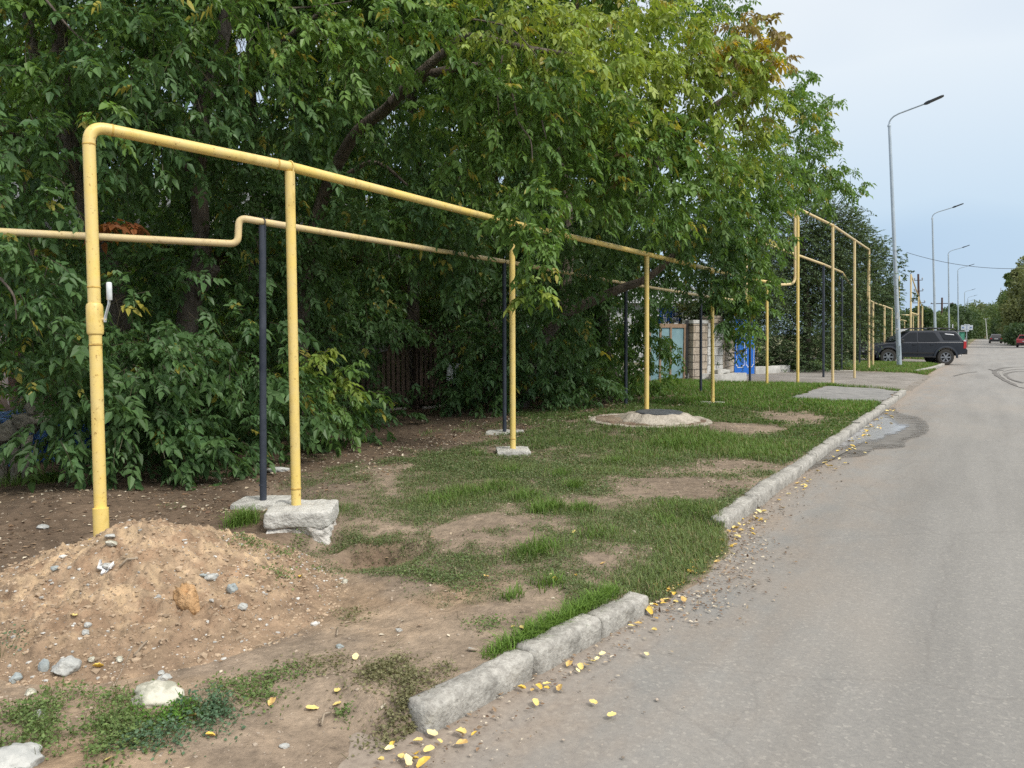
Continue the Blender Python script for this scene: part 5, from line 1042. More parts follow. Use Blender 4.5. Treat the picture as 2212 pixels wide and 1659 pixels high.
# kiosk, brick wall at the end of the street, waste bin
t = thing('green_shed', 'small green metal shed seen over the rear of the black car', 'shed', tuple((CP+ray(2078, 722)*80)[:2])+(0,)); MB().box((0, 0, .92), (.5, .6, 1.84)).build('wall', mat('green_metal', (.05, .22, .15), .6, scale=3), t); MB().box((0, 0, 1.90), (.62, .7, .10)).build('roof', PGY, t); MB().box((.03, -.32, .9), (.3, .04, 1.5)).build('door', mat('green_door', (.10, .34, .24), .6), t)
t = thing('metal_bin', 'grey wire waste cage beside the far road sign', 'bin', tuple((CP+ray(2080, 722)*88)[:2])+(0,)); MB().lathe((0, 0, 0), [(.45, .1), (.5, .2), (.5, 1.0), (.42, 1.05)], 14).build('drum', PGY, t); MB().tube([(-.4, 0, 1.05), (0, 0, 1.35), (.4, 0, 1.05)], .04, 6).build('hoop', PGY, t)
e0 = CP+ray(2112, 722)*262; e1 = CP+ray(2160, 722)*262; t = thing('brick_wall', 'long low reddish brick wall closing the far end of the road', 'wall', (e0[0], e0[1]+12, 0)); wallobj(t, 'wall', e0[0]-2, e0[1]+12, e1[0]+14, e1[1]+12, .2, 1.75, .3, BRK); wallobj(t, 'coping', e0[0]-2, e0[1]+12, e1[0]+14, e1[1]+12, 1.752, 1.87, .4, GRF)
t = thing('gate_post', 'pale stone gate post at the far end of the road, right of the far walker', 'gate post', tuple((CP+ray(2110, 722)*245)[:2])+(0,)); MB().box((0, 0, 1.1), (.6, .6, 1.9)).build('shaft', WWL, t); MB().box((0, 0, 2.12), (.8, .8, .14)).build('cap', GRW, t)
def wire(a, b, sag, r_, lb, m=None):
    P = []
    for k in range(25):
        f = k/24; p = a+(b-a)*f; P.append((p[0], p[1], p[2]-sag*4*f*(1-f)))
    return tag(MB().tube(P, r_, 5).build('cable', m or DKM, None, True), lb, 'cable')
wire(CP+ray(1958, 545)*62, CP+ray(2260, 577)*58, .55, .018, 'black overhead cable sagging across the road')
# --- people
SKN = mat('skin', (.42, .27, .19), .6, scale=9); HAI = mat('black_hair', (.012, .01, .01), .5, scale=20); BCL = mat('black_cloth', (.018, .018, .022), .85, scale=12); WCL = mat('white_cloth', (.7, .7, .7), .85, scale=12); TRS = mat('dark_trousers', (.03, .032, .045), .85, scale=12)
def skin(name, J, E_, m, parent, lvl=2, root=0):
    me = bpy.data.meshes.new(name); me.from_pydata([j[:3] for j in J], E_, []); o = bpy.data.objects.new(name, me); COL.objects.link(o); o.parent = parent
    o.modifiers.new('skin', 'SKIN'); me.skin_vertices or me.skin_vertices.new() if hasattr(me.skin_vertices, 'new') else None
    if not me.skin_vertices:
        bm = bmesh.new(); bm.from_mesh(me); bm.verts.layers.skin.verify(); bm.to_mesh(me); bm.free()
    for i, j in enumerate(J): me.skin_vertices[0].data[i].radius = (j[3], j[4] if len(j) > 4 else j[3])
    me.skin_vertices[0].data[root].use_root = True
    s_ = o.modifiers.new('smooth', 'SUBSURF'); s_.levels = lvl; s_.render_levels = lvl; me.materials.append(m); o.modifiers['skin'].use_smooth_shade = True; return o
def person(loc, rz, label, top, legs_, hair, stride=.0):
    t = thing('person', label, 'person', loc, rz); s = stride
    J = [(0, 0, .98, .13, .10), (0, 0, 1.15, .12, .09), (0, 0, 1.38, .15, .10), (0, 0, 1.47, .06), (0, 0.01, 1.53, .055), (0, .01, 1.60, .085), (0, .0, 1.70, .075),
         (.17, 0, 1.42, .055), (.23, s*.3, 1.16, .042), (.24, .06+s*.5, .92, .03), (.245, .08+s*.55, .82, .032), (-.17, 0, 1.42, .055), (-.23, -s*.3, 1.16, .042), (-.24, .06-s*.5, .92, .03), (-.245, .08-s*.55, .82, .032),
         (.10, 0, .90, .085), (.11, s*.5+.02, .50, .06), (.11, s-.03, .09, .04), (.11, s+.12, .04, .035), (-.10, 0, .90, .085), (-.11, -s*.5+.02, .50, .06), (-.11, -s-.05, .09, .04), (-.11, -s+.10, .04, .035)]
    E_ = [(0, 1), (1, 2), (2, 3), (3, 4), (4, 5), (5, 6), (2, 7), (7, 8), (8, 9), (9, 10), (2, 11), (11, 12), (12, 13), (13, 14), (0, 15), (15, 16), (16, 17), (17, 18), (0, 19), (19, 20), (20, 21), (21, 22)]
    skin('body', J, E_, SKN, t)
    G = 1.17; g = lambda j, k=G: (j[0], j[1], j[2], j[3]*k, (j[4] if len(j) > 4 else j[3])*k)
    skin('jacket', [g(J[i]) for i in (1, 2, 7, 8, 9, 11, 12, 13, 0)], [(0, 1), (1, 2), (2, 3), (3, 4), (1, 5), (5, 6), (6, 7), (0, 8)], top, t)
    skin('trousers', [g(J[i]) for i in (0, 15, 16, 17, 19, 20, 21)], [(0, 1), (1, 2), (2, 3), (0, 4), (4, 5), (5, 6)], legs_, t)
    smoothed(MB().lathe((0, -.012, 1.62), [(.085, -.04), (.098, .03), (.088, .09), (.05, .125)], 14).build('hair', hair, t))
    for k in (-1, 1): MB().box((k*.032, .088, 1.635), (.022, .008, .01)).build('eye', DKM, t)
    smoothed(MB().lathe((0, .095, 1.605), [(.004, .02), (.014, -.012), (.004, -.018)], 8).build('nose', SKN, t)); MB().box((0, .088, 1.572), (.04, .008, .008)).build('mouth', RDL, t)
    return t
p = CP+ray(1949, 722)*44.5; person((p[0], p[1], .02), 1.9, 'dark-haired person in black standing beyond the black car\'s bonnet', BCL, TRS, HAI)
p = CP+ray(2101.5, 722)*212; person((p[0], p[1], float(gzs(p[0], p[1]))), 2.8, 'far walker in white top and dark trousers at the left road edge', WCL, TRS, HAI, .22)
# ================================================================ trees
BARK = mat('ridged_bark', (.09, .07, .055), .95, scale=5, col2=(.21, .175, .145), bs=1, bscale=14, bd=.04)
_bn = BARK.node_tree; _mp = _bn.nodes.new('ShaderNodeMapping'); _mp.inputs['Scale'].default_value = (3.2, 3.2, .45); _tc = [n for n in _bn.nodes if n.type == 'TEX_COORD'][0]; _bn.links.new(_tc.outputs['Object'], _mp.inputs[0])
for n in _bn.nodes:
    if n.type == 'TEX_NOISE': _bn.links.new(_mp.outputs[0], n.inputs['Vector'])
LEAF = leafmat('maple_leaf', .38, .45, .35); ELM = leafmat('elm_leaf', .28, .55, .3); GRS = leafmat('grass_blade', .30, .55, .25)
def unit(a): return a/np.maximum(1e-9, np.linalg.norm(a, axis=-1, keepdims=True))
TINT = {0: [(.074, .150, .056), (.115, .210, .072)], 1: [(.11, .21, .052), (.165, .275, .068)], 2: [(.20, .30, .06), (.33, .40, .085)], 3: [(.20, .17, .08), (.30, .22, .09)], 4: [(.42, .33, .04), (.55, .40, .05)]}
def leaflets(B, D, Wd, L, wr, fold=.12, curl=.12, six=True):
    """B base, D direction, Wd side vector (unit), L length -> verts, quads"""
    Nn = np.cross(Wd, D); L_ = L[:, None]; z = np.array([0, 0, 1.])
    T = B + D*L_ - z*L_*curl
    if six:
        R1 = B+D*L_*.28+Wd*L_*wr+Nn*L_*fold; R2 = B+D*L_*.64+Wd*L_*wr*.72+Nn*L_*fold*.6-z*L_*curl*.35
        L1 = B+D*L_*.28-Wd*L_*wr+Nn*L_*fold; L2 = B+D*L_*.64-Wd*L_*wr*.72+Nn*L_*fold*.6-z*L_*curl*.35
        V = np.stack([B, R1, R2, T, L2, L1], 1); n = len(B); o = (np.arange(n)*6)[:, None]
        Q = np.concatenate([o+np.array([[0, 1, 2, 3]]), o+np.array([[0, 3, 4, 5]])], 0); return V.reshape(-1, 3), Q, 6
    R = B+D*L_*.4+Wd*L_*wr+Nn*L_*fold; Lf = B+D*L_*.4-Wd*L_*wr+Nn*L_*fold; V = np.stack([B, R, T, Lf], 1); n = len(B)
    return V.reshape(-1, 3), (np.arange(n)*4)[:, None]+np.array([[0, 1, 2, 3]]), 4
class Crown:
    def __init__(s): s.V = []; s.Q = []; s.C = []; s.k = 0
    def put(s, V, Q, C): s.V.append(V); s.Q.append(Q+s.k); s.C.append(C); s.k += len(V)
    def twigs(s, P0, P1, r, col):
        # two crossed thin quads per twig segment
        d = unit(P1-P0); a = unit(np.cross(d, RNG.normal(size=d.shape))); b = np.cross(d, a)
        for e in (a, b):
            V = np.stack([P0-e*r, P0+e*r, P1+e*r*.6, P1-e*r*.6], 1); s.put(V.reshape(-1, 3), (np.arange(len(P0))*4)[:, None]+np.array([[0, 1, 2, 3]]), np.tile(np.array(col), (len(P0)*4, 1)))
    def build(s, name, m, parent):
        return arr_mesh(name, np.concatenate(s.V), np.concatenate(s.Q), m, np.concatenate(s.C), parent)
def maple_blob(cr, c, r, tint, dens=1.0, lf=.105, keep=None, nl=5, six=True, flat=.8):
    """box-elder foliage: drooping twigs with pairs of compound leaves"""
    c = np.array(c, float); n = max(3, int(105*dens*r**2.4)); K = 7
    u = unit(RNG.normal(size=(n, 3))); rad = RNG.uniform(.25, 1, (n, 1))**.6*r; O = c+u*rad*np.array([1, 1, flat])
    D = unit(u*.7+RNG.normal(size=(n, 3))*.45+np.array([0, 0, -.25])); Lt = RNG.uniform(.3, .6, (n, 1))*min(1, r+.3)
    t = (np.arange(K)+.5)/K
    P = O[:, None]+D[:, None]*Lt[:, None]*t[None, :, None] - np.array([0, 0, 1.])*(Lt[:, None]*.38*(t**2)[None, :, None])
    cr.twigs(O, P[:, 3], .004, (.10, .085, .06)); cr.twigs(P[:, 3], P[:, 6], .003, (.12, .11, .06))
    td = unit(np.gradient(P, axis=1)); sd_ = unit(np.cross(td, np.array([0, 0, 1.])+RNG.normal(size=(n, 1, 3))*.25)); sg = np.where(np.arange(K) % 2, 1, -1)[None, :, None]
    A = unit(td*.55+sd_*sg*.8+RNG.normal(size=P.shape)*.22+np.array([0, 0, -.45]))
    A = A.reshape(-1, 3); Pb = P.reshape(-1, 3); q = RNG.uniform(0, 1, len(Pb)) < .93
    if keep is not None: q &= keep(Pb+A*.1)
    A = A[q]; Pb = Pb[q]; M_ = len(Pb)
    if not M_: return
    up = unit(np.array([0, 0, 1.])+RNG.normal(size=(M_, 3))*.45+A*.2); S = unit(np.cross(A, up)); sz = lf*RNG.uniform(.5, 1.3, M_)
    cl = np.array(TINT[tint][0])+(np.array(TINT[tint][1])-np.array(TINT[tint][0]))*RNG.uniform(0, 1, (M_, 1)); cl = cl*(RNG.uniform(.8, 1.25, (n, K, 1)).reshape(-1, 1)[q])
    yl = RNG.uniform(0, 1, M_) < {0: .018, 1: .04, 2: .05, 3: .15, 4: .2}[tint]; cl[yl] = np.array([.36, .33, .07])*RNG.uniform(.7, 1.3, (yl.sum(), 1))
    spec = [(1.0, 0, 1.0), (.55, 1, .85), (.55, -1, .85), (.12, 1, .75), (.12, -1, .75)][:nl]
    for f, side, ls in spec:
        Bp = Pb+A*(sz*f*1.05)[:, None]; D2 = unit(A*(1 if side == 0 else .45)+S*side*.8+RNG.normal(size=A.shape)*.10+np.array([0, 0, -.28]))
        Wd = unit(np.cross(D2, up)); V, Q, k = leaflets(Bp, D2, Wd, sz*ls, .27, .10, .14, six); cr.put(V, Q, np.repeat(cl*RNG.uniform(.88, 1.12, (M_, 1)), k, 0))
def elm_blob(cr, c, r, col=((.055, .098, .044), (.11, .165, .072)), dens=1.0, lf=.075, up=.35, flat=.85, keep=None):
    """long arching sprays set with small leaves"""
    c = np.array(c, float); n = max(4, int(95*dens*r**2)); K = 16
    u = unit(RNG.normal(size=(n, 3))); O = c+u*(RNG.uniform(.15, .95, (n, 1))**.55*r)*np.array([1, 1, flat]); D = unit(u*.8+RNG.normal(size=(n, 3))*.35+np.array([0, 0, up])); Lt = RNG.uniform(.45, 1.1, (n, 1))*min(1.1, r*.8+.2)
    t = (np.arange(K)+.3)/K; P = O[:, None]+D[:, None]*Lt[:, None]*t[None, :, None]-np.array([0, 0, 1.])*(Lt[:, None]*.45*(t**2)[None, :, None])
    cr.twigs(O, P[:, 8], .007, (.07, .06, .045)); cr.twigs(P[:, 8], P[:, 15], .005, (.07, .06, .045))
    td = unit(np.gradient(P, axis=1)); sd_ = unit(np.cross(td, np.array([0, 0, 1.])+RNG.normal(size=(n, 1, 3))*.3)); sg = np.where(np.arange(K) % 2, 1, -1)[None, :, None]
    A = unit(td*.7+sd_*sg*.9+RNG.normal(size=P.shape)*.25).reshape(-1, 3); Pb = P.reshape(-1, 3)
    if keep is not None:
        q = keep(Pb); A = A[q]; Pb = Pb[q]
        cj = np.repeat(RNG.uniform(.7, 1.4, n), K)[q]
    else: cj = np.repeat(RNG.uniform(.7, 1.4, n), K)
    M_ = len(Pb)
    if not M_: return
    up_ = unit(np.array([0, 0, 1.])+RNG.normal(size=(M_, 3))*.5); Wd = unit(np.cross(A, up_)); sz = lf*RNG.uniform(.7, 1.3, M_)
    cl = (np.array(col[0])+(np.array(col[1])-np.array(col[0]))*RNG.uniform(0, 1, (M_, 1)))*cj[:, None]
    V, Q, k = leaflets(Pb, A, Wd, sz, .30, .08, .1, False); cr.put(V, Q, np.repeat(cl, k, 0))
def clump_blob(cr, c, r, col, dens=1.0, lf=.35, flat=.9):
    c = np.array(c, float); n = int(260*dens*max(1, (r/lf)**2*.045)); u = unit(RNG.normal(size=(n, 3))); P = c+u*(RNG.uniform(.3, 1, (n, 1))**.5*r)*np.array([1, 1, flat])
    A = unit(RNG.normal(size=(n, 3))+u*.4); Wd = unit(np.cross(A, unit(RNG.normal(size=(n, 3))+u))); sz = lf*RNG.uniform(.5, 1.4, n); cl = (np.array(col[0])+(np.array(col[1])-np.array(col[0]))*RNG.uniform(0, 1, (n, 1)))
    V, Q, k = leaflets(P, A, Wd, sz, .35, .1, .1, False); cr.put(V, Q, np.repeat(cl, k, 0))
def limb(t, name, pts, rad, m=None, n=12):
    P = []; R_ = []; pts = [np.array(p, float) for p in pts]
    for i in range(len(pts)-1):
        p0, p1, p2, p3 = pts[max(i-1, 0)], pts[i], pts[i+1], pts[min(i+2, len(pts)-1)]
        for s in np.linspace(0, 1, 5, endpoint=False):
            q = .5*((2*p1)+(-p0+p2)*s+(2*p0-5*p1+4*p2-p3)*s*s+(-p0+3*p1-3*p2+p3)*s**3); P.append(q-np.array(t.location)); R_.append(rad[i]+(rad[i+1]-rad[i])*s)
    P.append(pts[-1]-np.array(t.location)); R_.append(rad[-1]); return smoothed(MB().tube(P, R_, n, jit=.06).build(name, m or BARK, t, True), 70)
def tree(name, label, base, group=None, cat='tree'):
    b = (float(base[0]), float(base[1]), 0.0); t = thing(name, label, cat, b, 0, group); return t
def off(cr, t):
    for i in range(len(cr.V)): cr.V[i] = cr.V[i]-np.array(t.location)
def W_(px, py, d): return CP+ray(px, py)*d
# keep-out: foliage stays behind the pipes' corridor low down and off the verge
GATEWIN = lambda px, py, k: (px > 1408) & (px < 1700) & (py > 655) & (k < 24)
WINS = [(150, 300, 26, 34), (575, 330, 26, 20), (330, 330, 26, 40), (640, 480, 24, 20), (700, 90, 22, 16), (520, 100, 20, 30), (480, 560, 26, 22), (80, 555, 22, 22), (275, 160, 22, 22), (360, 430, 28, 16), (620, 250, 16, 14), (950, 330, 18, 14), (340, 190, 26, 30), (555, 210, 22, 34), (215, 90, 20, 16), (240, 350, 16, 20), (20, 60, 12, 30), (840, 130, 18, 14), (40, 300, 16, 14), (1080, 380, 18, 14), (770, 560, 18, 12), (870, 610, 16, 14), (1000, 450, 14, 12)]
def fit(P, extra=None):
    v = P-CP; k = v@FV; px = 1106+FPX*(v@RV)/k; py = 829.5-FPX*(v@UV)/k; x, y, z = P.T
    front = -7.0 - 1.3*np.exp(-((y-10.3)/2.6)**2) + .9*(fbm(y*1.1, z*1.1+3, 55)-.5)
    front = front + .5*ss(1.2, .3, z)
    low = z < (3.15+.35*np.sin(y*2.1)+.3*np.sin(y*5.3+1))
    ok = ~(low & (x > front) & (k > .1))
    ok &= z > gz(x, y)+.03
    # thin places where the sky or the yard beyond shows
    ok &= thin(px, py, k)
    ok &= ~GATEWIN(px, py, k)
    ok &= ~((px > 770) & (px < 1005) & (py > 745) & (py < 900) & (k < 15.4) & (fbm(px*.02, py*.02, 72, 2) < .55))
    ok &= ~((px > -60) & (px < 92) & (py > 860) & (k < 8.6))
    return ok
def free(P):
    v = P-CP; k = v@FV; px = 1106+FPX*(v@RV)/k; py = 829.5-FPX*(v@UV)/k; return (P[:, 2] > 0.1) & (k > 2.5) & thin(px, py, k)
# limbs carry few leaves of their own, so the bigger trunks stay in view
TK = [[(262, 700), (235, 580), (172, 400), (140, 250), (128, 60)], [(402, 720), (425, 610), (437, 540), (428, 380), (437, 250), (470, 130), (492, 0)], [(690, 450), (760, 300), (835, 235), (900, 165), (960, 112), (1015, 78), (1140, 104)], [(1210, 690), (1320, 632), (1400, 600), (1440, 560)], [(70, 250), (60, 40)], [(892, 740), (895, 600)]]
TD_ = [9.3, 9.4, 10.6, 14.6, 9.6, 15]
def thin(px, py, k):
    ok = np.ones(len(px), bool)
    for a, b, c, d in WINS: ok &= ~((((px-a)/c)**2+((py-b)/d)**2 < 1) & (fbm(px*.06, py*.06, 71, 2) < .60))
    m_ = fbm(px*.012, py*.012, 73, 2) < .50
    for pl, dd in zip(TK, TD_):
        for (x0, y0), (x1, y1) in zip(pl[:-1], pl[1:]):
            L2 = (x1-x0)**2+(y1-y0)**2; t = np.clip(((px-x0)*(x1-x0)+(py-y0)*(y1-y0))/L2, 0, 1); q = np.hypot(px-x0-t*(x1-x0), py-y0-t*(y1-y0))
            ok &= ~((q < 24) & (k < dd) & m_)
    return ok
# ---- the wall of box elders ------------------------------------------------
TR = [ # name, label, trunk base world from px/depth, trunk polyline(px,py,depth), radii
 ('box_elder', 'box elder with two dark trunks at the far left, behind the riser pipe', [(282, 960, 9.6), (262, 700, 9.5), (235, 580, 9.4), (172, 400, 9.4), (140, 250, 9.3), (128, 60, 9.3), (120, -200, 9.2)], [.15, .13, .12, .11, .10, .09, .06]),
 ('box_elder', 'box elder with a straight ridged trunk and a sawn stub, between riser and first post', [(385, 960, 10.0), (402, 720, 9.8), (425, 610, 9.7), (437, 540, 9.6), (428, 380, 9.5), (437, 250, 9.4), (470, 130, 9.3), (492, 0, 9.2), (500, -250, 9.2)], [.17, .14, .12, .105, .10, .09, .085, .08, .05]),
 ('box_elder', 'box elder whose thick trunk leans right and forks, above the pipe beside the first post', [(640, 930, 11.4), (655, 640, 11.2), (690, 450, 11.0), (760, 300, 10.4), (835, 235, 10.0), (900, 165, 9.6), (960, 112, 9.4), (1015, 78, 9.2), (1140, 104, 8.9), (1250, 120, 9.0)], [.13, .11, .09, .08, .072, .06, .05, .042, .032, .02]),
 ('box_elder', 'slender dark box elder trunk behind the picket fence', [(890, 900, 15.5), (892, 640, 15.4), (905, 400, 15.2), (880, 100, 15), (870, -150, 15)], [.15, .13, .11, .09, .06]),
 ('box_elder', 'box elder with a low limb sweeping right behind the third yellow post', [(1120, 890, 15.5), (1150, 780, 15.4), (1210, 690, 15.2), (1320, 632, 15.0), (1400, 600, 14.8), (1460, 545, 14.8), (1530, 470, 15)], [.17, .14, .11, .09, .07, .055, .03]),
 ('box_elder', 'box elder at the right end of the row, spreading out over the road verge', [(1330, 850, 19.5), (1300, 700, 19.2), (1330, 520, 18.8), (1430, 330, 18), (1560, 220, 17.3), (1680, 160, 17)], [.22, .2, .17, .13, .09, .05])]
trees = []
for nm, lb, pts, rad in TR:
    P = [W_(*p) for p in pts]; t = tree(nm, lb, P[0], 'box elders along the verge'); P[0][2] = -.2; limb(t, 'trunk', P, rad); trees.append((t, P))
limb(trees[0][0], 'second_trunk', [W_(262, 700, 9.5), W_(180, 420, 9.9), W_(95, 200, 10), W_(60, 40, 10), W_(20, -150, 10)], [.10, .09, .07, .06, .05])
limb(trees[0][0], 'limb', [W_(172, 400, 9.4), W_(60, 300, 9.0), W_(-60, 290, 8.6)], [.05, .03, .02])
limb(trees[1][0], 'stub', [W_(425, 640, 9.7), W_(452, 600, 9.5), W_(466, 578, 9.4)], [.07, .062, .06])
limb(trees[1][0], 'limb', [W_(437, 250, 9.4), W_(560, 130, 9.0), W_(700, 20, 8.6)], [.05, .035, .02]); limb(trees[1][0], 'limb', [W_(430, 400, 9.5), W_(330, 260, 9.0), W_(180, 110, 8)], [.05, .03, .015])
limb(trees[2][0], 'limb', [W_(845, 222, 9.9), W_(905, 172, 9.7), W_(970, 150, 9.6), W_(1050, 138, 9.5)], [.07, .06, .05, .03]); limb(trees[2][0], 'limb', [W_(700, 420, 11), W_(800, 350, 10.6), W_(880, 400, 10.0)], [.05, .03, .015])
limb(trees[2][0], 'limb', [W_(550, 640, 12.4), W_(556, 400, 12.4), W_(540, 150, 12.2), W_(560, -60, 12)], [.11, .10, .08, .05])
limb(trees[4][0], 'limb', [W_(1140, 800, 15.5), W_(1060, 700, 15.8), W_(1000, 520, 16)], [.12, .09, .05]); limb(trees[4][0], 'limb', [W_(1210, 690, 15.2), W_(1230, 500, 15.2), W_(1200, 200, 14.8), W_(1250, 0, 14.6)], [.12, .10, .07, .04])
# thin bare hanging branches
for (ti, pts) in [(2, [(1100, 165, 8.7), (1120, 260, 8.7), (1145, 300, 8.7), (1150, 345, 8.7)]), (2, [(1085, 120, 8.8), (1075, 190, 8.8), (1078, 250, 8.8)]), (2, [(1352, 190, 10), (1358, 240, 10), (1350, 270, 10)]), (0, [(100, 0, 6.8), (150, 60, 6.8), (205, 110, 6.8)]), (2, [(1170, 260, 8.9), (1180, 300, 8.9)]),
                  (1, [(430, 135, 8.3), (380, 110, 8.3), (376, 158, 8.3)]), (0, [(0, 600, 6.2), (30, 640, 6.2), (35, 690, 6.2)]), (2, [(620, 18, 8), (680, 14, 8), (760, 2, 8)]), (2, [(1010, 40, 8.6), (1100, 60, 8.6), (1160, 120, 8.6)])]:
    limb(trees[ti][0], 'twig', [W_(*p) for p in pts], np.linspace(.012, .005, len(pts)), n=6)
crs = [Crown() for _ in trees]
cx_ = [np.array([P[3][0], P[3][1]]) for _, P in trees]
def nearest(c): return int(np.argmin([np.hypot(*(np.array(c[:2])-q)) for q in cx_]))
rg = random.Random(5)
# wall: two or three layers of blobs between ground and 9 m
for y in np.arange(1.6, 18.4, 1.12):
    for zz in np.arange(.35, 9.0, 1.0):
        for li, xo in enumerate((-8.0, -9.3, -10.9)):
            if li == 2 and (zz < 1.2): continue
            x = xo - 1.3*math.exp(-((y-10.3)/2.4)**2)*(zz < 3) + rg.uniform(-.35, .35); yy = y+rg.uniform(-.45, .45); z = zz+rg.uniform(-.35, .35)
            if zz > 4.0 and rg.random() < .16: continue
            c = (x, yy, z); v = np.array(c)-CP; k = v@FV
            if k < 3: continue
            px, py, _ = proj(np.array(c))
            if px < -330 or py < -520: continue
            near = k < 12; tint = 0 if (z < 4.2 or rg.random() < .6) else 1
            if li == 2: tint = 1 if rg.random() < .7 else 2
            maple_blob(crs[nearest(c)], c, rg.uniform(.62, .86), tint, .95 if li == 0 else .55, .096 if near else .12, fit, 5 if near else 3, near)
# shrubs and low shoots at the front of the wall
for (px, py, d, r, tt) in [(330, 930, 7.6, .5, 0), (430, 980, 7.7, .45, 0), (250, 900, 7.3, .45, 0), (520, 930, 8.2, .5, 0), (380, 800, 7.9, .5, 0), (520, 760, 8.4, .55, 0), (300, 760, 7.4, .5, 0), (180, 830, 6.9, .35, 0), (130, 930, 6.9, .3, 0), (480, 1010, 7.8, .35, 0), (600, 880, 8.8, .5, 0), (680, 850, 9.6, .5, 1), (700, 800, 9.6, .35, 2), (730, 900, 10.2, .55, 0), (850, 930, 12.6, .5, 0), (720, 960, 9.9, .3, 0),
                           (1020, 850, 13.8, .5, 0), (1150, 840, 14.6, .6, 0), (1260, 830, 15.2, .6, 0), (1340, 800, 16.5, .6, 1), (1400, 740, 17.5, .55, 1), (1400, 820, 18, .5, 1), (1350, 680, 17, .6, 0), (1455, 748, 17.2, .25, 1), (1190, 700, 14, .7, 0), (1060, 760, 13.8, .7, 0)]:
    c = W_(px, py, d); 
    if c[2] < .15: c[2] = .25
    maple_blob(crs[nearest(c)], c, r, tt, 1.5, .105, free, 5, True)
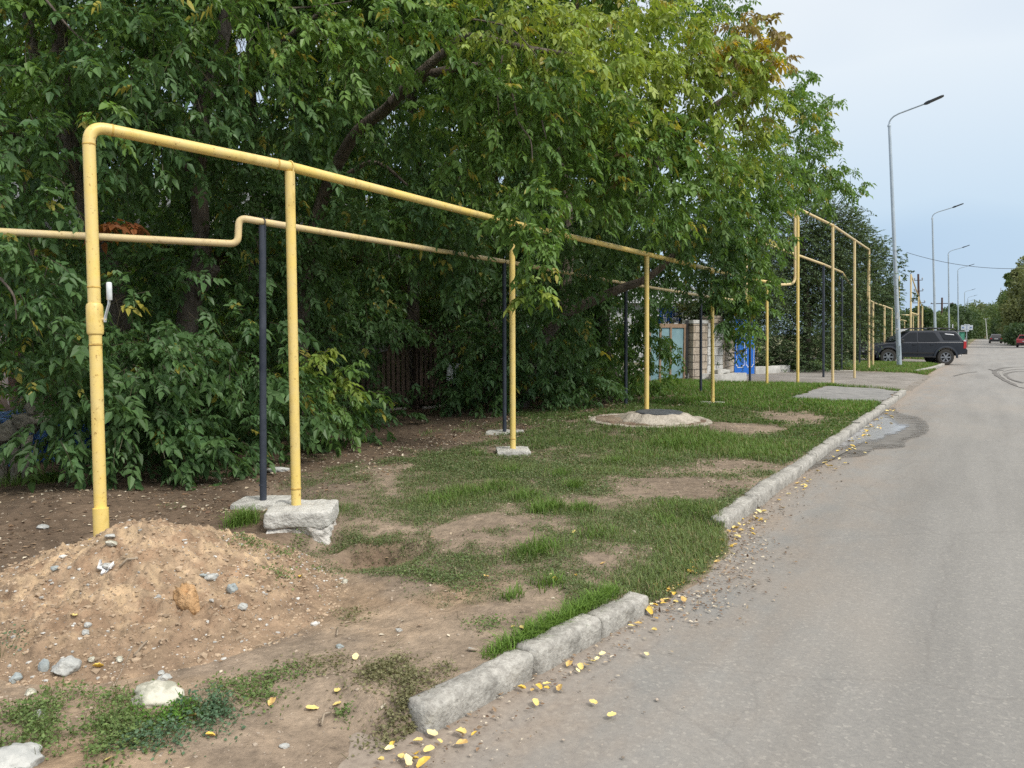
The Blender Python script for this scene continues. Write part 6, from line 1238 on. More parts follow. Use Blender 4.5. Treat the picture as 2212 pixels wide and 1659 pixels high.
# overhead limbs reaching out over the pipes: (px, py, depth, radius, tint)
OV = [(150, 60, 7.6, .5, 1), (300, 90, 7.2, .55, 0), (450, 40, 7.8, .6, 1), (600, 60, 8.0, .55, 1), (700, 130, 8.4, .5, 1), (570, 190, 8.2, .5, 0), (640, 260, 8.4, .42, 0), (260, 210, 6.9, .35, 0), (210, 232, 5.9, .16, 1), (50, 200, 7, .45, 0), (70, 350, 6.6, .4, 0), (60, 470, 6.4, .3, 0), (40, 590, 6.3, .3, 0), (100, 620, 6.4, .2, 0), (110, 700, 6.5, .22, 0), (120, 790, 6.6, .2, 0), (30, 760, 6.6, .2, 0),
      (250, 330, 7.6, .35, 0), (340, 300, 7.6, .3, 0), (420, 200, 7.8, .45, 0), (820, 60, 8.5, .5, 1), (900, 40, 8.3, .4, 1), (780, 200, 9, .35, 1), (860, 300, 9.6, .4, 0), (960, 230, 9.2, .4, 1), (1000, 320, 9.4, .4, 1), (940, 420, 9.9, .4, 0), (1010, 120, 8.6, .35, 1), (1060, 210, 8.8, .3, 1), (880, 480, 10.0, .3, 1), (800, 460, 9.9, .35, 0),
      (1090, 40, 8.6, .5, 2), (1180, 90, 9, .5, 2), (1270, 60, 10, .55, 2), (1370, 60, 11, .6, 2), (1460, 90, 11.6, .55, 2), (1540, 110, 12, .5, 2), (1610, 140, 12.3, .4, 2), (1590, 70, 12, .25, 3), (1668, 95, 12.4, .22, 3), (1700, 135, 12.6, .16, 3), (1655, 50, 12.3, .14, 3), (1640, 130, 12.2, .25, 4), (1545, 90, 11.8, .22, 4),
      (1120, 170, 9.0, .45, 1), (1200, 200, 9.4, .5, 1), (1290, 180, 10, .55, 2), (1380, 180, 11, .6, 2), (1470, 200, 11.8, .55, 2), (1560, 220, 12.4, .5, 2), (1630, 230, 12.8, .4, 2), (1120, 280, 9.1, .35, 1), (1200, 300, 9.6, .45, 1), (1290, 290, 10.2, .5, 1), (1380, 300, 11, .55, 1), (1470, 310, 12, .55, 1), (1560, 320, 13, .5, 2), (1640, 330, 13.4, .35, 2),
      (1210, 390, 9.8, .35, 1), (1290, 390, 10.4, .42, 1), (1370, 400, 11, .45, 1), (1450, 420, 12, .5, 1), (1540, 420, 13, .5, 1), (1370, 350, 10.2, .15, 3), (1345, 450, 10.8, .22, 1),
      (1140, 430, 8.6, .25, 1), (1180, 440, 8.7, .2, 1), (1160, 490, 8.6, .25, 1), (1155, 545, 8.6, .22, 1), (1195, 480, 8.8, .14, 1), (1165, 590, 8.6, .2, 1), (1150, 630, 8.6, .15, 2), (1120, 460, 8.7, .13, 1),
      (1000, 500, 9.8, .25, 0), (960, 560, 10.5, .3, 0), (1020, 580, 10.2, .22, 0),
      (1250, 480, 12.5, .5, 0), (1340, 500, 13, .45, 0), (1450, 490, 13.6, .5, 0), (1530, 500, 14.2, .5, 0), (1600, 480, 14.8, .5, 1), (1655, 445, 15.5, .4, 1), (1250, 580, 14, .45, 0), (1330, 560, 14.4, .4, 0), (1550, 560, 14.6, .42, 0), (1610, 560, 14.8, .4, 1), (1660, 520, 15.2, .38, 1), (1590, 620, 14.8, .34, 1), (1640, 600, 15, .32, 1), (1645, 655, 15, .22, 1), (1605, 680, 15, .26, 1), (1580, 650, 14.8, .22, 0), (1500, 600, 14.9, .22, 0), (1540, 615, 15, .2, 0), (1630, 710, 15.1, .16, 1), (1590, 720, 15.2, .2, 1), (1560, 690, 15, .2, 0), (1280, 470, 17, .8, 0), (1380, 480, 17.5, .8, 0), (1480, 460, 18, .8, 0), (1420, 540, 18, .6, 0), (1500, 520, 18.5, .6, 0), (1560, 480, 18.5, .7, 0), (1330, 560, 17.5, .7, 0), (1250, 540, 17, .7, 0), (1450, 580, 18.5, .4, 0),
      (1640, 340, 15, .6, 1), (1700, 250, 16.5, .55, 1), (1745, 210, 17, .32, 1), (1725, 330, 16.5, .5, 1), (1760, 270, 17, .3, 1), (1795, 215, 17.2, .22, 1), (1770, 360, 17, .42, 1), (1815, 385, 17.2, .3, 1), (1833, 392, 17.3, .2, 1), (1850, 396, 17.4, .16, 1), (1690, 385, 16, .45, 1), (1630, 430, 15.5, .5, 1), (1765, 400, 16.6, .3, 1), (1790, 430, 17, .22, 1), (1570, 380, 14.5, .6, 1), (1680, 180, 16.5, .4, 1), (1725, 165, 16.8, .2, 1), (1820, 222, 17.4, .14, 1),
      (1560, 40, 16, .5, 1), (1500, 10, 15.5, .6, 1), (1400, -40, 14, .8, 1), (1590, 120, 15.8, .5, 1)]
for (px, py, d, r, tt) in OV:
    c = W_(px, py, d); k_ = nearest(c)
    if px > 1540 or (px > 1200 and d > 12): k_ = 5 if px > 1400 else 4
    elif px > 800: k_ = 2
    maple_blob(crs[k_], c, r*1.08, tt, 1.45 if r > .3 else 2.2, .095 if d < 10 else .11, free, 5, d < 13)
# crowns above the frame: they shade what is below
for y in np.arange(3, 17, 2.0):
    for x in (-8.5, -6.6):
        for z in (7.2, 8.8):
            c = (x+rg.uniform(-.4, .4), y+rg.uniform(-.4, .4), z); px, py, k = proj(np.array(c))
            if py > -60 and x > -8: continue
            maple_blob(crs[nearest(c)], c, 1.15, 1, .35, .22, free, 3, False)
for (t, P), cr in zip(trees, crs): off(cr, t); cr.build('crown', LEAF, t)
# dead brown leaf bunch near the first trunk
cr = Crown(); maple_blob(cr, W_(240, 488, 7.6), .13, 3, 4.0, .11, None, 5, True); cr.C = [c*np.array([1.1, .55, .5]) for c in cr.C]; off(cr, trees[0][0]); cr.build('withered_spray', LEAF, trees[0][0])
# ---- backing trees, added to block light and close gaps behind the row -------------------------------------------------
for i, (px, d, h, r, lb) in enumerate([(60, 15, 8.5, 2.4, 'leafy backing tree added behind the twin-trunked box elder'), (420, 17, 8.5, 2.6, 'leafy backing tree added behind the straight-trunked box elder'), (760, 19, 9, 2.8, 'tall backing tree added behind the leaning box elder'), (1060, 23, 9.5, 3.0, 'tall backing tree added behind the picket fence'), (1290, 27, 10, 3.0, 'tall backing tree added left of the grey house')]):
    b = W_(px, 722, d); t = tree('backing_tree', lb, b, 'backing trees added behind the box elders'); limb(t, 'trunk', [(b[0], b[1], -.1), (b[0]+.2, b[1], h*.4), (b[0], b[1]+.2, h*.8)], [.2, .15, .06]); cr = Crown()
    for k in range(15):
        a = rg.uniform(0, 6.28); q = rg.uniform(.2, 1)*r*.8; z = rg.uniform(1.3, h)
        maple_blob(cr, (b[0]+math.cos(a)*q, b[1]+math.sin(a)*q, z), r*.42, rg.choice([0, 1, 1, 2]), .42, .21, free, 3, False)
    off(cr, t); cr.build('crown', LEAF, t)
# pale shrub above the stone wall, slim elm before the blue gate
b = W_(1500, 722, 27.5); t = tree('yellow_shrub', 'pale yellowish shrub showing over the stone wall', b, None, 'shrub'); cr = Crown()
for (px, py, r) in [(1480, 690, .5), (1500, 672, .55), (1525, 682, .5), (1470, 655, .4), (1510, 650, .4), (1540, 668, .4)]: elm_blob(cr, W_(px, py, 27.5), r, ((.16, .18, .05), (.30, .30, .09)), 1.5, .10)
limb(t, 'stem', [(b[0], b[1], 0), (b[0], b[1]+.1, 1.4), (b[0]+.2, b[1], 2.2)], [.06, .05, .03], n=7); off(cr, t); cr.build('foliage', LEAF, t)
b = W_(1558, 805, 25.8); t = tree('slim_elm', 'slim elm with dark stems between the stone wall and the blue gate', b); cr = Crown()
limb(t, 'trunk', [(b[0], b[1], 0), W_(1560, 740, 25.8), W_(1556, 660, 25.8), W_(1575, 560, 25.8)], [.13, .11, .08, .04]); limb(t, 'stem', [W_(1537, 806, 25.8), W_(1535, 740, 25.8), W_(1548, 650, 25.8)], [.05, .04, .03])
for (px, py, r, dn) in [(1530, 790, .35, 1), (1545, 745, .5, 1), (1530, 700, .6, 1.2), (1560, 660, .7, 1.3), (1520, 650, .6, 1.2), (1590, 690, .6, 1.), (1585, 640, .8, 1.4), (1620, 600, .9, 1.4), (1560, 600, .9, 1.4), (1600, 540, .9, 1.3), (1580, 740, .35, .7), (1640, 700, .5, .9), (1650, 650, .7, 1.2), (1600, 770, .25, .6)]:
    elm_blob(cr, W_(px, py, 25.8+rg.uniform(-.4, .4)), r, dens=dn*2.2, lf=.085)
off(cr, t); cr.build('crown', ELM, t)
# ---- Siberian elms beyond the driveway --------------------------------------------
def elm(label, base, blobs, depth, lf=.10, col=None, grp='elms beyond the driveway', tr=.2):
    b = W_(base[0], base[1], depth); t = tree('elm_tree', label, b, grp); top = W_(base[0]+rg.uniform(-15, 15), blobs[0][1]+30, depth)
    limb(t, 'trunk', [(b[0], b[1], -.1), (b[0]+.1, b[1]+.1, top[2]*.4), tuple(top)], [tr, tr*.75, tr*.3]); cr = Crown()
    for bl in blobs:
        px, py, r = bl[:3]; dd = depth+rg.uniform(-1.0, 1.0); c = W_(px, py, dd)
        elm_blob(cr, c, r, *( [col] if col else []), dens=1.25, lf=lf)
        q = c+(top-c)*.6; limb(t, 'limb', [tuple(q), tuple(c)], [.05, .02], n=6) if r > 1.2 else None
    off(cr, t); cr.build('crown', ELM, t); return t
elm('big dark elm with arching sprays right behind the raised pipe', (1735, 800), [(1745, 475, 1.4), (1795, 480, 1.1), (1700, 500, 1.6), (1660, 560, 1.5), (1740, 540, 1.7), (1800, 520, 1.5), (1830, 510, .8), (1690, 620, 1.6), (1760, 620, 1.7), (1820, 590, 1.5), (1850, 540, 1.0), (1660, 700, 1.5), (1720, 700, 1.6), (1790, 690, 1.6), (1690, 760, 1.2), (1650, 760, .9), (1750, 765, 1.2), (1640, 640, 1.2), (1838, 462, .35), (1780, 440, .5), (1700, 580, 1.4), (1780, 790, .8), (1680, 790, .8), (1720, 785, .9)], 33, .095)
elm('second elm, its sprays hanging behind the nearest lamp pole', (1850, 778), [(1860, 520, .8), (1850, 570, 1.4), (1885, 560, .9), (1825, 620, 1.7), (1875, 620, 1.3), (1915, 590, .6), (1860, 680, 1.8), (1820, 700, 1.6), (1886, 650, 1.0), (1835, 740, 1.4), (1815, 760, 1.2), (1930, 625, .45), (1865, 710, 1.0), (1880, 490, .35), (1905, 525, .35), (1938, 560, .3), (1950, 545, .22)], 45, .12)
elm('third elm, a loose crown left of the brown utility pole', (1915, 760), [(1895, 645, 1.2), (1905, 660, 1.0), (1885, 690, 1.5), (1922, 640, .5), (1888, 715, 1.3), (1948, 605, .25), (1960, 590, .22), (1975, 640, .25), (1940, 575, .3)], 52, .14)
# far left-hand tree mass and end-of-street trees
def fartree(name, label, px, dep, top, blobs, col, lf, grp):
    b = W_(px, 735, dep); t = tree(name, label, b, grp); tp = W_(px, top+8, dep); limb(t, 'trunk', [(b[0], b[1], -.1), (b[0], b[1], tp[2]*.5), tuple(tp)], [.25, .2, .08], n=8); cr = Crown()
    for (a, b_, r) in blobs: clump_blob(cr, W_(a, b_, dep+rg.uniform(-.03, .03)*dep), r, col, 1.5, lf)
    off(cr, t); cr.build('crown', ELM, t); return t
DG = ((.035, .07, .03), (.075, .12, .045)); MG = ((.07, .12, .045), (.13, .18, .06)); YG = ((.12, .15, .06), (.20, .22, .09)); PG = ((.10, .14, .07), (.18, .21, .11))
FG = 'trees along the far street'
def fb(cx, cy, w_, h_, n, r): return [(cx+rg.uniform(-w_, w_), cy+rg.uniform(-h_, h_), r*rg.uniform(.7, 1.2)) for _ in range(n)]
fartree('far_tree', 'round dark tree just left of the brown utility pole foot', 1955, 78, 680, fb(1945, 704, 12, 14, 14, 1.3), DG, .32, FG)
fartree('far_tree', 'dark tree behind the yellow posts, under the high sloping pipe', 1985, 90, 670, fb(1988, 698, 9, 20, 14, 1.3), DG, .34, FG)
fartree('far_tree', 'bright green tree below the white block', 2008, 120, 690, fb(2010, 708, 14, 14, 14, 1.9), MG, .38, FG)
fartree('far_tree', 'pale green tree left of the crossarmed pole', 2028, 130, 692, fb(2030, 708, 14, 12, 14, 2.0), MG, .4, FG)
fartree('far_tree', 'dark tree right of the crossarmed pole', 2045, 150, 675, fb(2046, 700, 10, 18, 14, 2.4), DG, .45, FG)
fartree('far_tree', 'tall spindly dark tree with a bare top, right of the third lamp', 2057, 160, 655, [(2058, 662, .6), (2056, 668, .9), (2059, 674, 1.0)]+fb(2060, 702, 11, 16, 14, 2.5), DG, .4, FG)
fartree('far_tree', 'dark tree under the pylon', 2078, 190, 680, fb(2076, 706, 12, 16, 16, 3), DG, .5, FG)
fartree('far_tree', 'mid green tree behind the far road sign', 2096, 215, 672, fb(2098, 704, 12, 22, 18, 3.6), MG, .6, FG)
fartree('far_tree', 'pale tall tree at the left of the road end', 2114, 290, 660, fb(2116, 690, 14, 22, 24, 4.2), PG, .7, FG)
fartree('far_tree', 'broad dark tree closing the road end behind the brick wall', 2138, 300, 675, fb(2136, 704, 18, 16, 26, 4.4), DG, .7, FG)
fartree('far_tree', 'pale tree on the skyline left of the radio mast', 2146, 310, 662, fb(2146, 688, 12, 18, 20, 4.0), PG, .7, FG)
fartree('far_tree', 'green tree right of the road end', 2160, 240, 665, fb(2162, 696, 12, 24, 20, 3.4), MG, .6, FG)
# right-hand trees: weeping, olive
RG = 'trees on the right side of the road'
fartree('roadside_tree', 'tall olive tree with drooping sides at the right edge of the photo', 2215, 108, 560, [(2205, 590, .9), (2194, 590, .5), (2218, 570, 1.3)]+fb(2222, 630, 20, 34, 34, 1.7)+fb(2212, 690, 24, 26, 34, 1.7), YG, .36, RG)
fartree('roadside_tree', 'grey-green tree left of the tall olive one', 2178, 135, 625, [(2180, 612, .5), (2184, 602, .5), (2176, 596, .3)]+fb(2188, 660, 12, 20, 20, 1.5)+fb(2185, 705, 14, 18, 24, 1.8), MG, .42, RG)
fartree('roadside_tree', 'low dark green bush by the red car', 2196, 100, 700, fb(2198, 722, 14, 12, 26, 1.0), DG, .3, RG)
fartree('roadside_tree', 'dark undergrowth tree left of the parked pale car', 2168, 190, 690, fb(2168, 712, 10, 14, 16, 2.2), DG, .42, RG)
fartree('roadside_tree', 'olive tree just beyond the right edge of the photo', 2250, 85, 540, fb(2256, 630, 20, 50, 40, 1.7), YG, .32, RG)
# the far wood on the right, one mass beyond the roadside trees
cr = Crown()
for _ in range(90):
    y = rg.uniform(45, 330); clump_blob(cr, (17+rg.uniform(0, 7)+y*.02, y, rg.uniform(1.5, 7)), rg.uniform(2.2, 3.6), MG if rg.random() < .5 else DG, .5, .6)
tag(cr.build('wood', ELM, None), kind='stuff')
# ================================================================ grass, weeds, litter, fallen leaves
def blades(n, X, Y, hgt, wid, col, lean=.5, zf=None):
    Z = zf(X, Y) if zf else gz(X, Y); a = RNG.uniform(0, 6.28, n); d = np.stack([np.cos(a), np.sin(a), 0*a], -1); s = np.stack([-np.sin(a), np.cos(a), 0*a], -1)
    B = np.stack([X, Y, Z-.005], -1); h = hgt[:, None]; w_ = wid[:, None]; le = (lean*RNG.uniform(.2, 1.3, n))[:, None]; z = np.array([0, 0, 1.])
    M_ = B+z*h*.55+d*h*le*.35; T = B+z*h*(1-.25*le)+d*h*le
    V = np.stack([B-s*w_, B+s*w_, M_+s*w_*.8, M_-s*w_*.8, T+s*w_*.12, T-s*w_*.12], 1).reshape(-1, 3); o = (np.arange(n)*6)[:, None]
    return V, np.concatenate([o+np.array([[0, 1, 2, 3]]), o+np.array([[3, 2, 4, 5]])], 0), np.repeat(col, 6, 0)
def sample(n, x0, x1, y0, y1, thr, pw=1.0, gain=1.0):
    X = RNG.uniform(x0, x1, n*6); Y = y0+(y1-y0)*RNG.uniform(0, 1, n*6)**pw; g, lush, back, fore, drv, path = masks(X, Y); keep = RNG.uniform(0, 1, n*6) < np.clip((g-thr)*gain, 0, 1); return X[keep][:n], Y[keep][:n], g[keep][:n], lush[keep][:n]
gc = Crown()
def gcol(n, lu, a=(.095, .14, .045), b=(.15, .215, .065)): return (np.array(a)+(np.array(b)-np.array(a))*np.clip(.25+.6*lu+RNG.normal(0, .25, n), 0, 1)[:, None])*RNG.uniform(.75, 1.25, (n, 1))
def lawn(n, x0, x1, y0, y1, thr, pw, hs, ws, gain=1.0, lean=.7, a=(.125, .17, .065), b=(.19, .26, .09), dry=.13):
    X, Y, g, lu = sample(n, x0, x1, y0, y1, thr, pw, gain); m_ = len(X); c = gcol(m_, np.clip(lu+g-.6, 0, 1), a, b); dr = RNG.uniform(0, 1, m_) < dry; c[dr] = np.array([.30, .25, .14])*RNG.uniform(.7, 1.2, (dr.sum(), 1))
    V, Q, C_ = blades(m_, X, Y, hs*RNG.uniform(.5, 1.4, m_)*(1+.7*np.clip(lu, 0, 1)), ws*RNG.uniform(.7, 1.3, m_), c, lean); gc.put(V, Q, C_)
lawn(40000, -6.8, -1.4, 4.0, 9.0, .25, 1.1, .038, .0022)
lawn(60000, -7.2, -1.62, 8.5, 17, .25, 1.0, .060, .0035, a=(.11, .175, .055), b=(.17, .265, .07))
lawn(60000, -8.5, -1.70, 15, 24.5, .35, 1.0, .10, .006, a=(.085, .17, .03), b=(.15, .27, .045))
lawn(40000, -8.5, -1.75, 33.4, 45.6, .2, 1.0, .10, .009, a=(.085, .16, .03), b=(.14, .25, .045))
lawn(26000, -9, -1.8, 51.5, 120, .2, 1.3, .16, .02, a=(.09, .16, .04), b=(.15, .24, .06))
lawn(7000, -6.8, -1.9, 1.3, 4.6, .35, 1.0, .035, .0016)
# tall bright tufts
TU = [(960, 1085, .16, 260, .10), (1000, 1072, .12, 160, .10), (1045, 1068, .1, 140, .09), (1080, 1055, .12, 160, .10), (1130, 1078, .12, 200, .11), (1175, 1108, .10, 220, .12), (1195, 1100, .08, 160, .12), (1255, 1106, .09, 240, .10), (1240, 1055, .08, 200, .10), (1500, 1105, .16, 200, .08), (1450, 1095, .14, 160, .08), (1170, 1195, .10, 220, .12), (1130, 1200, .09, 120, .09), (1290, 1160, .12, 120, .08), (1100, 1022, .10, 120, .10), (1210, 1028, .12, 160, .10),
      (530, 1128, .085, 300, .13), (515, 1135, .07, 160, .12), (1500, 960, .35, 500, .14), (1450, 965, .2, 260, .14), (1560, 955, .3, 350, .12), (1640, 975, .3, 260, .10), (1330, 1000, .14, 160, .10), (1185, 1265, .08, 120, .08), (1110, 1290, .06, 90, .07), (1440, 1130, .12, 150, .08), (1540, 1140, .18, 260, .07),
      (60, 1045, .16, 200, .14), (25, 1040, .14, 160, .16), (110, 1040, .1, 120, .12), (1030, 985, .05, 60, .09), (1170, 1395, .05, 60, .06)]
for px, py, r, n, h in TU:
    p = Gg(px, py); X = p[0]+RNG.normal(0, r*.55, n); Y = p[1]+RNG.normal(0, r*.8, n); ok = X < -1.75; X, Y = X[ok], Y[ok]; n = len(X)
    V, Q, C_ = blades(n, X, Y, h*RNG.uniform(.5, 1.3, n), np.full(n, .0028 if p[1] < 8 else .005), gcol(n, np.full(n, .7), (.08, .15, .03), (.15, .25, .05)), 1.0); gc.put(V, Q, C_)
# lush fringe leaning over the near kerb stones
for yc in np.arange(2.95, 4.02, .045):
    f = ss(2.85, 3.2, yc); n = 70; X = xe(yc)-.10+RNG.normal(0, .03, n); Y = yc+RNG.normal(0, .03, n)
    V, Q, C_ = blades(n, X, Y, (.035+.045*f)*RNG.uniform(.5, 1.3, n), np.full(n, .0026), gcol(n, np.full(n, .8), (.08, .15, .03), (.16, .27, .05)), 1.1, lambda a, b: gz(a, b)); gc.put(V, Q, C_)
tag(gc.build('grass', GRS, None), kind='stuff')
# creeping knotweed and small weeds: dull tiny leaves close to the soil
wc = Crown()
def weeds(n, X, Y, sz, col, h=.03, zf=None):
    Z = (zf or gz)(X, Y)+RNG.uniform(.003, 1, n)**1.5*h; A = unit(np.stack([RNG.normal(size=n), RNG.normal(size=n), RNG.uniform(-.2, .9, n)], -1)); up = unit(np.array([0, 0, 1.])+RNG.normal(size=(n, 3))*.5); Wd = unit(np.cross(A, up))
    V, Q, k = leaflets(np.stack([X, Y, Z], -1), A, Wd, sz, .3, .05, .1, False); wc.put(V, Q, np.repeat(col, k, 0))
def wcover(n, x0, x1, y0, y1, thr, pw, sz, gain, a, b, h=.03):
    X, Y, g, lu = sample(n, x0, x1, y0, y1, thr, pw, gain); m_ = len(X); c = (np.array(a)+(np.array(b)-np.array(a))*RNG.uniform(0, 1, (m_, 1)))*RNG.uniform(.8, 1.2, (m_, 1)); dd = RNG.uniform(0, 1, m_) < .10; c[dd] = np.array([.28, .24, .15])*RNG.uniform(.6, 1.2, (dd.sum(), 1)); weeds(m_, X, Y, sz*RNG.uniform(.6, 1.4, m_), c, h)
KA, KB_ = (.105, .15, .065), (.175, .23, .095)
wcover(42000, -5.6, -1.5, 1.2, 4.6, .12, 1.0, .011, .8, (.10, .12, .06), (.18, .20, .10), .022)
wcover(80000, -6.0, -1.4, 3.6, 7.0, .10, 1.0, .014, .9, KA, KB_, .03)
wcover(70000, -6.8, -1.62, 6.4, 12, .08, 1.0, .022, .9, KA, KB_, .035)
wcover(50000, -7.6, -1.62, 11, 20, .2, 1.0, .036, 1.3, (.06, .11, .03), (.11, .18, .045), .05)
# green clumps in the lower left corner
for px, py, r, n, h, col in [(70, 1560, .22, 2600, .07, 0), (140, 1580, .2, 2200, .07, 0), (200, 1540, .16, 1800, .06, 0), (30, 1600, .2, 1800, .06, 0), (230, 1600, .16, 1500, .05, 0), (120, 1510, .14, 900, .06, 0), (380, 1540, .12, 1300, .05, 1), (440, 1525, .12, 1500, .07, 2), (450, 1560, .11, 1200, .05, 2), (350, 1590, .13, 1200, .045, 2), (300, 1610, .1, 700, .04, 2), (260, 1570, .1, 600, .04, 0), (510, 1490, .12, 500, .03, 0), (600, 1470, .14, 700, .03, 0), (560, 1510, .1, 350, .03, 0), (330, 1530, .12, 800, .05, 1),
                             (840, 1440, .16, 1100, .04, 3), (880, 1480, .14, 1100, .05, 3), (900, 1540, .12, 900, .04, 3), (860, 1620, .12, 800, .04, 3), (900, 1570, .08, 500, .04, 3), (750, 1545, .05, 160, .03, 0), (930, 1450, .1, 500, .03, 3), (790, 1460, .14, 500, .03, 3), (700, 1440, .16, 600, .025, 3), (560, 1180, .16, 900, .05, 0), (620, 1200, .18, 800, .04, 0), (600, 1240, .16, 500, .03, 0), (930, 1240, .2, 1100, .03, 0), (1000, 1260, .18, 900, .03, 0), (240, 1640, .1, 500, .04, 0), (80, 1640, .12, 600, .05, 0),
                             (20, 1400, .07, 250, .09, 2), (1060, 1350, .12, 350, .03, 0), (760, 1330, .12, 300, .02, 3), (640, 1170, .1, 400, .05, 0), (470, 1530, .05, 300, .06, 2), (1000, 1210, .1, 400, .03, 0)]:
    n = int(n*(.5 if col == 2 else .9)); p = Gs(px, py); X = p[0]+RNG.normal(0, r*.62, n); Y = p[1]+RNG.normal(0, r*.55, n); ok = (X < -1.9) & (RNG.uniform(0, 1, n) < 2.6*(fbm(X*7, Y*7, 97, 3)-.30)); X, Y = X[ok], Y[ok]; n = len(X); a, b = [((.095, .15, .05), (.19, .27, .09)), ((.08, .19, .03), (.15, .28, .05)), ((.07, .135, .075), (.13, .21, .12)), ((.15, .15, .075), (.25, .24, .13))][col]
    c = (np.array(a)+(np.array(b)-np.array(a))*RNG.uniform(0, 1, (n, 1)))*RNG.uniform(.75, 1.25, (n, 1)); rr_ = np.hypot(X-p[0], Y-p[1])/r; zb = np.array([surf(i, j) for i, j in zip(X, Y)])
    hh = h*np.clip(1.2-rr_*.6, .2, 1); Z = zb+RNG.uniform(0, 1, n)*hh; A = unit(np.stack([RNG.normal(size=n), RNG.normal(size=n), RNG.uniform(-.2, .9, n)], -1)); up = unit(np.array([0, 0, 1.])+RNG.normal(size=(n, 3))*.5); Wd = unit(np.cross(A, up)); V, Q, k = leaflets(np.stack([X, Y, Z], -1), A, Wd, .014*RNG.uniform(.6, 1.5, n), .34, .05, .1, False); wc.put(V, Q, np.repeat(c, k, 0))
    m_ = n//14; j = RNG.integers(0, max(1, n), m_); P0 = np.stack([X[j], Y[j], zb[j]], -1); P1 = P0+np.stack([RNG.normal(0, .02, m_), RNG.normal(0, .02, m_), h*RNG.uniform(.5, 1.2, m_)], -1); wc.twigs(P0, P1, .0012, (.16, .17, .08))
tag(wc.build('weed_cover', GRS, None), kind='stuff')
# dry leaf litter, dead stalks and twiglets
lt = Crown()
def litter(n, X, Y, sz, cols, lift=.004, zf=None):
    Z = (zf or gz)(X, Y)+lift; A = unit(np.stack([RNG.normal(size=n), RNG.normal(size=n), RNG.normal(0, .18, n)], -1)); up = unit(np.array([0, 0, 1.])+RNG.normal(size=(n, 3))*.35); Wd = unit(np.cross(A, up)); c = np.array(cols)[RNG.integers(0, len(cols), n)]*RNG.uniform(.7, 1.25, (n, 1))
    V, Q, k = leaflets(np.stack([X, Y, Z], -1), A, Wd, sz, .28, .16, -.12, True); lt.put(V, Q, np.repeat(c, k, 0))
BR = [(.20, .13, .08), (.28, .20, .13), (.14, .09, .06), (.40, .33, .24), (.24, .17, .11), (.52, .46, .36)]
n = 5200; Y = RNG.uniform(2.5, 18, n); X = -5.2-np.abs(RNG.normal(0, 1.3, n)); litter(n, X, Y, .04*RNG.uniform(.5, 1.5, n)*np.clip(Y/9, .8, 1.5), BR)
n = 700; Y = RNG.uniform(1.5, 12, n); X = RNG.uniform(-5.5, -2, n); litter(n, X, Y, .022*RNG.uniform(.5, 1.5, n), BR[3:])
n = 800; Y = 1.9+11*RNG.uniform(0, 1, n)**1.4; X = xe(Y)+.07+np.abs(RNG.normal(0, .16, n)); litter(n, X, Y, .018*RNG.uniform(.5, 1.5, n), BR, .016, lambda a, b: rr(b))
n = 600; Y = RNG.uniform(4.0, 7.2, n); X = xe(Y)+.0+np.abs(RNG.normal(0, .2, n)); litter(n, X, Y, .022*RNG.uniform(.5, 1.5, n), BR, .016, lambda a, b: rr(b))
n = 900; X = RNG.uniform(-7.5, -2, n); Y = RNG.uniform(1.5, 13, n); Z = gz(X, Y)+.01; a = RNG.uniform(0, 6.28, n); P0 = np.stack([X, Y, Z], -1); L = RNG.uniform(.03, .14, n); P1 = P0+np.stack([np.cos(a)*L, np.sin(a)*L, RNG.uniform(0, .03, n)], -1); lt.twigs(P0, P1, .0015, (.30, .24, .17))
tag(lt.build('leaf_litter', VC, None), kind='stuff')
# bright yellow fallen leaves, one by one
def leafmesh(i, sz):
    r = random.Random(i); n = 14; vs = [(0, 0, .002)]; cu = r.uniform(.1, .9)
    for k in range(n):
        a = 2*math.pi*k/n; q = sz*(.78+.10*math.cos(2*a)+.22*max(0, math.cos(a))**3+(.10*math.cos(5*a) if i % 2 else .03*math.cos(7*a))); x, y = q*math.cos(a), q*math.sin(a)*.85
        vs.append((x, y, .003+cu*(y*y)/sz*1.4+r.uniform(0, .12)*sz+.2*max(0, x)*cu))
    vs += [(-sz*.7, 0, .004), (-sz*1.25, sz*.1, .006), (-sz*1.25, sz*.06, .004)]
    me = bpy.data.meshes.new('fallen_leaf'); me.from_pydata(vs, [], [(0, 1+k, 1+(k+1) % n) for k in range(n)]+[(n//2+1, n+1, n+2)]); me.shade_smooth(); me.materials.append(FLY[i % 4]); return me
FLY = [mat('yellow_leaf', (.66, .50, .16), .6, scale=40, col2=(.78, .65, .26)), mat('pale_yellow_leaf', (.74, .62, .28), .6, scale=40, col2=(.82, .73, .42)), mat('orange_leaf', (.60, .38, .06), .6, scale=40, col2=(.78, .58, .12)), mat('browning_leaf', (.34, .20, .08), .7, scale=60, col2=(.66, .48, .16))]
LMS = [leafmesh(i, .0195+.002*(i % 3)) for i in range(12)]
LZ = {'a': ('yellow leaf lying in the kerb gap drift, where grass meets asphalt', 'yellow leaves in the kerb gap'), 'b': ('yellow leaf at the asphalt edge in front of the near kerb stones', 'yellow leaves along the near kerb'), 'c': ('yellow leaf in the little heap at the bottom edge, by the near kerb', 'yellow leaves at the bottom edge'), 'd': ('pale yellow leaf along the foot of the long kerb', 'leaves along the long kerb'), 'e': ('single yellow leaf lying on the bare soil or weeds of the verge', 'yellow leaves scattered on the verge')}
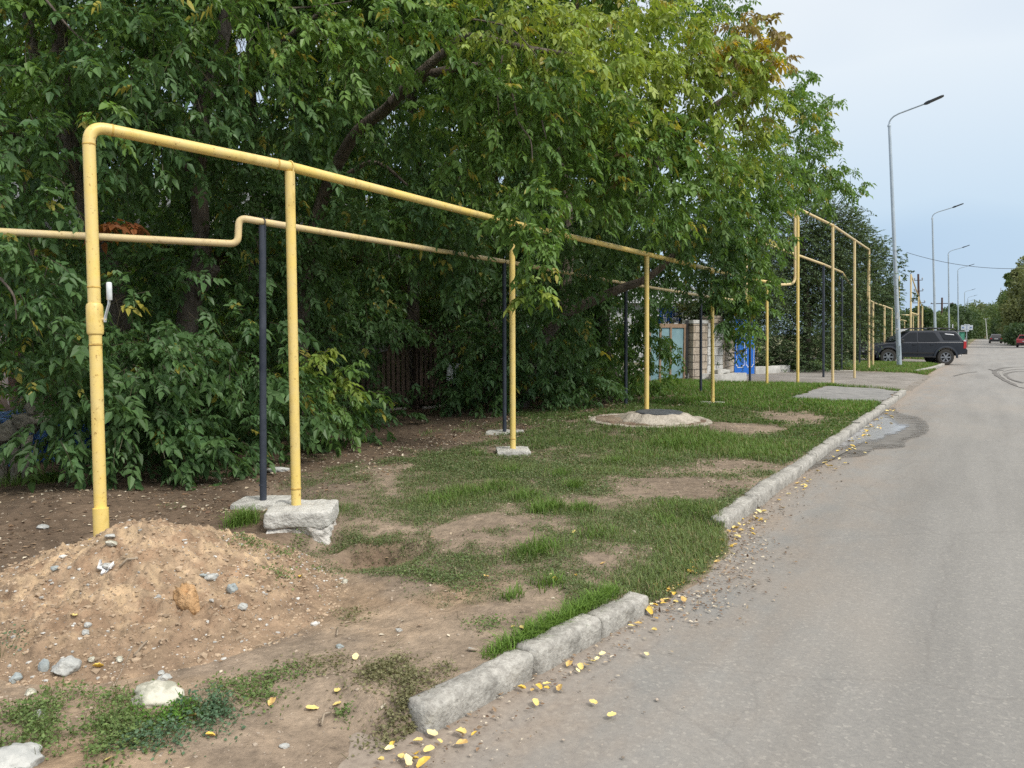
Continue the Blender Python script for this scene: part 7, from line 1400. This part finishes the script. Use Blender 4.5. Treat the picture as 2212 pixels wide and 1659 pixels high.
def fl(px, py, z_, k, s=1.0):
    q_ = Gp(px, py, .02); p = Gs(px, py) if q_[0] < float(xe(q_[1]))-.05 else Gp(px, py, .012)
    o = bpy.data.objects.new('fallen_leaf', random.choice(LMS)); COL.objects.link(o); o.location = (p[0], p[1], p[2]+.006); s_ = s*random.uniform(.6, 1.15); o.scale = (s_, s_, s_*random.uniform(.8, 1.6)); o.rotation_euler = (random.uniform(-.35, .35), random.uniform(-.35, .35), random.uniform(0, 6.28))
    tag(o, LZ[z_][0], 'leaf', LZ[z_][1])
    return o
for _ in range(95):
    f = random.random()**.8; px = 1395+(1640-1395)*f+random.gauss(0, 13); py = 1330+(1120-1330)*f+random.gauss(0, 9)-12*math.sin(f*3.1); fl(px, py, 'a', _, .9)
for px, py in [(1430, 1302), (1440, 1298), (1460, 1304), (1475, 1300), (1402, 1325), (1405, 1318), (1365, 1355), (1380, 1350), (1415, 1365), (1520, 1240), (1535, 1228), (1550, 1215), (1590, 1160)]: fl(px, py, 'a', 0, 1.25)
for px, py in [(1128, 1492), (1150, 1495), (1165, 1490), (1182, 1491), (1210, 1492), (1283, 1522), (1157, 1523), (1230, 1437), (1255, 1445), (1265, 1440), (1280, 1432), (1290, 1425), (1248, 1452), (1397, 1418), (1300, 1417), (1180, 1482), (1320, 1550)]: fl(px, py, 'b', 0, 1.1)
for px, py in [(850, 1612), (843, 1620), (822, 1648), (895, 1645), (897, 1636), (880, 1650), (868, 1640), (950, 1606), (998, 1590), (1000, 1610), (1025, 1590), (925, 1625), (905, 1605), (935, 1590), (915, 1655)]: fl(px, py, 'c', 0, 1.2)
for _ in range(75):
    f = random.random(); y = 6.3+f*11.5; x = -1.66+abs(random.gauss(0, .13)); P = np.array([x, y, .012]); px, py, k = proj(P); fl(px, py, 'd', 0, .8+.06*y)
for px, py in [(588, 1522), (672, 1537), (455, 1595), (413, 1557), (728, 1527), (728, 1497), (1240, 1153), (1302, 1220), (1190, 1245), (1200, 1255), (1245, 1245), (1130, 1360), (1108, 1358), (1197, 1386), (768, 1425), (213, 1448), (195, 1172), (650, 1250), (160, 1335), (235, 1645), (1352, 1330), (1435, 1235), (1050, 1250), (610, 960), (1500, 1240)]: fl(px, py, 'e', 0, 1.1)
# scraps and sticks on the pile
p = Gs(240, 1222); o = cloth('paper_scrap', (p[0], p[1], p[2]+.035), np.array([RV[0], RV[1]]), .085, .035, WHT, 'white crumpled paper scrap on the middle of the dirt pile', 'paper scrap', 5, 8)
STK = mat('dry_stick', (.22, .17, .12), .9, scale=20, col2=(.36, .30, .23))
for pts, r_, lb in [([(258, 1232), (275, 1222), (298, 1212)], .006, 'pale dry stick beside the white paper scrap'), ([(290, 1425), (308, 1408), (318, 1398)], .005, 'dark broken stick low on the dirt pile'), ([(240, 1500), (262, 1468), (288, 1405)], .002, 'long thin dry stem rising from the weeds on the left'), ([(1435, 1328), (1470, 1330), (1500, 1338)], .0035, 'thin bent twig on the asphalt past the near kerb'), ([(695, 1575), (700, 1560), (715, 1548)], .005, 'short dark curved stick on the bare soil, bottom centre'), ([(728, 1378), (730, 1362)], .004, 'small upright stick stub right of the pile'), ([(268, 1542), (282, 1530)], .004, 'whitish stick piece left of the large pale rock'), ([(700, 1555), (690, 1570)], .004, 'tiny dark twig on bare soil by the bottom edge'), ([(1010, 1408), (1030, 1410)], .006, 'flat dark wood chip left of the near kerb grass')]:
    P = [Gs(a, b)+np.array([0, 0, .012]) for a, b in pts]
    if len(P) == 3: P[1] = P[1]+np.array([0, 0, .02])
    tag(MB().tube(P, [r_]*len(P), 7, jit=.15).build('stick', STK, None, True), lb, 'stick')
